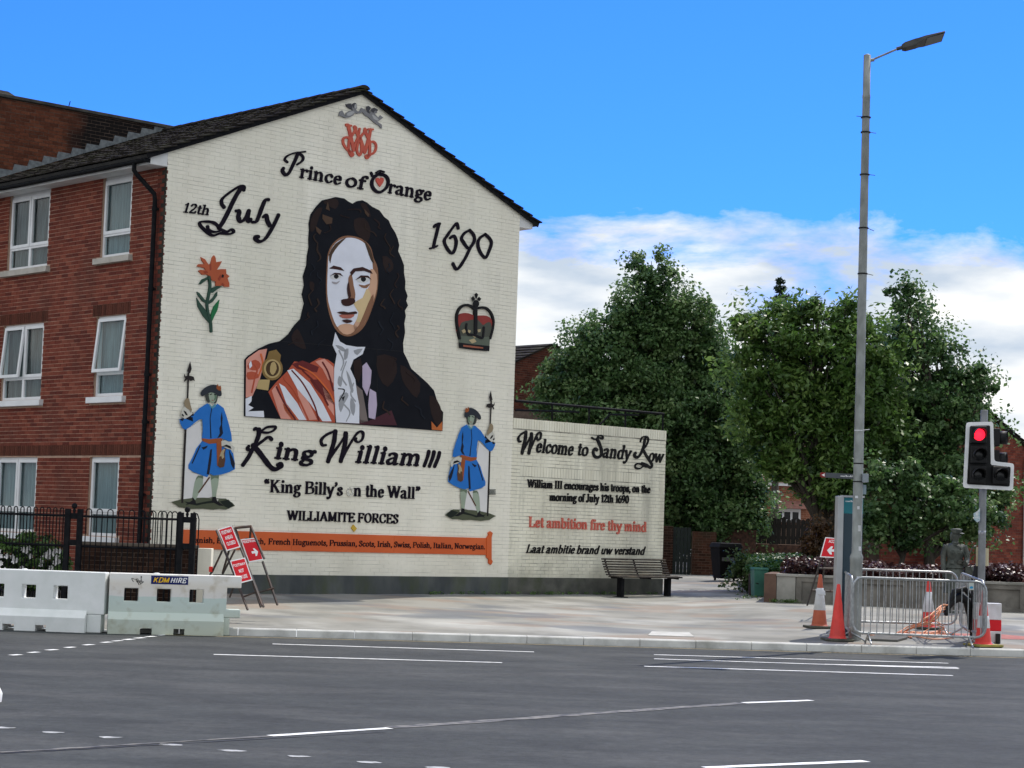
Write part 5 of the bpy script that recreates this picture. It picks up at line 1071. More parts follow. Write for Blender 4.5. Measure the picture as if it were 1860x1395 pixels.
# ------------------------------------------------------------------ leaves
M_leafs = {}
def leafmat(name, cols, tr=.25, rough=.45):
    return mat(name, cols[0], None, rough=rough, tint=cols, tr=tr, spec=.5)
def leaves(name, centers, radii, per, size, m_, parent, droop=.3, flat=None, kind=None, long=1.6, tints=None):
    """a cloud of leaf-sized faces gathered in sprays round given centres"""
    C_ = np.array(centers, float); R_ = np.array(radii, float); K = len(C_); n = K * per
    ci = np.repeat(np.arange(K), per)
    d = rng.normal(size=(n, 3)); d /= np.linalg.norm(d, axis=1)[:, None]
    rr = rng.random(n) ** .45
    p = C_[ci] + d * (R_[ci] * rr)[:, None] * np.array([1, 1, .72])
    # leaf frame: normals mostly up and out
    nn = rng.normal(size=(n, 3)) * .75 + d * .5 + np.array([0, 0, .75]); nn /= np.linalg.norm(nn, axis=1)[:, None]
    ax = np.cross(nn, rng.normal(size=(n, 3))); ax /= np.linalg.norm(ax, axis=1)[:, None]; ax[:, 2] -= droop * rng.random(n); ax /= np.linalg.norm(ax, axis=1)[:, None]
    bx = np.cross(nn, ax); s = size * (.6 + .8 * rng.random(n))[:, None]
    a = p - ax * s * .5 * long; c = p + ax * s * .5 * long; b1 = p + bx * s * .5 + nn * s * .08; b2 = p - bx * s * .5 + nn * s * .08
    v = np.stack([a, b1, c, b2], 1).reshape(-1, 3)
    me = bpy.data.meshes.new(name); me.vertices.add(4 * n); me.vertices.foreach_set('co', v.ravel()); me.loops.add(4 * n); me.loops.foreach_set('vertex_index', np.arange(4 * n, dtype=np.int32))
    me.polygons.add(n); me.polygons.foreach_set('loop_start', np.arange(0, 4 * n, 4, dtype=np.int32)); me.polygons.foreach_set('loop_total', np.full(n, 4, np.int32)); me.update(calc_edges=True)
    at_ = me.attributes.new('tint', 'FLOAT', 'FACE'); base = rng.random(K) if tints is None else np.array(tints)
    at_.data.foreach_set('value', np.clip(base[ci] * .65 + rng.random(n) * .4 - .03, 0, 1).astype(np.float32))
    me.materials.append(m_); o = link(bpy.data.objects.new(name, me)); o.parent = parent
    if parent: o.matrix_parent_inverse = parent_world(parent).inverted()
    return tag(o, kind=kind)
M_shrub = leafmat('shrub_leaf', [(.035, .075, .018), (.08, .16, .034), (.16, .29, .06)])
M_flower = mat('white_petal', (.75, .73, .72), rough=.6)
M_bark = mat('bark', (.035, .03, .024), (.075, .065, .052), 9, .95, stretch=(3, 3, .6), bump=.8, bscale=30)
t = thing('flowering_bush', 'green bush with white blooms behind the railings on the left', 'bush', (at(50, 1040, 35.2).x, 35.2, gz_))
cs = []; 
for _ in range(150):
    px = random.uniform(-60, 120); top = 965 + 25 * abs(math.sin(px * .07)) + max(0, px - 80) * .6; py = random.uniform(top, 1065); y = random.uniform(34.7, 35.7); cs.append(at(px, py, y))
leaves('foliage', cs, [.16] * len(cs), 60, .05, M_shrub, t)
b = MB()
for _ in range(46):
    px = random.uniform(-40, 114); py = random.uniform(988 + 12 * abs(math.sin(px * .07)), 1045); c = at(px, py, 34.62 + random.random() * .1)
    for q in range(6):
        a = q * 1.05; r = random.uniform(.028, .045); e = Vector((math.cos(a), -.35, math.sin(a))) * r; f2 = Vector((math.cos(a + .9), -.35, math.sin(a + .9))) * r
        b.add([c, c + e, c + (e + f2) * .75, c + f2], [(0, 1, 2, 3)])
b.build('blooms', M_flower, t, kind='stuff')
b = MB()
for _ in range(9):
    c = at(random.uniform(-20, 100), 1050, 35.1); b.tube([(c.x, c.y, gz_ - .05), (c.x + random.uniform(-.1, .1), c.y, gz_ + .5), (c.x + random.uniform(-.3, .3), c.y, gz_ + 1.0)], [.02, .014, .006], 5)
b.build('stems', M_bark, t)

# ------------------------------------------------------------------ water-filled barriers
M_wbar = bpy.data.materials.new('barrier_plastic'); M_wbar.use_nodes = True
_t = M_wbar.node_tree; _p = _t.nodes['Principled BSDF']; _p.inputs['Roughness'].default_value = .45; _p.inputs['Subsurface Weight'].default_value = 0
_tc = N('ShaderNodeTexCoord', _t); _sp = N('ShaderNodeSeparateXYZ', _t); _t.links.new(_tc.outputs['Object'], _sp.inputs[0])
_n = N('ShaderNodeTexNoise', _t); _n.inputs['Scale'].default_value = 2.2; _n.inputs['Detail'].default_value = 6; _t.links.new(_tc.outputs['Object'], _n.inputs['Vector'])
_m = N('ShaderNodeMath', _t, operation='MULTIPLY_ADD'); _t.links.new(_n.outputs['Fac'], _m.inputs[0]); _m.inputs[1].default_value = .07; _t.links.new(_sp.outputs['Z'], _m.inputs[2])
_r = N('ShaderNodeValToRGB', _t); _e = _r.color_ramp.elements; _e[0].position = .0; _e[0].color = (.52, .56, .47, 1); _e[1].position = .60; _e[1].color = (.55, .65, .62, 1)
for ps, c in ((.612, (.74, .72, .70, 1)), (.80, (.76, .72, .65, 1)), (.90, (.84, .83, .80, 1))): x = _e.new(ps); x.color = c
_t.links.new(_m.outputs[0], _r.inputs[0])
_n2 = N('ShaderNodeTexNoise', _t); _n2.inputs['Scale'].default_value = 5; _n2.inputs['Detail'].default_value = 8; _t.links.new(_tc.outputs['Object'], _n2.inputs['Vector'])
_r2 = N('ShaderNodeValToRGB', _t); _r2.color_ramp.elements[0].position = .55; _r2.color_ramp.elements[1].position = .75; _r2.color_ramp.elements[0].color = (1, 1, 1, 1); _r2.color_ramp.elements[1].color = (.72, .67, .58, 1); _t.links.new(_n2.outputs['Fac'], _r2.inputs[0])
_x = N('ShaderNodeMixRGB', _t, blend_type='MULTIPLY'); _x.inputs[0].default_value = 1; _t.links.new(_r.outputs[0], _x.inputs[1]); _t.links.new(_r2.outputs[0], _x.inputs[2]); _t.links.new(_x.outputs[0], _p.inputs['Base Color'])
M_wbar2 = mat('barrier_plastic_clean', (.76, .79, .78), (.85, .87, .87), 2.5, .45, c3=(.66, .70, .67), s3=1.1)
BH = .93
def water_barrier(label, pl, pr, m_, L=2.06):
    """pl, pr ends at the foot in the world; profile with ledge, three windows and two fork slots"""
    t = thing('water_barrier', label, 'barrier', (0, 0, 0), group='white plastic road barriers')
    k = BH
    F_ = lambda a, z, d: Vector((a, -d, z))
    b = MB()
    xs = [0, .32, .50, .94, 1.12, 1.56, 1.74, 1.94, L]; zs = [.30 * k, .44 * k, .535 * k, .755 * k, .80 * k, 1.0 * k]
    def solid(i, j):
        if i in (1, 3, 5) and j == 2: return False
        if i == 7: return m_ is M_wbar2 or j in (0, 4)                       # tongues at the right end
        return True
    xs2 = [.03, .26, .48, .76, .98, 1.26, 1.48, 1.84, L]
    cells(b, F_, xs2, zs, solid, -.13, .13)
    b.build('upper_body', m_, t, bevel=.014)
    b = MB(); xx = [.03, .52, .70, 1.03, 1.20, 1.80]
    # lower body, a sloping ledge over an upright foot, two slots cut through at the ground
    for i in range(5):
        z0 = .095 if i in (1, 3) else .0
        poly = [(-.24, z0), (.24, z0), (.25, .24 * k), (.135, .36 * k), (-.135, .36 * k), (-.25, .24 * k)]
        xa_, xb_ = xx[i], xx[i + 1]
        vs = [Vector((xa_, -p[0], p[1])) for p in poly] + [Vector((xb_, -p[0], p[1])) for p in poly]
        n = 6; fs = [(q, (q + 1) % n, n + (q + 1) % n, n + q) for q in range(n)]
        if i == 0: fs.append(tuple(range(n))[::-1])
        if i == 4: fs.append(tuple(range(n, 2 * n)))
        if i in (0, 2): fs.append((n + 0, n + 1, 1, 0)[:0] or tuple())
        fs = [f for f in fs if f]; b.add(vs, fs)
        if i < 4:     # cheek of the slot
            xc = xb_; b.add([(xc, -.24, 0), (xc, .24, 0), (xc, .24, .095), (xc, -.24, .095)], [(0, 1, 2, 3)])
    b.build('lower_body', m_, t)
    b = MB(); b.box((1.802, -.125, .0), (2.02 if m_ is M_wbar2 else 1.90, .125, .30 * k - .002)); b.build('foot_block', m_, t, bevel=.012)
    b = MB(); b.lathe([(.045, k - .01), (.05, k + .006), (.03, k + .016)], (.75, 0, 0), 12); b.build('filler_cap', M_wbar2, t)
    d = pr - pl; t.rotation_euler = (0, 0, math.atan2(d.y, d.x)); t.location = (pl.x, pl.y, pl.z)
    return t
pa = gnd(190, 1143, 0); pb = gnd(436, 1137, 0); pa = Vector((at(191, 1143, 31.3).x, 31.3, 0.0)); pb = Vector((pa.x + 2, 31.75, .02))
wb2 = water_barrier('white barrier unit with green tide mark and blue and yellow hire sticker', pa, pb, M_wbar)
pc = Vector((pa.x - 2.06, pa.y + .12, 0)); wb1 = water_barrier('clean white barrier unit left of the one with the sticker', pc, Vector((pa.x, pa.y, 0)), M_wbar2)
pd = Vector((pc.x - 2.06, pc.y + .15, 0)); wb0 = water_barrier('white barrier unit at the left edge, mostly cut off', pd, pc, M_wbar2) if False else None
# sticker and scribble on the second unit
st = MB(); FB = lambda a, z, d: wb2_m @ Vector((a, -d, z))
wb2_m = Matrix.LocRotScale(wb2.location, wb2.rotation_euler, None)
blu, yel, wh = C('sticker_navy', (.012, .02, .12)), C('sticker_yellow', (.80, .48, .03)), C('sticker_white', (.85, .85, .85))
sx0, sx1 = .66, 1.23; sz0, sz1 = .775, .905
b = MB(); b.box((sx0, sz0, .13), (sx1, sz1, .1325), FB); stk = b.build('sticker', blu, wb2)
def sans(parent, text, A, w, h, m_, fr, slant=0., th=.30, d=(.0, .002), name='letter'):
    run(parent, text, A, (A[0] + w, A[1]), h / 1.5, m_, fr, slant=slant, th=th, tn=th * .75, serif=False, d=d, name=name, nib=0, joined=False)
sans(stk, 'KDM', (sx0 + .03, sz0 + .028), .24, .075, yel, FB, slant=.3, d=(.1322, .1350)); sans(stk, 'HIRE', (sx0 + .295, sz0 + .028), .235, .075, wh, FB, slant=.3, d=(.1322, .1350))
b = MB(); random.seed(3)
for _ in range(9):
    x, z = random.uniform(.40, .56), random.uniform(.78, .88); pen(b, catm([Vector((x, z)), Vector((x + random.uniform(-.05, .05), z + random.uniform(-.03, .03))), Vector((x + random.uniform(-.05, .05), z - .04))], 4), FB, .129, .1312, .010, .006)
b.build('scribble', M_black, wb2)

# ------------------------------------------------------------------ temporary signs on folding frames
M_sred = C('sign_red', (.62, .025, .035), .35); M_swh = C('sign_white', (.82, .82, .82), .35); M_rust = mat('rusty_black_steel', (.018, .017, .017), (.05, .035, .028), 14, .6, c3=(.12, .05, .025), s3=3)
def panel(parent, corners, m_edge, y=None, lines=(), arrow=None, name='panel'):
    """corners px tl,tr,br,bl at given depths -> flat sheet 6 mm thick, with red face and letters"""
    tl, tr_, br, bl = corners; nrm = (tr_ - tl).cross(bl - tl).normalized()
    if nrm.dot(EYE - tl) < 0: nrm = -nrm
    f = lambda a, c, d: bl + (br - bl) * a + (tl - bl) * c + ((tr_ - tl) - (br - bl)) * (a * c) + nrm * d
    b = MB(); b.prism([(0, 0), (1, 0), (1, 1), (0, 1)], f, 0, .008); p = b.build(name, m_edge, parent, bevel=0)
    mx_ = .055; b = MB(); b.prism([(mx_, mx_ * .8), (1 - mx_, mx_ * .8), (1 - mx_, 1 - mx_ * .8), (mx_, 1 - mx_ * .8)], f, .008, .0095); b.build('face', M_sred, p)
    for txt, x0, z0, w, h in lines: sans(p, txt, (x0, z0), w, h, M_swh, f, d=(.0096, .0115), th=.26)
    if arrow:
        cx, cz, w, h, dr = arrow
        A = [(-.5, .15), (0, .15), (-.12, .5), (.12, .5), (.5, 0), (.12, -.5), (-.12, -.5), (0, -.15), (-.5, -.15)]
        b = MB(); b.prism([(cx + dr * x * w, cz + z * h) for x, z in A], f, .0096, .012); b.build('arrow', M_swh, p)
    return p
def q3(L_, y): return [at(x, yy, y + dy) for x, yy, dy in L_]
# front sign: arrow to the right
Y0 = 33.2
t = thing('road_sign', 'red sign with white arrow pointing right on a leaning black folding frame', 'sign', pv(460, 1100), group='temporary red and white signs')
panel(t, q3([(437, 980, .25), (465, 977, .25), (479, 1017, .05), (452, 1022, .05)], Y0), M_swh, lines=(('PEDESTRIANS', .08, .82, .84, .10),), arrow=(.62, .38, .42, .34, 1))
b = MB()
for A, B_ in (((427, 958, .32), (474, 1103, -.25)), ((456, 957, .32), (480, 1015, .05)), ((477, 1020, .05), (504, 1099, -.25)), ((434, 985, .3), (452, 1020, .1))): sq(b, at(A[0], A[1], Y0 + A[2]), at(B_[0], B_[1], Y0 + B_[2]), .028)
sq(b, at(426, 959, Y0 + .32), at(457, 956, Y0 + .32), .032); sq(b, at(466, 1077, Y0 - .18), at(498, 1068, Y0 - .16), .022); b.build('front_frame', M_rust, t)
b = MB()
for A, B_ in (((428, 958, .34), (404, 1042, .9)), ((456, 957, .34), (446, 1060, .9))): sq(b, at(A[0], A[1], Y0 + A[2]), at(B_[0], B_[1], Y0 + B_[2]), .026)
b.build('rear_frame', M_rust, t)
t = thing('road_sign', 'red sign with three white words leaning left, uppermost of the group', 'sign', pv(430, 1100), group='temporary red and white signs')
panel(t, q3([(396, 962, .3), (421, 954.5, .3), (437, 994, .1), (412, 1001, .1)], Y0 - .35), M_swh, lines=(('FOOTWAY', .14, .72, .72, .15), ('AHEAD', .24, .46, .52, .15), ('CLOSED', .2, .20, .6, .15)))
b = MB()
for A, B_ in (((393, 963, .32), (424, 1040, -.1)), ((424, 1040, -.1), (450, 1108, -.3)), ((421, 956, .32), (447, 1020, 0)), ((447, 1020, 0), (479, 1103, -.3))): sq(b, at(A[0], A[1], Y0 - .3 + A[2]), at(B_[0], B_[1], Y0 - .3 + B_[2]), .027)
sq(b, at(440, 1085, Y0 - .5), at(466, 1075, Y0 - .5), .02); b.build('front_frame', M_rust, t)
b = MB(); sq(b, at(404, 1000, Y0), at(385, 1040, Y0 + .45), .026); sq(b, at(384, 1039, Y0 + .45), at(370, 1075, Y0 + .7), .026); sq(b, at(427, 998, Y0 - .1), at(405, 1042, Y0 + .4), .026); b.build('rear_frame', M_rust, t)
b = MB(); c = at(383, 1034, Y0 + .4); b.box((c.x - .03, c.y - .03, c.z - .045), (c.x + .03, c.y + .03, c.z + .045)); b.build('lamp_bracket', C('bracket_red', (.6, .04, .03)), t, bevel=.01)
t = thing('road_sign', 'red sign with white words standing lowest of the group beside the barrier end', 'sign', pv(440, 1105), group='temporary red and white signs')
panel(t, q3([(418, 1019, .2), (445, 1013, .2), (459, 1054, 0), (432, 1061, 0)], Y0 - .5), M_swh, lines=(('FOOTWAY', .10, .70, .8, .11), ('NOT', .34, .42, .32, .14), ('IN USE', .26, .16, .5, .14)))
b = MB(); sq(b, at(418, 1020, Y0 - .27), at(432, 1061, Y0 - .47), .024); sq(b, at(445, 1013, Y0 - .27), at(459, 1054, Y0 - .47), .024); sq(b, at(432, 1061, Y0 - .47), at(450, 1108, Y0 - .7), .024); sq(b, at(459, 1054, Y0 - .47), at(476, 1100, Y0 - .7), .024); b.build('front_frame', M_rust, t)
b = MB(); sq(b, at(445, 1013, Y0 - .25), at(417, 1085, Y0 + .1), .022); b.build('rear_frame', M_rust, t)

# ================================================================== bench
t = thing('bench', 'weathered slatted bench with curved back at the end of the low white wall', 'bench', (0, 0, 0))
M_bs = mat('bench_slat', (.020, .018, .017), (.06, .052, .045), 10, .8, spec=.15, stretch=(1, 1, 5), c3=(.14, .115, .08), s3=2.5)
LB = 2.02
prof = [(.30, .43), (.235, .437), (.17, .44), (.105, .437), (.04, .432)]                       # seat slats: (forward, up)
bk = [(-.05, .47), (-.08, .524), (-.108, .578), (-.134, .632), (-.158, .686), (-.18, .740), (-.20, .794)]
def slat(f, z, w, th, ang, inset=0.0):
    c, s_ = math.cos(ang), math.sin(ang); b = MB(); b.box((0 + inset, -w / 2, -th / 2), (LB - inset, w / 2, th / 2), lambda x, y, zz: Vector((x, f + y * c - zz * s_, z + y * s_ + zz * c))); b.build('slat', M_bs, t, bevel=.006)
for f, z in prof: slat(f, z, .055, .03, 0)
for i, (f, z) in enumerate(bk): slat(f, z, .034, .026, math.radians(108), 0)
for x in (.12, LB / 2, LB - .12):
    b = MB(); pts = [(x, .31, .405), (x, .17, .412), (x, .0, .408), (x, -.07, .47), (x, -.15, .62), (x, -.225, .80)]
    b.tube(pts, .022, 6); b.build('bracket', M_black, t)
for x in (.27, LB - .27):
    b = MB(); b.box((x - .045, .06, 0), (x + .045, .20, .40)); b.box((x - .09, -.02, -.01), (x + .09, .28, .012)); b.build('leg', M_black, t, bevel=.006)
# placed along the wall, seat facing away from it
bl_ = pv(1123, 1083); br_ = pv(1216, 1083.5); dv = Vector((U.x, U.y, 0)); mid = (bl_ + br_) / 2
t.rotation_euler = (0, 0, YAW + math.pi); 
t.location = mid + dv * (LB / 2) + V * .13
t.location.z = zp(mid.x, mid.y)

# ================================================================== right side: cones
M_cred = mat('cone_red', (.68, .035, .028), (.78, .055, .045), 5, .42, c3=(.5, .05, .04), s3=3); M_cor = mat('cone_faded_orange', (.40, .085, .04), (.50, .12, .06), 5, .6, c3=(.3, .08, .05), s3=3); M_cw = mat('cone_sleeve', (.72, .74, .78), (.60, .62, .65), 8, .35, c3=(.5, .5, .48), s3=3)
M_cb = mat('cone_base', (.055, .06, .05), (.12, .12, .09), 6, .8); M_cby = mat('cone_base_yellow', (.20, .18, .04), (.32, .28, .07), 6, .8)
def cone(label, p, h, sleeves, m1=None, mb_=None, base=.24, rz=0., tilt=0.):
    m1 = m1 or M_cred; t = thing('traffic_cone', label, 'cone', (0, 0, 0), group='traffic cones')
    R = lambda z: .145 - (.145 - .027) * (z / h) ** .93
    zs = [0.03] + sorted(x for s_ in sleeves for x in s_) + [h - .03]
    b = MB(); pr = [(R(.03) + .03, .03), (R(.05), .05)] + [(R(z), z) for z in np.linspace(.08, h - .02, 12)] + [(.022, h)]
    b.lathe(pr, n=20); b.build('body', m1, t)
    for z0, z1 in sleeves:
        b = MB(); b.lathe([(R(z0) + .002, z0), (R(z0) + .005, z0 + .004), (R(z1) + .005, z1 - .004), (R(z1) + .002, z1)], n=20); b.build('sleeve', M_cw, t)
    b = MB(); k = base; poly = [(-k, -k + .05), (-k + .05, -k), (k - .05, -k), (k, -k + .05), (k, k - .05), (k - .05, k), (-k + .05, k), (-k, k - .05)]
    b.prism(poly, lambda a, c, d: Vector((a, c, d)), 0, .035); b.build('base', mb_ or M_cb, t, bevel=.006)
    t.location = p; t.rotation_euler = (tilt, 0, rz); return t
c1 = pv(1488, 1140); cone('faded orange cone with one white sleeve and a torn tag', c1, .94, [(.31, .70)], M_cor, rz=.2)
b = MB(); q = c1 + Vector((-.10, -.12, .68)); b.prism([(0, 0), (.09, .02), (.17, -.03), (.18, -.10), (.08, -.12), (.02, -.09)], lambda a, c, d: q + Vector((a, -.02 * math.sin(a * 40), c)) - Vector((0, d, 0)), 0, .003); o = b.build('torn_tag', M_cw, bpy.data.objects['traffic_cone'])
cone('plain bright red cone at the left end of the crowd barriers', pv(1521, 1163), .93, [], rz=.1)
cone('red cone with white sleeve inside the crowd barriers above the orange cable', pv(1685.5, 1142), .86, [(.30, .66)], rz=.5)

# ------------------------------------------------------------------ crowd barriers
def crowd_barrier(label, A, B_, n, h=1.08, feet=(.12, .88)):
    t = thing('crowd_barrier', label, 'barrier', ((A.x + B_.x) / 2, (A.y + B_.y) / 2, min(A.z, B_.z)), group='galvanised crowd barriers')
    A, B_ = Vector(A), Vector(B_); D = B_ - A; D2 = Vector((D.x, D.y, 0)); L = D2.length; e = D2 / L; zs = lambda s: A.z + (B_.z - A.z) * s / L
    P = lambda s, z: Vector((A.x, A.y, 0)) + e * s + ZV * (zs(s) + z)
    r = .16 if L > 1 else .12; z0 = .17
    pts = []
    for cx, cz, a0 in ((r, z0 + r, math.pi), (L - r, z0 + r, 1.5 * math.pi), (L - r, h - r, 0), (r, h - r, .5 * math.pi)):
        for q in range(5): a = a0 + q * math.pi / 8; pts.append(P(cx + r * math.cos(a), cz + r * math.sin(a)))
    b = MB(); b.tube(pts, .021, 8, closed=True); b.build('frame', M_galv, t)
    me = None; hb = h - z0 - .02
    for i in range(n):
        s = L * (i + .75) / (n + .5)
        lo = z0 + (r - math.sqrt(max(0, r * r - (r - min(s, L - s)) ** 2)) if min(s, L - s) < r else 0); hi = h - (lo - z0)
        b = MB(); b.tube([P(s, lo), P(s, hi)], .0085, 5); b.build('bar', M_galv, t)
    nrm = Vector((-e.y, e.x, 0))
    for f in feet:
        s = L * f; b = MB(); b.tube([P(s, z0 + .02), P(s, z0 - .03) + nrm * .02, P(s, 0.01) + nrm * .26], .016, 6); b.tube([P(s, z0 + .02), P(s, z0 - .03) - nrm * .02, P(s, .01) - nrm * .26], .016, 6); b.build('foot', M_galv, t)
    return t
zc = lambda x, y: zp(x, y)
def pp(px, y): p = at(px, 1160, y); return Vector((p.x, p.y, zp(p.x, p.y)))
yF = kerb_y(5.0) + .38
cone('red cone with white sleeve on a yellow base at the right end of the barriers', pp(1786, yF + .36), .95, [(.30, .50)], mb_=M_cby, rz=.3, base=.26)
FA, FB_ = pp(1548, yF), pp(1790, yF + .02)
crowd_barrier('front crowd barrier panel facing the road', FA, FB_, 20)
RA, RB = pp(1526, yF + 2.1), pp(1737, yF + 2.3)
crowd_barrier('rear crowd barrier panel behind the lamp post', RA, RB, 17)
crowd_barrier('left end crowd barrier panel seen nearly edge on', pp(1524, yF + 1.95), pp(1546, yF + .08), 15, feet=(.2, .85))
crowd_barrier('right end crowd barrier panel running back to the statue', pp(1743, yF + 2.2), pp(1786, yF + .15), 15, feet=(.15, .85))
t = thing('notice_tag', 'small pale tag with a blue mark tied on the right end barrier bars', 'tag', at(1765, 1065, yF + .8))
c = at(1764, 1065, yF + .8); b = MB(); b.box((c.x - .045, c.y - .012, c.z - .06), (c.x + .045, c.y - .008, c.z + .06)); b.build('card', C('tag_pale', (.5, .56, .52)), t); b = MB(); b.prism([(-.03, -.035), (.02, -.04), (.035, -.01), (.01, .005), (-.02, -.005)], lambda a, z, d: Vector((c.x + a, c.y - .012 - d, c.z + z)), 0, .002); b.build('mark', C('tag_blue', (.03, .30, .55)), t)
# orange duct cables
M_cab = mat('orange_cable', (.62, .20, .09), (.75, .36, .20), 10, .5)
t = thing('cable_bundle', 'tangle of pale orange cables spilling from a black duct onto the pavement', 'cable', pv(1700, 1155)); random.seed(12)
mouth = at(1722, 1105, yF + .9)
for i in range(7):
    b = MB(); s = mouth + Vector((random.uniform(-.03, .03), random.uniform(-.03, .03), random.uniform(-.05, .06)))
    P = [s, s + Vector((-.12 - .05 * i * .5, -.15, .02 - .02 * i)), s + Vector((-.28 - .03 * i, -.3, -.22))]
    g = pv(random.uniform(1625, 1700), random.uniform(1148, 1157)); g.z += .015; P.append(g + Vector((.2, .1, .1))); P.append(g)
    for q in range(4):
        g = pv(random.uniform(1572, 1735), random.uniform(1149, 1163)); g.z += .018; P.append(g)
    b.tube(catm(P, 6), .011, 6); b.build('cable', M_cab, t)
t = thing('duct_end', 'black plastic duct end hanging over the barrier bars by the cables', 'duct', pv(1735, 1150))
b = MB(); m1_ = mouth; b.tube([m1_ + Vector((-.05, -.1, -.1)), m1_ + Vector((-.02, -.02, .0)), m1_ + Vector((.08, .05, .13)), m1_ + Vector((.22, .12, .20)), m1_ + Vector((.36, .2, .12)), m1_ + Vector((.42, .25, -.1)), m1_ + Vector((.45, .3, -.35))], [.04, .05, .075, .085, .07, .055, .045], 10); b.build('duct', M_blackp, t)
b = MB(); b.tube([m1_ + Vector((.05, 0, .12)), m1_ + Vector((.1, .02, .28)), m1_ + Vector((.3, .1, .34)), m1_ + Vector((.42, .2, .2))], [.03, .05, .05, .03], 8); b.build('wrap', M_blackp, t)
t = thing('cover_slab', 'loose dark slab lying on the pavement in front of the cables', 'slab', pv(1610, 1163))
P = [pv(x, y) for x, y in ((1575, 1160), (1600, 1155), (1650, 1155), (1648, 1161), (1630, 1166), (1578, 1164))]
b = MB(); b.prism([(p.x, p.y) for p in P], lambda a, c, d: Vector((a, c, zp(a, c) + d)), .002, .035); b.build('slab', M_conc if False else mat('dark_slab', (.07, .07, .065), (.12, .12, .11), 5, .9), t, recalc=True)
t = thing('inspection_cover', 'pale rectangular inspection cover set in the pavement near the kerb', 'cover', pv(1217, 1152))
P = [pv(x, y) for x, y in ((1184, 1147.5), (1252, 1149.5), (1261, 1157), (1177, 1154.5))]; b = MB(); b.prism([(p.x, p.y) for p in P][::-1], lambda a, c, d: Vector((a, c, zp(a, c) + d)), 0, .008); b.build('cover', mat('pale_cover', (.36, .36, .33), (.48, .48, .45), 4, .8), t, recalc=True)
# red and white foot block
t = thing('barrier_block', 'white and red plastic barrier block standing behind the right hand cone', 'barrier', pv(1790, 1160))
c = pp(1792, yF + 1.0); zt_ = at(1791, 1095, c.y).z; H = zt_ - c.z
for nm, a0, a1, m_ in (('white_body', 0, .30, M_cw), ('red_band', .30, .58, M_sred), ('white_top', .58, 1, M_cw)):
    b = MB(); b.box((c.x - .22, c.y - .12, c.z + H * a0 + .001), (c.x + .22, c.y + .12, c.z + H * a1)); b.build(nm, m_, t, bevel=.012)
b = MB(); b.box((c.x + .12, c.y - .18, c.z), (c.x + .19, c.y - .10, c.z + .16)); b.build('foot', M_blackp, t, bevel=.008)
b = MB(); P = [pv(x, y) for x, y in ((1690, 1150), (1815, 1152), (1860, 1156), (1925, 1158), (1925, 1163), (1830, 1161), (1740, 1158))]; b.prism([(p.x, p.y) for p in P], lambda a, c_, d: Vector((a, c_, zp(a, c_) + d)), -.01, .003); tag(b.build('red_surfacing', mat('red_tactile', (.30, .10, .085), (.38, .16, .13), 6, .9), None, recalc=True), kind='structure')

# ------------------------------------------------------------------ lamp post
Lp = pp(1552.5, yF + .55); LY = Lp.y
top = at(1569.5, 100, LY); H = top.z
t = thing('street_lamp', 'tall galvanised lamp post with a short arm and flat dark head', 'street lamp', Lp)
bs = at(1553.5, 1015, LY)
M_pole = mat('weathered_pole', (.20, .215, .205), (.33, .35, .34), 6, .55, metal=.25, c3=(.20, .21, .19), s3=2.2, stretch=(1, 1, .5), bump=.2)
X = lambda z: Lp.x + 0.0
b = MB(); b.lathe([(.105, Lp.z - .02), (.105, bs.z - .08), (.112, bs.z), (.112, bs.z + .04), (.084, bs.z + .10), (.080, 4.2), (.078, 4.22), (.074, 6.0), (.066, H - .75), (.070, H - .74), (.070, H - .69), (.064, H - .68), (.063, H), (.03, H + .015)], (Lp.x, LY, 0), 18); b.build('pole', M_pole, t)
a0, a1, a2 = at(1577, 108, LY), at(1632, 88, LY), at(1712, 66, LY)
b = MB(); b.tube([(Lp.x + .03, LY, H - .09), (Lp.x + .12, LY, H - .075)], .03, 8); b.tube([Vector((Lp.x + .06, LY, H - .09)), Vector((a1.x, LY, a1.z))], .018, 8); b.build('arm', M_pole, t)
hd = Vector((a2.x - a1.x, 0, a2.z - a1.z)); hl = hd.length; e = hd / hl; up = Vector((-e.z, 0, e.x))
wv = Vector((0, .92, -.32)); fh = lambda a, w, d: Vector((a1.x, LY, a1.z)) + e * a + wv * w * .98 + up * d
M_head = mat('lamp_head_grey', (.035, .036, .036), (.06, .06, .06), 6, .5); 
b = MB(); b.tube([fh(-.03, 0, 0), fh(.10, 0, 0)], .034, 10); b.build('spigot', M_head, t)
b = MB()
sec = [(.06, .05, -.035, .035), (.12, .075, -.05, .05), (.30, .08, -.05, .06), (.36, .10, -.035, .05), (.46, .155, -.02, .035), (.80, .165, -.012, .018), (hl, .15, -.004, .006)]
vs = []
for a, w, d0, d1 in sec: vs += [fh(a, -w, d0), fh(a, w, d0), fh(a, w * .85, d1), fh(a, -w * .85, d1)]
fs = [(4 * i + j, 4 * i + (j + 1) % 4, 4 * i + 4 + (j + 1) % 4, 4 * i + 4 + j) for i in range(len(sec) - 1) for j in range(4)] + [(3, 2, 1, 0), tuple(4 * (len(sec) - 1) + j for j in range(4))]
b.add(vs, fs); b.build('head', M_head, t, recalc=True, bevel=.006)
b = MB(); b.box((.48, -.13, -.024), (.78, .13, -.018), lambda a, w, d: fh(a, w, d)); b.build('lens', mat('lamp_lens', (.12, .125, .12), rough=.3), t)
b = MB()
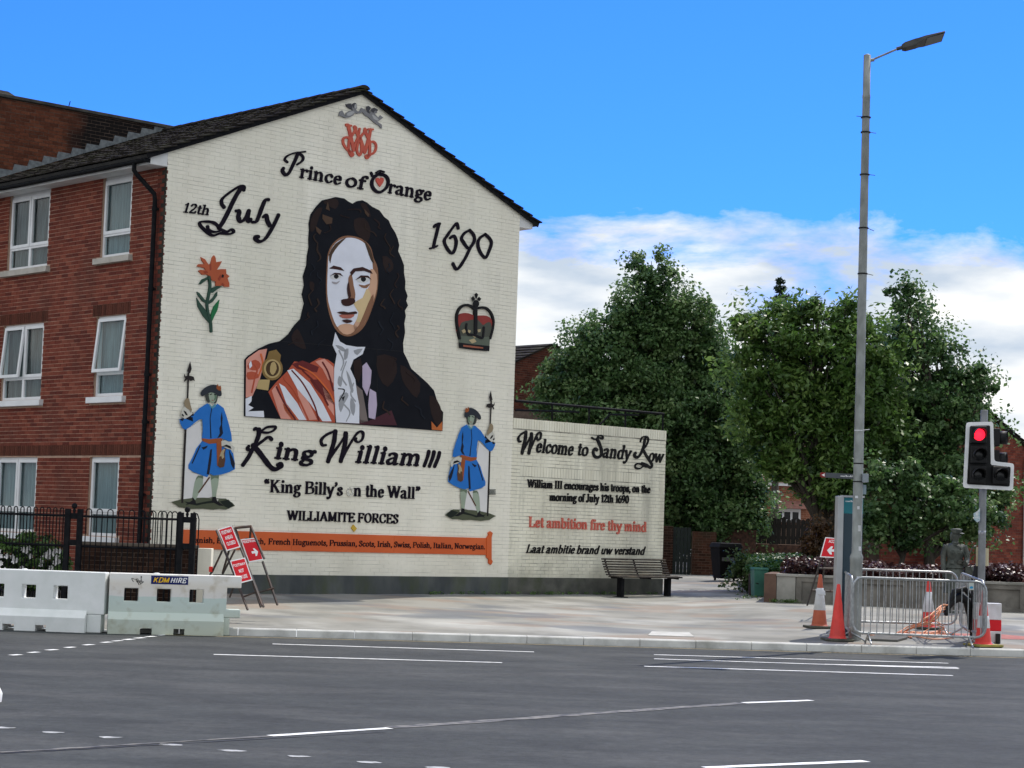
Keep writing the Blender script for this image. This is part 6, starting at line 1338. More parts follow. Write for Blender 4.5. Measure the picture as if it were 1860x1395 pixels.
for py, sx_, sl in ((213, -1, .25), (240, 1, -.0), (317, 1, .05), (414, 1, -.25), (497, 1, -.05), (875, 0, 0), (842, 0, 0)):
    z = at(1560, py, LY).z
    b.lathe([(.074, z - .012), (.086, z - .010), (.086, z + .010), (.074, z + .012)], (Lp.x, LY, 0), 14)
    if sx_: b.tube([(Lp.x + sx_ * .05, LY - .04, z), (Lp.x + sx_ * .17, LY - .05, z + sl * .12 - .02)], .006, 5)
b.build('cable_ties', M_blackp, t)
z = at(1560, 782, LY).z; b = MB(); b.lathe([(.0800, z - .012), (.084, z), (.0800, z + .012)], (Lp.x, LY, 0), 14); b.tube([(Lp.x + .02, LY - .06, z), (Lp.x + .16, LY - .08, z + .02)], .007, 5); b.build('white_tie', M_cw, t)
b = MB()
for py, w, h, ang in ((965, .05, .10, .3), (925, .04, .05, 0), (1000, .05, .07, .5), (905, .05, .04, -.4), (1052, .06, .05, .2)):
    z = at(1556, py, LY).z; r = .106 if z < bs.z else .0855
    vs = []; 
    for k in range(4):
        a = -math.pi / 2 + ang + (k - 1.5) * w / r / 3
        vs += [(Lp.x + r * math.cos(a), LY + r * math.sin(a), z), (Lp.x + r * math.cos(a), LY + r * math.sin(a), z + h)]
    b.add(vs, [(2 * k, 2 * k + 2, 2 * k + 3, 2 * k + 1) for k in range(3)])
b.build('sticker_scraps', M_cw, t)
# finger sign clamped behind
t = thing('finger_sign', 'slim grey finger sign pointing left with a red tip, clamped to the lamp post', 'sign', at(1530, 864, LY + .12))
z0_, z1_ = at(1490, 867, LY).z, at(1490, 858, LY).z; xl, xm, xr = at(1490, 860, LY).x, at(1499, 860, LY).x, Lp.x - .04
M_fg = mat('finger_grey', (.06, .07, .085), (.08, .09, .10), 4, .5)
FS = lambda a, z, d: Vector((a, LY - d, z))
b = MB(); b.prism([(xm, z0_), (xr, z0_ - .012), (xr, z1_ - .012), (xm, z1_)], FS, -.03, 0.0); fo = b.build('board', M_fg, t)
b = MB(); b.prism([(xl, z0_ + .02), (xl + .02, z0_), (xm, z0_), (xm, z1_), (xl + .02, z1_), (xl, z1_ - .02)], FS, -.029, .001); b.build('tip', C('tip_red', (.25, .03, .03)), t, recalc=True)
b = MB(); b.prism([(xl + .02, (z0_ + z1_) / 2), (xm - .01, z0_ + .015), (xm - .01, z1_ - .015)], FS, .001, .004); b.build('triangle', M_swh, t)
def tiny_marks(parent, A, w, h, n, fr, d=(0, .003)):
    '''lettering too small to read, as a row of small upright marks'''
    r = random.Random(5); b = MB(); x = A[0]
    for i in range(n):
        ww = w / n * r.uniform(.35, .7); hh = h * r.choice((.6, .6, .65, 1)); b.box((x, A[1], d[0]), (x + ww, A[1] + hh, d[1]), fr); x += w / n
    b.build('small_print', M_swh, parent)
tiny_marks(fo, (xm + .26, z0_ + .022), .27, .03, 15, FS)
t = thing('finger_sign', 'grey finger sign seen end on at the right side of the lamp post', 'sign', at(1572, 864, LY + .12))
b = MB(); x0 = Lp.x + .05; b.box((x0, -.03, z0_ - .06), (x0 + .10, .02, z1_ + .0), lambda a, w, d: Vector((a, LY + w * 8 + .1, d))); b.build('board', mat('pale_grey_sign', (.22, .25, .28), (.30, .34, .37), 6, .4), t); b = MB(); b.box((x0 + .01, 0, z0_ - .26), (x0 + .09, .02, z0_ - .1), lambda a, w, d: Vector((a, LY + w, d))); b.build('plate', mat('pale_blue_plate', (.25, .33, .38), rough=.4), t)
# wayfinding monolith
MY = 34.4; xl, xm, xr = at(1521, 900, MY).x, at(1532, 900, MY).x, at(1567, 900, MY).x; zt_ = at(1530, 901, MY).z; zb = zp(xl, MY)
t = thing('wayfinding_monolith', 'tall slim information pillar with teal head and navy face behind the lamp post', 'sign', ((xl + xr) / 2, MY, zb))
b = MB(); b.box((xl, MY - .08, zb - .05), (xm - .003, MY + .22, zt_)); b.build('side_frame', mat('monolith_silver', (.42, .44, .45), (.50, .52, .53), 3, .35, metal=.4), t, bevel=.005)
zteal = at(1545, 933, MY).z
b = MB(); b.box((xm, MY - .06, zb - .05), (xr, MY + .2, zteal - .002)); b.build('navy_panel', mat('monolith_navy', (.022, .045, .065), (.03, .055, .075), 3, .3), t)
b = MB(); b.box((xm, MY - .062, zteal), (xr, MY + .2, zt_ - .02)); tp = b.build('teal_panel', mat('monolith_teal', (.012, .16, .20), (.018, .19, .23), 3, .3), t)
b = MB(); b.box((xm - .02, MY - .085, zt_ - .02), (xr + .02, MY + .225, zt_ + .012)); b.build('cap', mat('monolith_silver', (.4, .4, .4)), t)
tiny_marks(tp, (xm + .03, at(1545, 912, MY).z), .15, .03, 8, lambda a, z, d: Vector((a, MY - .062 - d, z)))
b = MB(); b.tube([(xm + .15, MY - .063, at(1545, 960, MY).z), (xm + .17, MY - .063, at(1545, 965, MY).z), (xm + .165, MY - .063, at(1545, 990, MY).z), (xm + .15, MY - .063, at(1545, 995, MY).z)], .004, 4); b.build('map_line', M_swh, t)
# arrow-left sign on its frame
AY = 37.6
t = thing('road_sign', 'red sign with white arrow pointing left, half hidden behind the information pillar', 'sign', pv(1490, 1098), group='temporary red and white signs')
panel(t, q3([(1499, 976, .1), (1527, 978, .1), (1526, 1014, 0), (1489, 1012, 0)], AY), M_swh, lines=(('ACCESS', .28, .74, .62, .15),), arrow=(.52, .36, .48, .40, -1))
b = MB()
for A, B_ in (((1492, 1013, .05), (1466, 1100, -.15)), ((1521, 1014, .05), (1536, 1100, -.15)), ((1474, 1072, -.1), (1532, 1075, -.1)), ((1486, 1032, 0), (1524, 1033, 0))): sq(b, at(A[0], A[1], AY + A[2]), at(B_[0], B_[1], AY + B_[2]), .03)
b.build('front_frame', M_rust, t)
b = MB(); sq(b, at(1500, 1013, AY + .1), at(1488, 1092, AY + .7), .026); sq(b, at(1523, 1013, AY + .1), at(1530, 1092, AY + .7), .026); b.build('rear_frame', M_rust, t)

# ------------------------------------------------------------------ traffic signal
SY = yF + .95
TP = pp(1783, SY); SYY = TP.y
px0 = TP.x; PX = at(1786, 850, SYY).x
t = thing('traffic_signal', 'traffic signal showing red on a grey pole, with a second head turned sideways', 'traffic light', (PX, SYY, TP.z))
ztop = at(1790, 745, SYY).z
b = MB(); b.lathe([(.062, TP.z - .05), (.062, ztop - .01), (.058, ztop), (.02, ztop + .004)], (PX, SYY, 0), 16); b.build('pole', mat('signal_pole', (.17, .18, .19), (.24, .25, .26), 5, .5, metal=.3, c3=(.12, .12, .12), s3=2), t)
BY = SYY - .16
def bpx(x, y): p = at(x, y, BY); return (p.x, p.z)
SF = lambda a, z, d: Vector((a, BY - d, z))
outl = [bpx(*q) for q in ((1755, 767), (1804, 766), (1806, 838), (1842, 842), (1840, 891), (1749, 886))]
def rounded(poly, r):
    o = []; n = len(poly)
    for i in range(n):
        p, a, c = Vector(poly[i]), Vector(poly[i - 1]), Vector(poly[(i + 1) % n]); u_, w_ = (a - p).normalized(), (c - p).normalized()
        for k in range(4): s_ = k / 3; o.append((p + u_ * r * (1 - s_) ** 2 + w_ * r * s_ ** 2)[:])
    return o
ro = rounded(outl, .05)
b = MB(); b.prism(ro, SF, -.004, .008); b.build('backboard_border', mat('signal_white', (.90, .90, .90), (.82, .83, .84), 6, .4), t, recalc=True)
cx = sum(p[0] for p in outl) / 6
ins = [bpx(*q) for q in ((1761.5, 773.5), (1798, 772.5), (1799.3, 844.5), (1835.5, 848), (1833.5, 884), (1756, 879.5))]
b = MB(); b.prism(rounded(ins, .03), SF, .0085, .016); b.build('backboard', M_blackp, t, recalc=True)
pit = .302
cR = Vector((at(1776, 790, BY).x, BY, at(1776, 790, BY).z)); cA = Vector((at(1777, 827, BY).x - .008, BY, at(1777, 826.5, BY).z)); cG = Vector((at(1774.5, 862.5, BY).x, BY, at(1774, 862.5, BY).z)); cF = Vector((at(1815, 863.5, BY).x, BY, at(1815, 863.5, BY).z))
M_lred = mat('signal_red_lit', (.6, .01, .01), rough=.4, emit=(1.0, .012, .035, 1.15)); M_loff = mat('signal_lens_dark', (.008, .009, .010), rough=.25)
for c, lit in ((cR, 1), (cA, 0), (cG, 0), (cF, 0)):
    b = MB(); b.box((c.x - .135, c.y - .10, c.z - .145), (c.x + .135, c.y - .017, c.z + .145)); b.build('aspect_housing', M_blackp, t, bevel=.015)
    b = MB(); b.lathe([(.012, -.103), (.07, -.108), (.100, -.103)] if False else [(.100, 0), (.085, -.012), (.05, -.02), (.0, -.023)][::-1], (c.x, c.y - .103, c.z), 24, axis='y')
    b.build('red_lens' if lit else 'dark_lens', M_lred if lit else M_loff, t)
    # cowl visor: open tube, longer on top
    vs = []; n = 20
    for k in range(n + 1):
        a = -.45 + (math.pi + .9) * k / n; ln = .10 + .12 * max(0, math.sin(a))
        for rr, dd in ((.112, 0), (.112, ln), (.104, ln), (.104, 0)): vs.append((c.x + rr * math.cos(a), c.y - .10 - dd, c.z + rr * math.sin(a)))
    b = MB(); b.add(vs, [(4 * k + j, 4 * k + 4 + j, 4 * k + 4 + (j + 1) % 4, 4 * k + (j + 1) % 4) for k in range(n) for j in range(4)], smooth=False); b.build('visor', M_blackp, t, recalc=True)
for zz in (cR.z + .02, cG.z): b = MB(); b.box((PX - .07, BY, zz - .03), (PX + .07, SYY + .07, zz + .03)); b.build('bracket', M_blackp, t)
hx = at(1810, 800, SYY + .25).x
sh = MB()
for py in (795, 834, 872):
    z = at(1812, py, SYY + .25).z; sh.box((hx - .12, SYY + .12, z - .15), (hx + .03, SYY + .40, z + .15))
sh.box((PX, SYY + .03, at(1800, 810, SYY).z - .03), (hx - .121, SYY + .25, at(1800, 810, SYY).z + .03))
sh = sh.build('side_head', M_blackp, t, bevel=.012)
for py in (795, 834, 872):
    z = at(1812, py, SYY + .25).z; b = MB(); b.tube([(hx + .03, SYY + .26, z), (hx + .17, SYY + .20, z - .0)], [.112, .115], 14, caps=False); o = b.build('visor', M_blackp, sh); mo = o.modifiers.new('s', 'SOLIDIFY'); mo.thickness = .006
# papers on the signal pole
t = thing('paper_notice', 'yellowed paper notice tied round the signal pole', 'notice', at(1785, 1010, SYY))
c0 = at(1785, 1011, SYY + .08); b = MB(); n = 8; vs = []
for k in range(n + 1):
    a = k / n; x = c0.x - .115 + .215 * a; d = .012 * math.sin(a * 5); vs += [(x, c0.y + d, c0.z - .165 + .01 * a), (x, c0.y + d, c0.z + .16 - .02 * a)]
b.add(vs, [(2 * k, 2 * k + 2, 2 * k + 3, 2 * k + 1) for k in range(n)], smooth=True); b.build('sheet', mat('yellow_paper', (.60, .54, .34), (.68, .62, .44), 9, .8), t)
t = thing('paper_scrap', 'torn white and blue leaflet stuck to the signal pole above head height', 'notice', at(1776, 937, SYY - .07))
c0 = at(1775, 935, SYY - .065); b = MB(); b.prism([(-.05, -.08), (.0, -.13), (.045, -.10), (.04, .12), (.0, .06), (-.06, .02)], lambda a, z, d: Vector((c0.x + a, c0.y - d - .02 * math.sin(a * 20), c0.z + z)), 0, .003); b.build('sheet', mat('blue_white_paper', (.30, .45, .52), (.75, .76, .75), 16, .6), t, recalc=True)
b = MB(); zz = at(1780, 967, SYY).z; b.lathe([(.0625, zz - .03), (.0645, zz - .03), (.0645, zz + .03), (.0625, zz + .03)], (PX, SYY, 0), 16); b.build('sticker_band', mat('band_grey_blue', (.10, .12, .18), (.6, .62, .66), 20, .5), bpy.data.objects['traffic_signal'])
# black object by the pole (capped stub post)
c0 = pp(1775, SYY + .2); zt_ = at(1775, 1025, SYY + .2).z
t = thing('stub_post', 'short black plastic capped post leaning beside the signal pole', 'post', (c0.x, c0.y, c0.z)); b = MB()
b.tube([(c0.x - .06, c0.y, c0.z), (c0.x - .03, c0.y, zt_ - .25), (c0.x, c0.y, zt_ - .02)], [.07, .085, .06], 12); b.build('post', M_blackp, t); b = MB(); b.tube([(c0.x, c0.y, zt_ - .03), (c0.x + .005, c0.y, zt_ + .01)], [.062, .05], 12); b.build('cap', mat('cap_grey', (.08, .08, .085), rough=.5), t)

# ------------------------------------------------------------------ planter with its shrubs
PA, PB = pv(1410, 1094), pv(1862, 1113); PB = PB + (PB - PA) * .25
ph = at(1410, 1046, PA.y).z - PA.z
t = thing('planter', 'long low concrete planter edged with recessed panels, full of dark red ground shrubs', 'planter', PA)
e = (PB - PA); e.z = 0; Lpn = e.length; e.normalize(); nr = Vector((e.y, -e.x, 0))
PFr = lambda a, z, d: Vector((PA.x, PA.y, 0)) + e * a + nr * d + ZV * z
zb = PA.z - .1; zt_ = PA.z + ph; s0 = (at(1440, 1080, 42) - at(1410, 1080, 42)).x
k = 0; a = 0
while a < Lpn:
    w = 1.16 if k else s0 + .05; b = MB()
    if k % 2 == 1 or k == 0:
        pass
    X_ = [a + .006, a + .12, a + w - .12, a + w - .006] if k else [a, a + .1, a + w - .1, a + w - .006]
    if k: cells(b, PFr, X_, [zb, PA.z + .06, zt_ - .10, zt_ - .002], lambda i, j: True, -.25, -.05); cells(b, PFr, X_, [zb, PA.z + .06, zt_ - .10, zt_ - .002], lambda i, j: not (i == 1 and j == 1), -.049, .0)
    else: cells(b, PFr, X_, [zb, zt_ - .002], lambda i, j: True, -.25, .0)
    b.build('wall_panel', M_conc if k == 0 else mat('planter_panel', (.13, .12, .105), (.22, .205, .18), 3, .9, c3=(.09, .085, .075), s3=2, bump=.4, bscale=60), t, bevel=.006); a += w; k += 1
b = MB(); b.box((-.01, zt_ - .005, -.28), (Lpn, zt_ + .05, .035), lambda a, z, d: PFr(a, z, d)); b.build('coping', M_conc, t, bevel=.012)
b = MB(); R3 = lambda a, z, d: Vector((PA.x, PA.y, 0)) - e * .0 + V * 0 + ZV * z + nr * (-a) + e * d
b.box((.0, zb, -.26), (5.5, zt_ + .04, -.01), R3); b.build('side_wall', mat('brown_render', (.10, .06, .045), (.15, .09, .065), 4, .9), t)
b = MB(); b.prism([(.0, -.1), (Lpn, -.1), (Lpn, -8), (.0, -8)], lambda a, c, d: PFr(a, 0, c) + ZV * d, zb, zt_ - .03); b.build('soil', M_earth, t)
M_dred = leafmat('dark_red_leaf', [(.022, .010, .012), (.055, .018, .018), (.11, .04, .03)], .15)
cs = []; 
for _ in range(560):
    a = random.uniform(.1, Lpn); dd = random.uniform(-2.6, -.15); cs.append(PFr(a, zt_ + .05 + random.uniform(0, .22) + .05 * math.sin(a * 1.7), dd))
leaves('red_shrubs', cs, [.20] * len(cs), 55, .055, M_dred, t, kind='stuff')
LQ = [at(1362, 1036, 44.6), at(1560, 1036, 44.2), at(1560, 1010, 53), at(1352, 1011, 53)]
b = MB(); b.add([*LQ, *[Vector((p.x, p.y, .2)) for p in LQ]], [(0, 1, 2, 3)], 0); b.add([*LQ, *[Vector((p.x, p.y, .2)) for p in LQ]], [(0, 4, 5, 1), (3, 7, 4, 0), (2, 6, 7, 3), (1, 5, 6, 2)], 1); lawn = tag(b.build('lawn', [M_grass, mat('dark_brick_edge', (.035, .02, .015), (.06, .032, .024), 12, .9)]), kind='structure')  # grass top on dark brown brick sides
cs = []
for _ in range(1500):
    a_, c_ = random.random(), random.random() ** 1.3; cs.append((LQ[0] * (1 - a_) + LQ[1] * a_) * (1 - c_) + (LQ[3] * (1 - a_) + LQ[2] * a_) * c_ + ZV * .01)
leaves('grass_blades', cs, [.13] * len(cs), 22, .035, leafmat('lawn_leaf', [(.018, .060, .007), (.032, .095, .011), (.05, .13, .018)], .2), lawn, kind='stuff', long=2.6)
# ------------------------------------------------------------------ green box, wheelie bins
gy = PA.y + .1
p0 = pv(1378, 1083); t = thing('green_bin', 'green recycling bin standing at the corner of the planter', 'bin', p0)
M_gr = mat('green_plastic', (.035, .14, .10), (.05, .17, .12), 4, .55, c3=(.03, .10, .08), s3=3)
w0, w1 = .145, .155; hg = at(1378, 1035, p0.y).z - p0.z
def taper(mb, c, w0, d0, w1, d1, z0, z1, rz=0.0):
    cs_, sn = math.cos(rz), math.sin(rz); P = lambda x, y, z: Vector((c.x + x * cs_ - y * sn, c.y + x * sn + y * cs_, z))
    vs = [P(sx * w0, sy * d0, z0) for sx, sy in ((-1, -1), (1, -1), (1, 1), (-1, 1))] + [P(sx * w1, sy * d1, z1) for sx, sy in ((-1, -1), (1, -1), (1, 1), (-1, 1))]
    mb.add(vs, [(3, 2, 1, 0), (4, 5, 6, 7), (0, 1, 5, 4), (1, 2, 6, 5), (2, 3, 7, 6), (3, 0, 4, 7)])
b = MB(); taper(b, p0, .135, .15, .16, .175, p0.z, p0.z + hg, .15); b.build('body', M_gr, t, bevel=.012)
b = MB(); taper(b, p0, .175, .19, .165, .18, p0.z + hg, p0.z + hg + .05, .15); b.build('lid', M_gr, t, bevel=.012)
b = MB(); b.tube([p0 + Vector((-.1, -.17, hg * .5)), p0 + Vector((-.03, -.175, hg * .48))], .012, 6); b.build('handle', M_blackp, t)
# large black bin in the shade
bp = at(1317, 1058, 52.5); bp.z = zp(bp.x, bp.y); hb = at(1317, 986, bp.y).z - bp.z; BK = 1.25
t = thing('wheelie_bin', 'big black wheelie bin in the shade of the trees by the alley', 'bin', bp); M_bin = mat('bin_charcoal', (.005, .005, .006), (.009, .009, .01), 5, .8, spec=.08)
b = MB(); taper(b, bp, .24, .28, .31, .36, bp.z + .06, bp.z + hb - .13, .25); b.build('body', M_bin, t, bevel=.02)
b = MB(); taper(b, bp, .34, .39, .29, .35, bp.z + hb - .125, bp.z + hb, .25); b.build('lid', mat('bin_lid', (.009, .010, .011), (.018, .019, .021), 5, .7, spec=.1), t, bevel=.02)
for sx in (-1, 1): b = MB(); b.tube([bp + Vector((sx * .27, .2, .1)), bp + Vector((sx * .22, .2, .1))], .10, 16); b.build('wheel', M_blackp, t)
b = MB(); b.tube([bp + Vector((-.2, .40, hb - .08)), bp + Vector((.2, .42, hb - .08))], .018, 8); b.build('handle', M_blackp, t)
b = MB(); b.box((bp.x - .14, bp.y - .40, bp.z + hb * .52), (bp.x + .18, bp.y - .392, bp.z + hb * .62)); b.build('label_plate', mat('bin_label', (.05, .055, .055), (.09, .095, .095), 20, .6), t)
# litter bin at the right edge
cy = PB.y + 1.5; c0 = at(1850, 1040, 42.2); t = thing('litter_bin', 'black litter bin with open slot and sloping lid at the right edge', 'bin', c0)
zt2 = at(1850, 1029, 42.2).z; b = MB(); b.box((c0.x - .27, c0.y - .2, zt2 - .06), (c0.x + .35, c0.y + .25, zt2)); b.build('lid', M_black, t, bevel=.02)
for sx in (-.27, .31): b = MB(); b.box((c0.x + sx, c0.y - .2, zt2 - .27), (c0.x + sx + .05, c0.y + .25, zt2 - .06)); b.build('side_panel', M_black, t)
b = MB(); b.box((c0.x - .26, c0.y - .19, zt2 - 1.0), (c0.x + .35, c0.y + .25, zt2 - .25)); b.build('body', M_black, t, bevel=.01)
# traffic island tip at the left edge of the road
p = gnd(-30, 1274); t = thing('island_kerb', 'tip of a white painted traffic island at the left edge of the road', 'kerb', p)
b = MB(); b.lathe([(.17, 0), (.175, .08), (.15, .13), (.08, .145)], (p.x, p.y, 0), 20); b.build('kerb_tip', M_line, t)
# ================================================================== statue
M_brz = mat('bronze_patina', (.050, .058, .052), (.105, .118, .105), 9, .6, metal=.35, c3=(.06, .06, .05), s3=4, bump=.3, bscale=50)
sp = pv(1733, 1112)
t = thing('statue', 'bronze statue of a uniformed woman in a peaked cap looking right, behind the crowd barriers', 'statue', (0, 0, 0))
hs = at(1733, 962, sp.y).z - sp.z
k = hs / 1.74
V_ = [((0, 0, .95), .14), ((0, .0, 1.12), .125), ((0, .01, 1.30), .15), ((0, .01, 1.43), .075), ((.0, .0, 1.52), .055), ((.015, -.01, 1.60), .085), ((.02, -.012, 1.68), .082),
      ((-.17, .01, 1.395), .062), ((-.235, .02, 1.14), .045), ((-.225, -.02, .90), .034), ((-.222, -.04, .80), .035),
      ((.17, .01, 1.395), .062), ((.245, .03, 1.16), .045), ((.20, -.12, 1.02), .036), ((.15, -.20, 1.04), .034),
      ((-.09, 0, .86), .10), ((-.095, -.01, .48), .06), ((-.10, .01, .09), .04), ((-.105, -.13, .04), .035),
      ((.09, 0, .86), .10), ((.10, -.03, .48), .06), ((.11, .0, .09), .04), ((.125, -.14, .04), .035)]
E_ = [(0, 1), (1, 2), (2, 3), (3, 4), (4, 5), (5, 6), (2, 7), (7, 8), (8, 9), (9, 10), (2, 11), (11, 12), (12, 13), (13, 14), (0, 15), (15, 16), (16, 17), (17, 18), (0, 19), (19, 20), (20, 21), (21, 22)]
me = bpy.data.meshes.new('body'); me.from_pydata([v for v, r in V_], E_, []); me.materials.append(M_brz)
o = link(bpy.data.objects.new('body', me)); o.parent = t
sk = o.modifiers.new('skin', 'SKIN'); ly = me.skin_vertices[0].data if me.skin_vertices else None
if ly is None:
    import bmesh as _bm
    bm = _bm.new(); bm.from_mesh(me); bm.verts.layers.skin.verify(); bm.to_mesh(me); bm.free(); ly = me.skin_vertices[0].data
for i, (v, r) in enumerate(V_): ly[i].radius = (r, r * .85); ly[i].use_root = (i == 0)
o.modifiers.new('ss', 'SUBSURF').levels = 2; o.modifiers['ss'].render_levels = 2
def loft(name, rings, m_, par, n=20, fold=0.0, nf=7, sol=0):
    b = MB(); vs = []
    for cx_, cy_, z, rx, ry in rings:
        for j in range(n):
            a = 2 * math.pi * j / n; f = 1 + fold * math.sin(nf * a); vs.append((cx_ + rx * math.cos(a) * f, cy_ + ry * math.sin(a) * f, z))
    b.add(vs, [(i * n + j, i * n + (j + 1) % n, (i + 1) * n + (j + 1) % n, (i + 1) * n + j) for i in range(len(rings) - 1) for j in range(n)], smooth=True)
    b.add(vs[:n], [tuple(range(n))[::-1]]); b.add(vs[-n:], [tuple(range(n))])
    return b.build(name, m_, par, recalc=True)
loft('jacket', [(0, 0, .93, .215, .15), (0, 0, .945, .205, .145), (0, 0, 1.08, .165, .12), (0, 0, 1.15, .165, .125), (0, -.01, 1.27, .19, .15), (0, 0, 1.36, .205, .125), (0, 0, 1.41, .17, .09), (0, 0, 1.45, .08, .07)], M_brz, t, 24)
for s_, ang in ((-1, 0), (1, 0)):
    b = MB(); P = [(-.17, .0, 1.39), (-.215, .01, 1.28), (-.24, .02, 1.14), (-.235, .0, 1.0), (-.228, -.03, .87)] if s_ < 0 else [(.17, .0, 1.39), (.22, .01, 1.27), (.25, .03, 1.15), (.225, -.06, 1.07), (.19, -.14, 1.02)]
    b.tube(catm(P, 4), [.078] * 2 + [.070] * 6 + [.06] * 7 + [.058] * 2, 12); b.build('sleeve', M_brz, t)
loft('skirt', [(0, 0, .40, .235, .20), (0, 0, .42, .225, .19), (0, 0, .65, .20, .165), (0, 0, .85, .19, .15), (0, 0, .96, .165, .12)], M_brz, t, 36, .03, 9)
loft('collar', [(0, -.01, 1.43, .085, .075), (0, -.01, 1.47, .07, .065), (0, -.01, 1.49, .066, .06)], M_brz, t)
for sx in (-.085, .085): b = MB(); b.box((sx - .045, -.165, 1.02), (sx + .045, -.125, 1.10)); b.box((sx - .045, -.178, 1.24), (sx + .045, -.145, 1.31)); b.build('pocket', M_brz, t, bevel=.008)
loft('cap', [(.015, 0, 1.655, .088, .092), (.015, 0, 1.69, .092, .095), (.02, 0, 1.735, .122, .122), (.02, 0, 1.752, .116, .114), (.02, 0, 1.765, .06, .06)], M_brz, t)
b = MB(); b.add([(.06, -.09, 1.675), (.13, -.05, 1.672), (.18, -.10, 1.655), (.13, -.16, 1.653), (.07, -.145, 1.66), (.06, -.09, 1.685), (.13, -.05, 1.682), (.18, -.10, 1.662), (.13, -.16, 1.66), (.07, -.145, 1.668)], [(4, 3, 2, 1, 0), (5, 6, 7, 8, 9), (0, 1, 6, 5), (1, 2, 7, 6), (2, 3, 8, 7), (3, 4, 9, 8), (4, 0, 5, 9)]); b.build('peak', M_brz, t)
b = MB(); b.tube([(.075, -.075, 1.625), (.102, -.088, 1.607), (.105, -.09, 1.597), (.085, -.08, 1.593)], [.012, .014, .014, .01], 8); b.build('nose', M_brz, t)
b = MB(); b.tube([(.07, -.078, 1.572), (.088, -.068, 1.573)], .009, 6); b.tube([(.055, -.085, 1.632), (.10, -.055, 1.632)], .008, 6); b.tube([(-.062, .03, 1.63), (-.064, .035, 1.59)], .016, 8); b.build('face_relief', M_brz, t)
loft('hair', [(-.03, .06, 1.50, .04, .03), (-.03, .055, 1.54, .075, .055), (-.02, .04, 1.62, .09, .075), (-.01, .03, 1.69, .08, .075)], M_brz, t)
for hx_, hy_, hz_, dx, dz in ((-.222, -.045, .80, 0, -1), (.15, -.21, 1.045, 0, .6)):
    for f in range(4):
        b = MB(); x = hx_ - .03 + .02 * f; b.tube([(x, hy_, hz_ + .02), (x, hy_ - .02, hz_ + dz * (.05 + .006 * (1.5 - abs(f - 1.5)))), (x, hy_ - .045, hz_ + dz * .07)], [.011, .010, .008], 6); b.build('finger', M_brz, t)
    b = MB(); b.tube([(hx_ + .045, hy_, hz_ + .03), (hx_ + .055, hy_ - .03, hz_ + dz * .03)], [.012, .01], 6); b.build('thumb', M_brz, t)
b = MB(); b.tube([(.16, -.22, 1.05), (.26, -.20, 1.22), (.33, -.18, 1.36), (.37, -.18, 1.40)], [.018, .016, .014, .012], 8); b.tube([(.36, -.2, 1.39), (.41, -.16, 1.41)], .02, 8); b.build('rod', M_brz, t)
b = MB(); b.box((.20, -.10, .78), (.38, .02, .98)); b.build('shoulder_bag', M_brz, t, bevel=.02)
b = MB(); b.tube([(.22, -.06, .97), (.19, -.10, 1.2), (.08, -.15, 1.38), (-.05, -.1, 1.43)], .012, 6); b.tube([(.30, -.11, 1.0), (.40, -.14, .80)], .012, 6); b.build('strap', M_brz, t)
loft('plinth_disc', [(0, 0, -.04, .34, .30), (0, 0, .02, .34, .30), (0, 0, .03, .32, .28)], M_brz, t)
t.location = sp; t.scale = (k, k, k); t.rotation_euler = (0, 0, -.10)

# ================================================================== houses behind
def plane_pt(px, py, P0): r_ = ray(px, py); return EYE + r_ * ((P0 - EYE).dot(NG) / r_.dot(NG))
def gabled_house(label, apexpx, Y, vergepx, region, name='brick_house', left=4.5, right=4.5, depth=8, seen=None):
    A = at(*apexpx, Y); Bv = plane_pt(*vergepx, A); du = (Bv - A).dot(U); sl = (A.z - Bv.z) / du
    fr = lambda a, z, d: Vector((A.x, A.y, 0)) + U * a + NG * d + ZV * z
    zeL, zeR = A.z - sl * left, A.z - sl * right
    t = thing(name, label, 'house', (A.x, A.y, .45))
    b = MB(); b.prism([(-left, .2), (right, .2), (right, zeR), (0, A.z), (-left, zeL)], fr, -depth, -.006); w = b.build('gable_wall', M_dmort, t)
    R0, R1 = [((plane_pt(*q, A) - A).dot(U), plane_pt(*q, A).z) for q in region]
    masonry(w, label[:9], fr, max(-left, R0[0]), min(right, R1[0]), max(.45, R1[1]), min(A.z, R0[1]), M_dbrick if 'dark' in label else M_rbrick, planes=[(-sl, 1, A.z), (sl, 1, A.z)], dep=.015, seen=seen)
    for s_, ext in ((-1, left + .35), (1, right + .35)):
        L = ext * math.sqrt(1 + sl * sl); up = (U * s_ * 1 - ZV * sl).normalized(); n_ = (U * s_ * sl + ZV).normalized()
        f2 = lambda a, q, d: Vector((A.x, A.y, A.z)) - V * 0 + V * a + up * q + n_ * d
        b = MB(); b.box((-.10, 0, .0), (depth, L, .05), f2); ro = b.build('roof', M_tile, t)
        rows = int(L / .3); tt = MB()
        for r_ in range(rows):
            q0 = r_ * .3
            for c in range(int(depth / .3)):
                a0 = -.16 + c * .3; j = random.uniform(0, .008)
                vs = [f2(a, q, d) for a in (a0, a0 + .294) for q, d in ((q0, .055), (q0 + .33, .085 + j), (q0 + .33, .065 + j), (q0, .045))]
                tt.add(vs, [(0, 1, 2, 3), (7, 6, 5, 4), (0, 4, 5, 1), (1, 5, 6, 2), (2, 6, 7, 3), (3, 7, 4, 0)], tint=random.random())
        tt.build('roof_tiles', M_tile, ro, kind='stuff', recalc=True)
    return t, fr, A, sl
gabled_house('dark brick house gable between the white gable and the tallest tree', (1000, 627), 66, (1085, 690), ((930, 625), (1110, 760)), left=4.4, right=4.6)
h3, fr3, A3, sl3 = gabled_house('red brick house at the right edge behind the trees with sloping verge', (1712, 684), 51, (1860, 812), ((1560, 740), (1900, 1060)), left=2.5, right=4.6, depth=1.8)
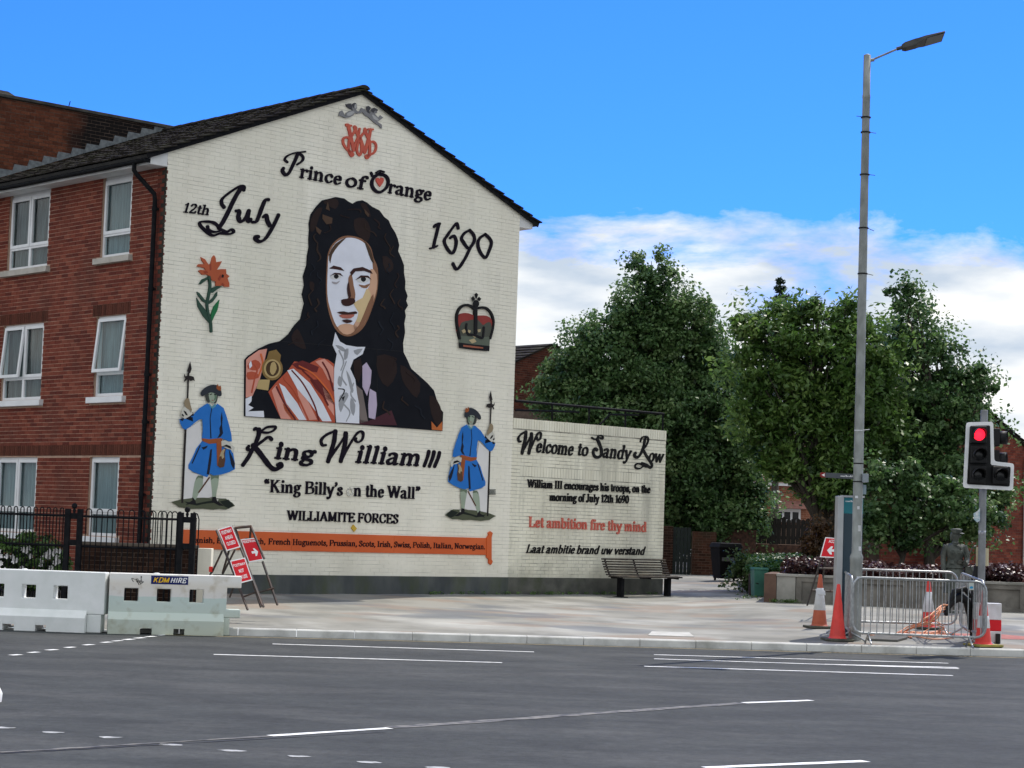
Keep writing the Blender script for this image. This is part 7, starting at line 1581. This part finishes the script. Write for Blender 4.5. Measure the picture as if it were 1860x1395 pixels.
# white downpipe on it
b = MB(); q = plane_pt(1857, 1000, A3); u_ = (q - A3).dot(U); b.tube([fr3(u_, .4, .06), fr3(u_, A3.z - sl3 * u_ - .3, .06)], .04, 8); b.build('downpipe', M_upvc, h3)
# middle house
Y2 = 78; x0, x1 = at(1330, 900, Y2).x, at(1560, 900, Y2).x; zg = at(1400, 881, Y2).z
t = thing('terrace_house', 'sunlit orange brick house with white window glimpsed between the trees', 'house', ((x0 + x1) / 2, Y2, .4))
M_ob = mat('orange_brick', (.8, .8, .8), (1, 1, 1), 20, .9, tint=[(.20, .075, .04), (.30, .11, .06), (.36, .15, .09)])
HF = lambda a, z, d: Vector((a, Y2 - d, z))
b = MB(); b.box((x0, .2, -6), (x1, zg, -.006), HF); w = b.build('front_wall', M_rmort, t)
wx0, wx1, wz0, wz1 = at(1407, 941, Y2).x, at(1452, 941, Y2).x, at(1430, 946, Y2).z, at(1430, 926, Y2).z
masonry(w, 'h2', HF, at(1375, 900, Y2).x, at(1500, 900, Y2).x, at(1430, 960, Y2).z, zg, M_ob, holes=[(wx0, wx1, wz0, wz1)], nparts=0)
b = MB(); b.box((x0, zg - .02, -.0), (x1, zg + .12, .25), HF); b.build('gutter', M_upvc, t)
b = MB(); b.add([HF(x0, zg + .1, .3), HF(x1, zg + .1, .3), HF(x1, zg + 2.2, -3.2), HF(x0, zg + 2.2, -3.2), HF(x0, zg + .1, -6.5), HF(x1, zg + .1, -6.5)], [(0, 1, 2, 3), (3, 2, 5, 4), (0, 3, 4), (1, 5, 2)]); b.build('roof', mat('brown_roof', (.10, .05, .035), (.16, .08, .06), 9, .9), t)
nW = 4; b = MB(); xs = []; 
for i in range(4): xs += [wx0 + (wx1 - wx0) * i / 3 - .04, wx0 + (wx1 - wx0) * i / 3 + .04]
cells(b, HF, xs, [wz0 - .05, wz0 + .05, wz1 - .08, wz1 + .04], lambda i, j: not (i % 2 == 1 and j == 1), .0, .06); wf = b.build('window', M_upvc, t)
for i in (1, 3, 5): b = MB(); b.box((xs[i], wz0 + .05, .01), (xs[i + 1], wz1 - .08, .02), HF); b.build('pane', M_loff, wf)
b = MB(); b.add([HF(wx0 - .2, wz1 + .05, .5), HF(wx1 + .3, wz1 + .05, .5), HF(wx1 + .2, wz1 + .35, .02), HF(wx0 - .1, wz1 + .35, .02), HF(wx0 - .2, wz1 + .05, .02), HF(wx1 + .3, wz1 + .05, .02)], [(0, 1, 2, 3), (0, 4, 5, 1), (0, 3, 4), (1, 5, 2)]); b.build('bay_roof', mat('pink_roof', (.22, .10, .08), (.30, .15, .12), 9, .9), t)
# timber fence
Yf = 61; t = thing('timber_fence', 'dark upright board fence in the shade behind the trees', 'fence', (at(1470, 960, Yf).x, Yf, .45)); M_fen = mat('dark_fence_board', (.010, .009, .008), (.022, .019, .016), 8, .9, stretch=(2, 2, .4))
fx0, fx1 = at(1296, 960, Yf).x, at(1590, 960, Yf).x; zf0 = at(1400, 988, Yf).z; a = fx0
while a < fx1:
    zt_ = at(1420, 941, Yf).z + random.uniform(-.04, .05); b = MB(); yy = Yf + random.uniform(-.01, .01)
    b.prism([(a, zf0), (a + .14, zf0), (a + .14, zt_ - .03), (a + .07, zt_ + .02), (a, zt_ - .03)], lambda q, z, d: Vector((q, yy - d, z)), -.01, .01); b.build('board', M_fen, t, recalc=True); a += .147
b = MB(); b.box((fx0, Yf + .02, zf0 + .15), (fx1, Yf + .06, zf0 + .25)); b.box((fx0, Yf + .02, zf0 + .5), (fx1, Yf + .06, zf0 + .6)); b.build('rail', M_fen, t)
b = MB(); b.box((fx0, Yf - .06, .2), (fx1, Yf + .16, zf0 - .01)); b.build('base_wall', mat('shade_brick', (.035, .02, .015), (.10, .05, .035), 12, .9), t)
# alley gate and brick piers; tree shade is put into their dark colours
Yg = 58
t = thing('alley_gate', 'dark green timber gate between brick piers at the end of the low white wall', 'gate', (at(1237, 1000, Yg).x, Yg, .64))
gx0, gx1 = at(1222, 1000, Yg).x, at(1254, 1000, Yg).x; a = gx0; gzt = at(1237, 958, Yg).z; M_gate = mat('dark_green_board', (.006, .012, .012), (.012, .022, .02), 5, .7)
while a < gx1 - .02:
    b = MB(); b.box((a, Yg - .01 + random.uniform(0, .006), .62), (a + .098, Yg + .015, gzt)); b.build('board', M_gate, t, bevel=.004); a += .104
b = MB(); b.box((gx0, Yg + .02, 1.0), (gx1, Yg + .06, 1.1)); b.box((gx0, Yg + .02, gzt - .4), (gx1, Yg + .06, gzt - .3)); b.build('rail', M_gate, t)
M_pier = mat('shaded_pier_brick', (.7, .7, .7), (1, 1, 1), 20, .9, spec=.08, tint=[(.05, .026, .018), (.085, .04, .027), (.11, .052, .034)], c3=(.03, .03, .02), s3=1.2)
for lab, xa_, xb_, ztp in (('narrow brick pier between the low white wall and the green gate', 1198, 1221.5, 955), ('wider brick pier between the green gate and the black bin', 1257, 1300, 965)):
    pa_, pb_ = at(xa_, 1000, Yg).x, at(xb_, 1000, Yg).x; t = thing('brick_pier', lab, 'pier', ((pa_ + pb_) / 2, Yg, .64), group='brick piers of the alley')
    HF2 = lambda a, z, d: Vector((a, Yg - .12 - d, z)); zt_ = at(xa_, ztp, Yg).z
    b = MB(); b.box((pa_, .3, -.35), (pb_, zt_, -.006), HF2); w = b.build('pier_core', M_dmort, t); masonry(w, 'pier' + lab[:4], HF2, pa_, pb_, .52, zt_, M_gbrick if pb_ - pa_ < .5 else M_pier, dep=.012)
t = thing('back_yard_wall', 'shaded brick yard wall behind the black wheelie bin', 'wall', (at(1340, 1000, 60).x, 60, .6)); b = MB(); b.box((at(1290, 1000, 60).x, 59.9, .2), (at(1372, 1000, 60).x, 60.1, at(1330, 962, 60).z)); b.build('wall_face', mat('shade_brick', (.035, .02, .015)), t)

# ================================================================== trees
def tree(label, name, trunkpx, Y, ells, tints, per=70, spacing=.40, leaf=.076, trunk_r=.14, dz=.75, tr=.42, base_y=None, trunks=None, droop=.3, long=1.5, mname='leaf_a', shell=.3, z0=None):
    base = at(*trunkpx, Y); base.z = z0 if z0 is not None else .45
    t = thing(name, label, 'tree', base)
    cs, rs, tn = [], [], []
    lim = []
    for (px, py, rx, ry) in ells:
        c = at(px, py, Y + random.uniform(-.4, .4)); RX = rx * Y / F_PX; RZ = ry * Y / F_PX; RY = RX * dz
        lim.append((c, min(RX, RZ)))
        RX *= 1.1; RY *= 1.1; RZ *= 1.08; n = int(1.35 * RX * RY * RZ / spacing ** 3 * 2.1) + 8
        for _ in range(int(n * .30)):      # stray sprays beyond the rounded mass
            d = rng.normal(size=3); d /= np.linalg.norm(d); r = rng.uniform(.95, 1.16)
            cs.append((c.x + d[0] * RX * r, c.y + d[1] * RY * r, c.z + d[2] * RZ * r)); rs.append(spacing * random.uniform(.9, 1.9)); tn.append(random.uniform(.3, 1))
        for _ in range(n):
            d = rng.normal(size=3); d /= np.linalg.norm(d); r = (shell + (1 - shell) * rng.random()) ** .6 if rng.random() < .8 else rng.random() ** .5
            r *= .88 + .20 * math.sin(d[0] * 5 + c.x * 3) * math.cos(d[2] * 4 + c.z)
            cs.append((c.x + d[0] * RX * r, c.y + d[1] * RY * r, c.z + d[2] * RZ * r)); rs.append(spacing * random.uniform(.42, .85)); tn.append(random.random())
    m_ = leafmat(mname, tints, tr)
    leaves('crown', cs, rs, per, leaf, m_, t, droop=droop, long=long, tints=tn)
    b = MB()
    for i, tp in enumerate(trunks or [(trunkpx, 0)]):
        bp_ = at(tp[0][0], tp[0][1], Y + tp[1]); bp_.z = base.z - .05
        mine = sorted(lim, key=lambda q: q[0].z)
        cen = sum((q[0] for q in lim), Vector()) / len(lim); topc = max(lim, key=lambda q: q[0].z)[0]
        hh = topc.z - bp_.z; P = [bp_, bp_ + Vector((random.uniform(-.05, .05), 0, hh * .2)), bp_.lerp(Vector((cen.x, cen.y, cen.z)), .55), Vector((cen.x, cen.y, cen.z)), topc]
        C__ = catm(P, 5); b.tube(C__, [trunk_r * (1.15 if q == 0 else 1) * (1 - q / (len(C__)) * .92) for q in range(len(C__))], 9)
        for c, r in lim:
            s_ = C__[min(len(C__) - 2, max(3, int(len(C__) * (max(.15, (c.z - r * .6 - bp_.z) / hh)) * .8)))]
            for _ in range(3):
                e_ = c + Vector((random.uniform(-.7, .7) * r, random.uniform(-.6, .6) * r, random.uniform(-.2, .8) * r)); mid_ = s_.lerp(e_, .5) + Vector((0, 0, .15)); b.tube(catm([s_, mid_, e_], 3), [trunk_r * .38, trunk_r * .3, trunk_r * .24, trunk_r * .2, trunk_r * .14, trunk_r * .1, trunk_r * .05], 5)
    b.build('trunk', M_bark, t)
    return t
GA = [(.022, .058, .020), (.050, .115, .036), (.10, .19, .058), (.24, .34, .14)]
GB = [(.026, .064, .014), (.058, .130, .022), (.10, .19, .040), (.20, .31, .075)]
tree('tall dark lime tree behind the low white wall, tallest crown of the row', 'lime_tree', (1262, 1030), 60.5,
     [(1183, 500, 44, 46), (1170, 572, 78, 55), (1265, 585, 50, 62), (1130, 640, 95, 70), (1215, 660, 100, 85), (1290, 665, 45, 60), (1075, 700, 75, 55), (1035, 690, 38, 26), (1150, 760, 120, 80), (1250, 770, 110, 90), (1010, 728, 36, 22), (1042, 662, 48, 34), (1008, 700, 38, 34), (1060, 745, 62, 38), (1240, 880, 120, 85), (1310, 900, 75, 75), (1318, 720, 42, 70), (1345, 810, 45, 55), (1250, 960, 80, 45), (1345, 880, 50, 70), (1370, 930, 30, 45), (1325, 965, 46, 34), (1268, 985, 50, 26)],
     GA, per=105, trunk_r=.2, mname='lime_leaf')
tree('broad yellowish-green feathery tree directly left of the lamp post', 'rowan_tree', (1487, 1030), 48.5,
     [(1400, 590, 58, 45), (1478, 580, 62, 42), (1545, 585, 45, 40), (1400, 660, 85, 60), (1480, 660, 100, 70), (1560, 670, 70, 70), (1370, 720, 50, 60), (1440, 760, 100, 80), (1540, 780, 90, 90), (1430, 825, 60, 36), (1418, 858, 26, 18), (1505, 870, 42, 60), (1545, 905, 28, 38), (1465, 880, 20, 22), (1395, 790, 45, 50), (1595, 650, 50, 60), (1590, 720, 55, 70), (1350, 590, 14, 20)],
     GB, per=80, trunk_r=.15, mname='rowan_leaf', leaf=.065, long=2.3, trunks=[((1487, 1030), 0), ((1517, 1030), .5)], dz=.6)
tree('tree at the right with a pointed top, leaning over the brick house', 'maple_tree', (1690, 1030), 50.0,
     [(1642, 545, 34, 32), (1650, 600, 55, 50), (1700, 660, 60, 60), (1640, 680, 75, 70), (1740, 720, 55, 60), (1775, 700, 30, 28), (1680, 770, 90, 80), (1760, 790, 50, 70), (1610, 780, 60, 80), (1700, 860, 95, 60), (1615, 835, 55, 50), (1660, 930, 60, 36), (1770, 880, 60, 50), (1790, 940, 40, 40), (1740, 950, 60, 40), (1815, 905, 22, 22)],
     GA, per=95, trunk_r=.16, mname='maple_leaf', leaf=.070, dz=.6)
tree('small low-branched tree rising from the planter beside the lamp post', 'young_tree', (1625, 1020), 45.0,
     [(1600, 870, 42, 38), (1650, 890, 48, 44), (1610, 945, 52, 40), (1685, 940, 50, 36), (1580, 950, 26, 34), (1640, 980, 26, 16), (1730, 900, 50, 40), (1770, 945, 40, 34)],
     [(.022, .058, .020), (.048, .11, .034), (.09, .175, .052), (.21, .30, .12)], per=80, trunk_r=.09, mname='young_leaf', leaf=.075, spacing=.32, dz=.7)
tree('small bush with russet leaves climbing at the foot of the two trunks', 'climbing_bush', (1487, 1010), 47.6,
     [(1480, 985, 14, 24), (1470, 1000, 10, 10), (1492, 960, 8, 16)], [(.05, .025, .012), (.10, .05, .02), (.14, .08, .03)], per=40, trunk_r=.02, mname='russet_leaf', spacing=.25, leaf=.06)
tree('scrubby green bush beside the black wheelie bin', 'scrub_bush', (1352, 1050), 46.0,
     [(1350, 1025, 16, 28), (1340, 1045, 14, 20), (1362, 1050, 10, 16)], [(.03, .05, .02), (.06, .11, .03), (.10, .16, .05)], per=45, trunk_r=.015, mname='scrub_leaf', spacing=.28, leaf=.06)
# far conifer, only its layered tip shows
Yc = 72; ct = at(1417, 508, Yc); t = thing('conifer', 'layered conifer tip showing above the rowan crown', 'tree', (ct.x, Yc, .45))
cs = []; 
for i in range(16):
    z = ct.z - .12 - i * .30; rad = (.10 + .085 * i) * random.uniform(.75, 1.2)
    for q in range(int(7 + i * 2)):
        a = random.uniform(0, 6.28)
        for w_ in (.35, .7, 1): cs.append((ct.x + rad * w_ * math.cos(a), Yc + rad * w_ * math.sin(a), z + .10 * w_ + random.uniform(-.07, .07)))
leaves('crown', cs, [.10] * len(cs), 12, .06, leafmat('conifer_leaf', [(.012, .03, .016), (.03, .06, .03)], .1), t, long=2.5)
b = MB(); b.tube([(ct.x, Yc, .4), (ct.x, Yc, ct.z)], [.18, .015], 8); b.build('trunk', M_bark, t)
# weeds along the foot of the walls
cs = []
for _ in range(60):
    u_ = random.choice([random.uniform(9.2, 13.2)] * 2 + [random.uniform(6.5, 9)]); p = G3(u_, 0, .06 + random.random() * .08); p.z = zp(p.x, p.y) + .03; cs.append(p)
for _ in range(40):
    p = pv(random.uniform(1330, 1405), random.uniform(1072, 1092)); cs.append(p + ZV * .02)
for _ in range(24):
    p = PFr(random.uniform(-.1, .5), 0, random.uniform(.02, .15)); p.z = zp(p.x, p.y) + .04; cs.append(p)
leaves('weeds', cs, [.06] * len(cs), 16, .018, M_shrub, None, kind='stuff', long=2)
bpy.context.view_layer.update()
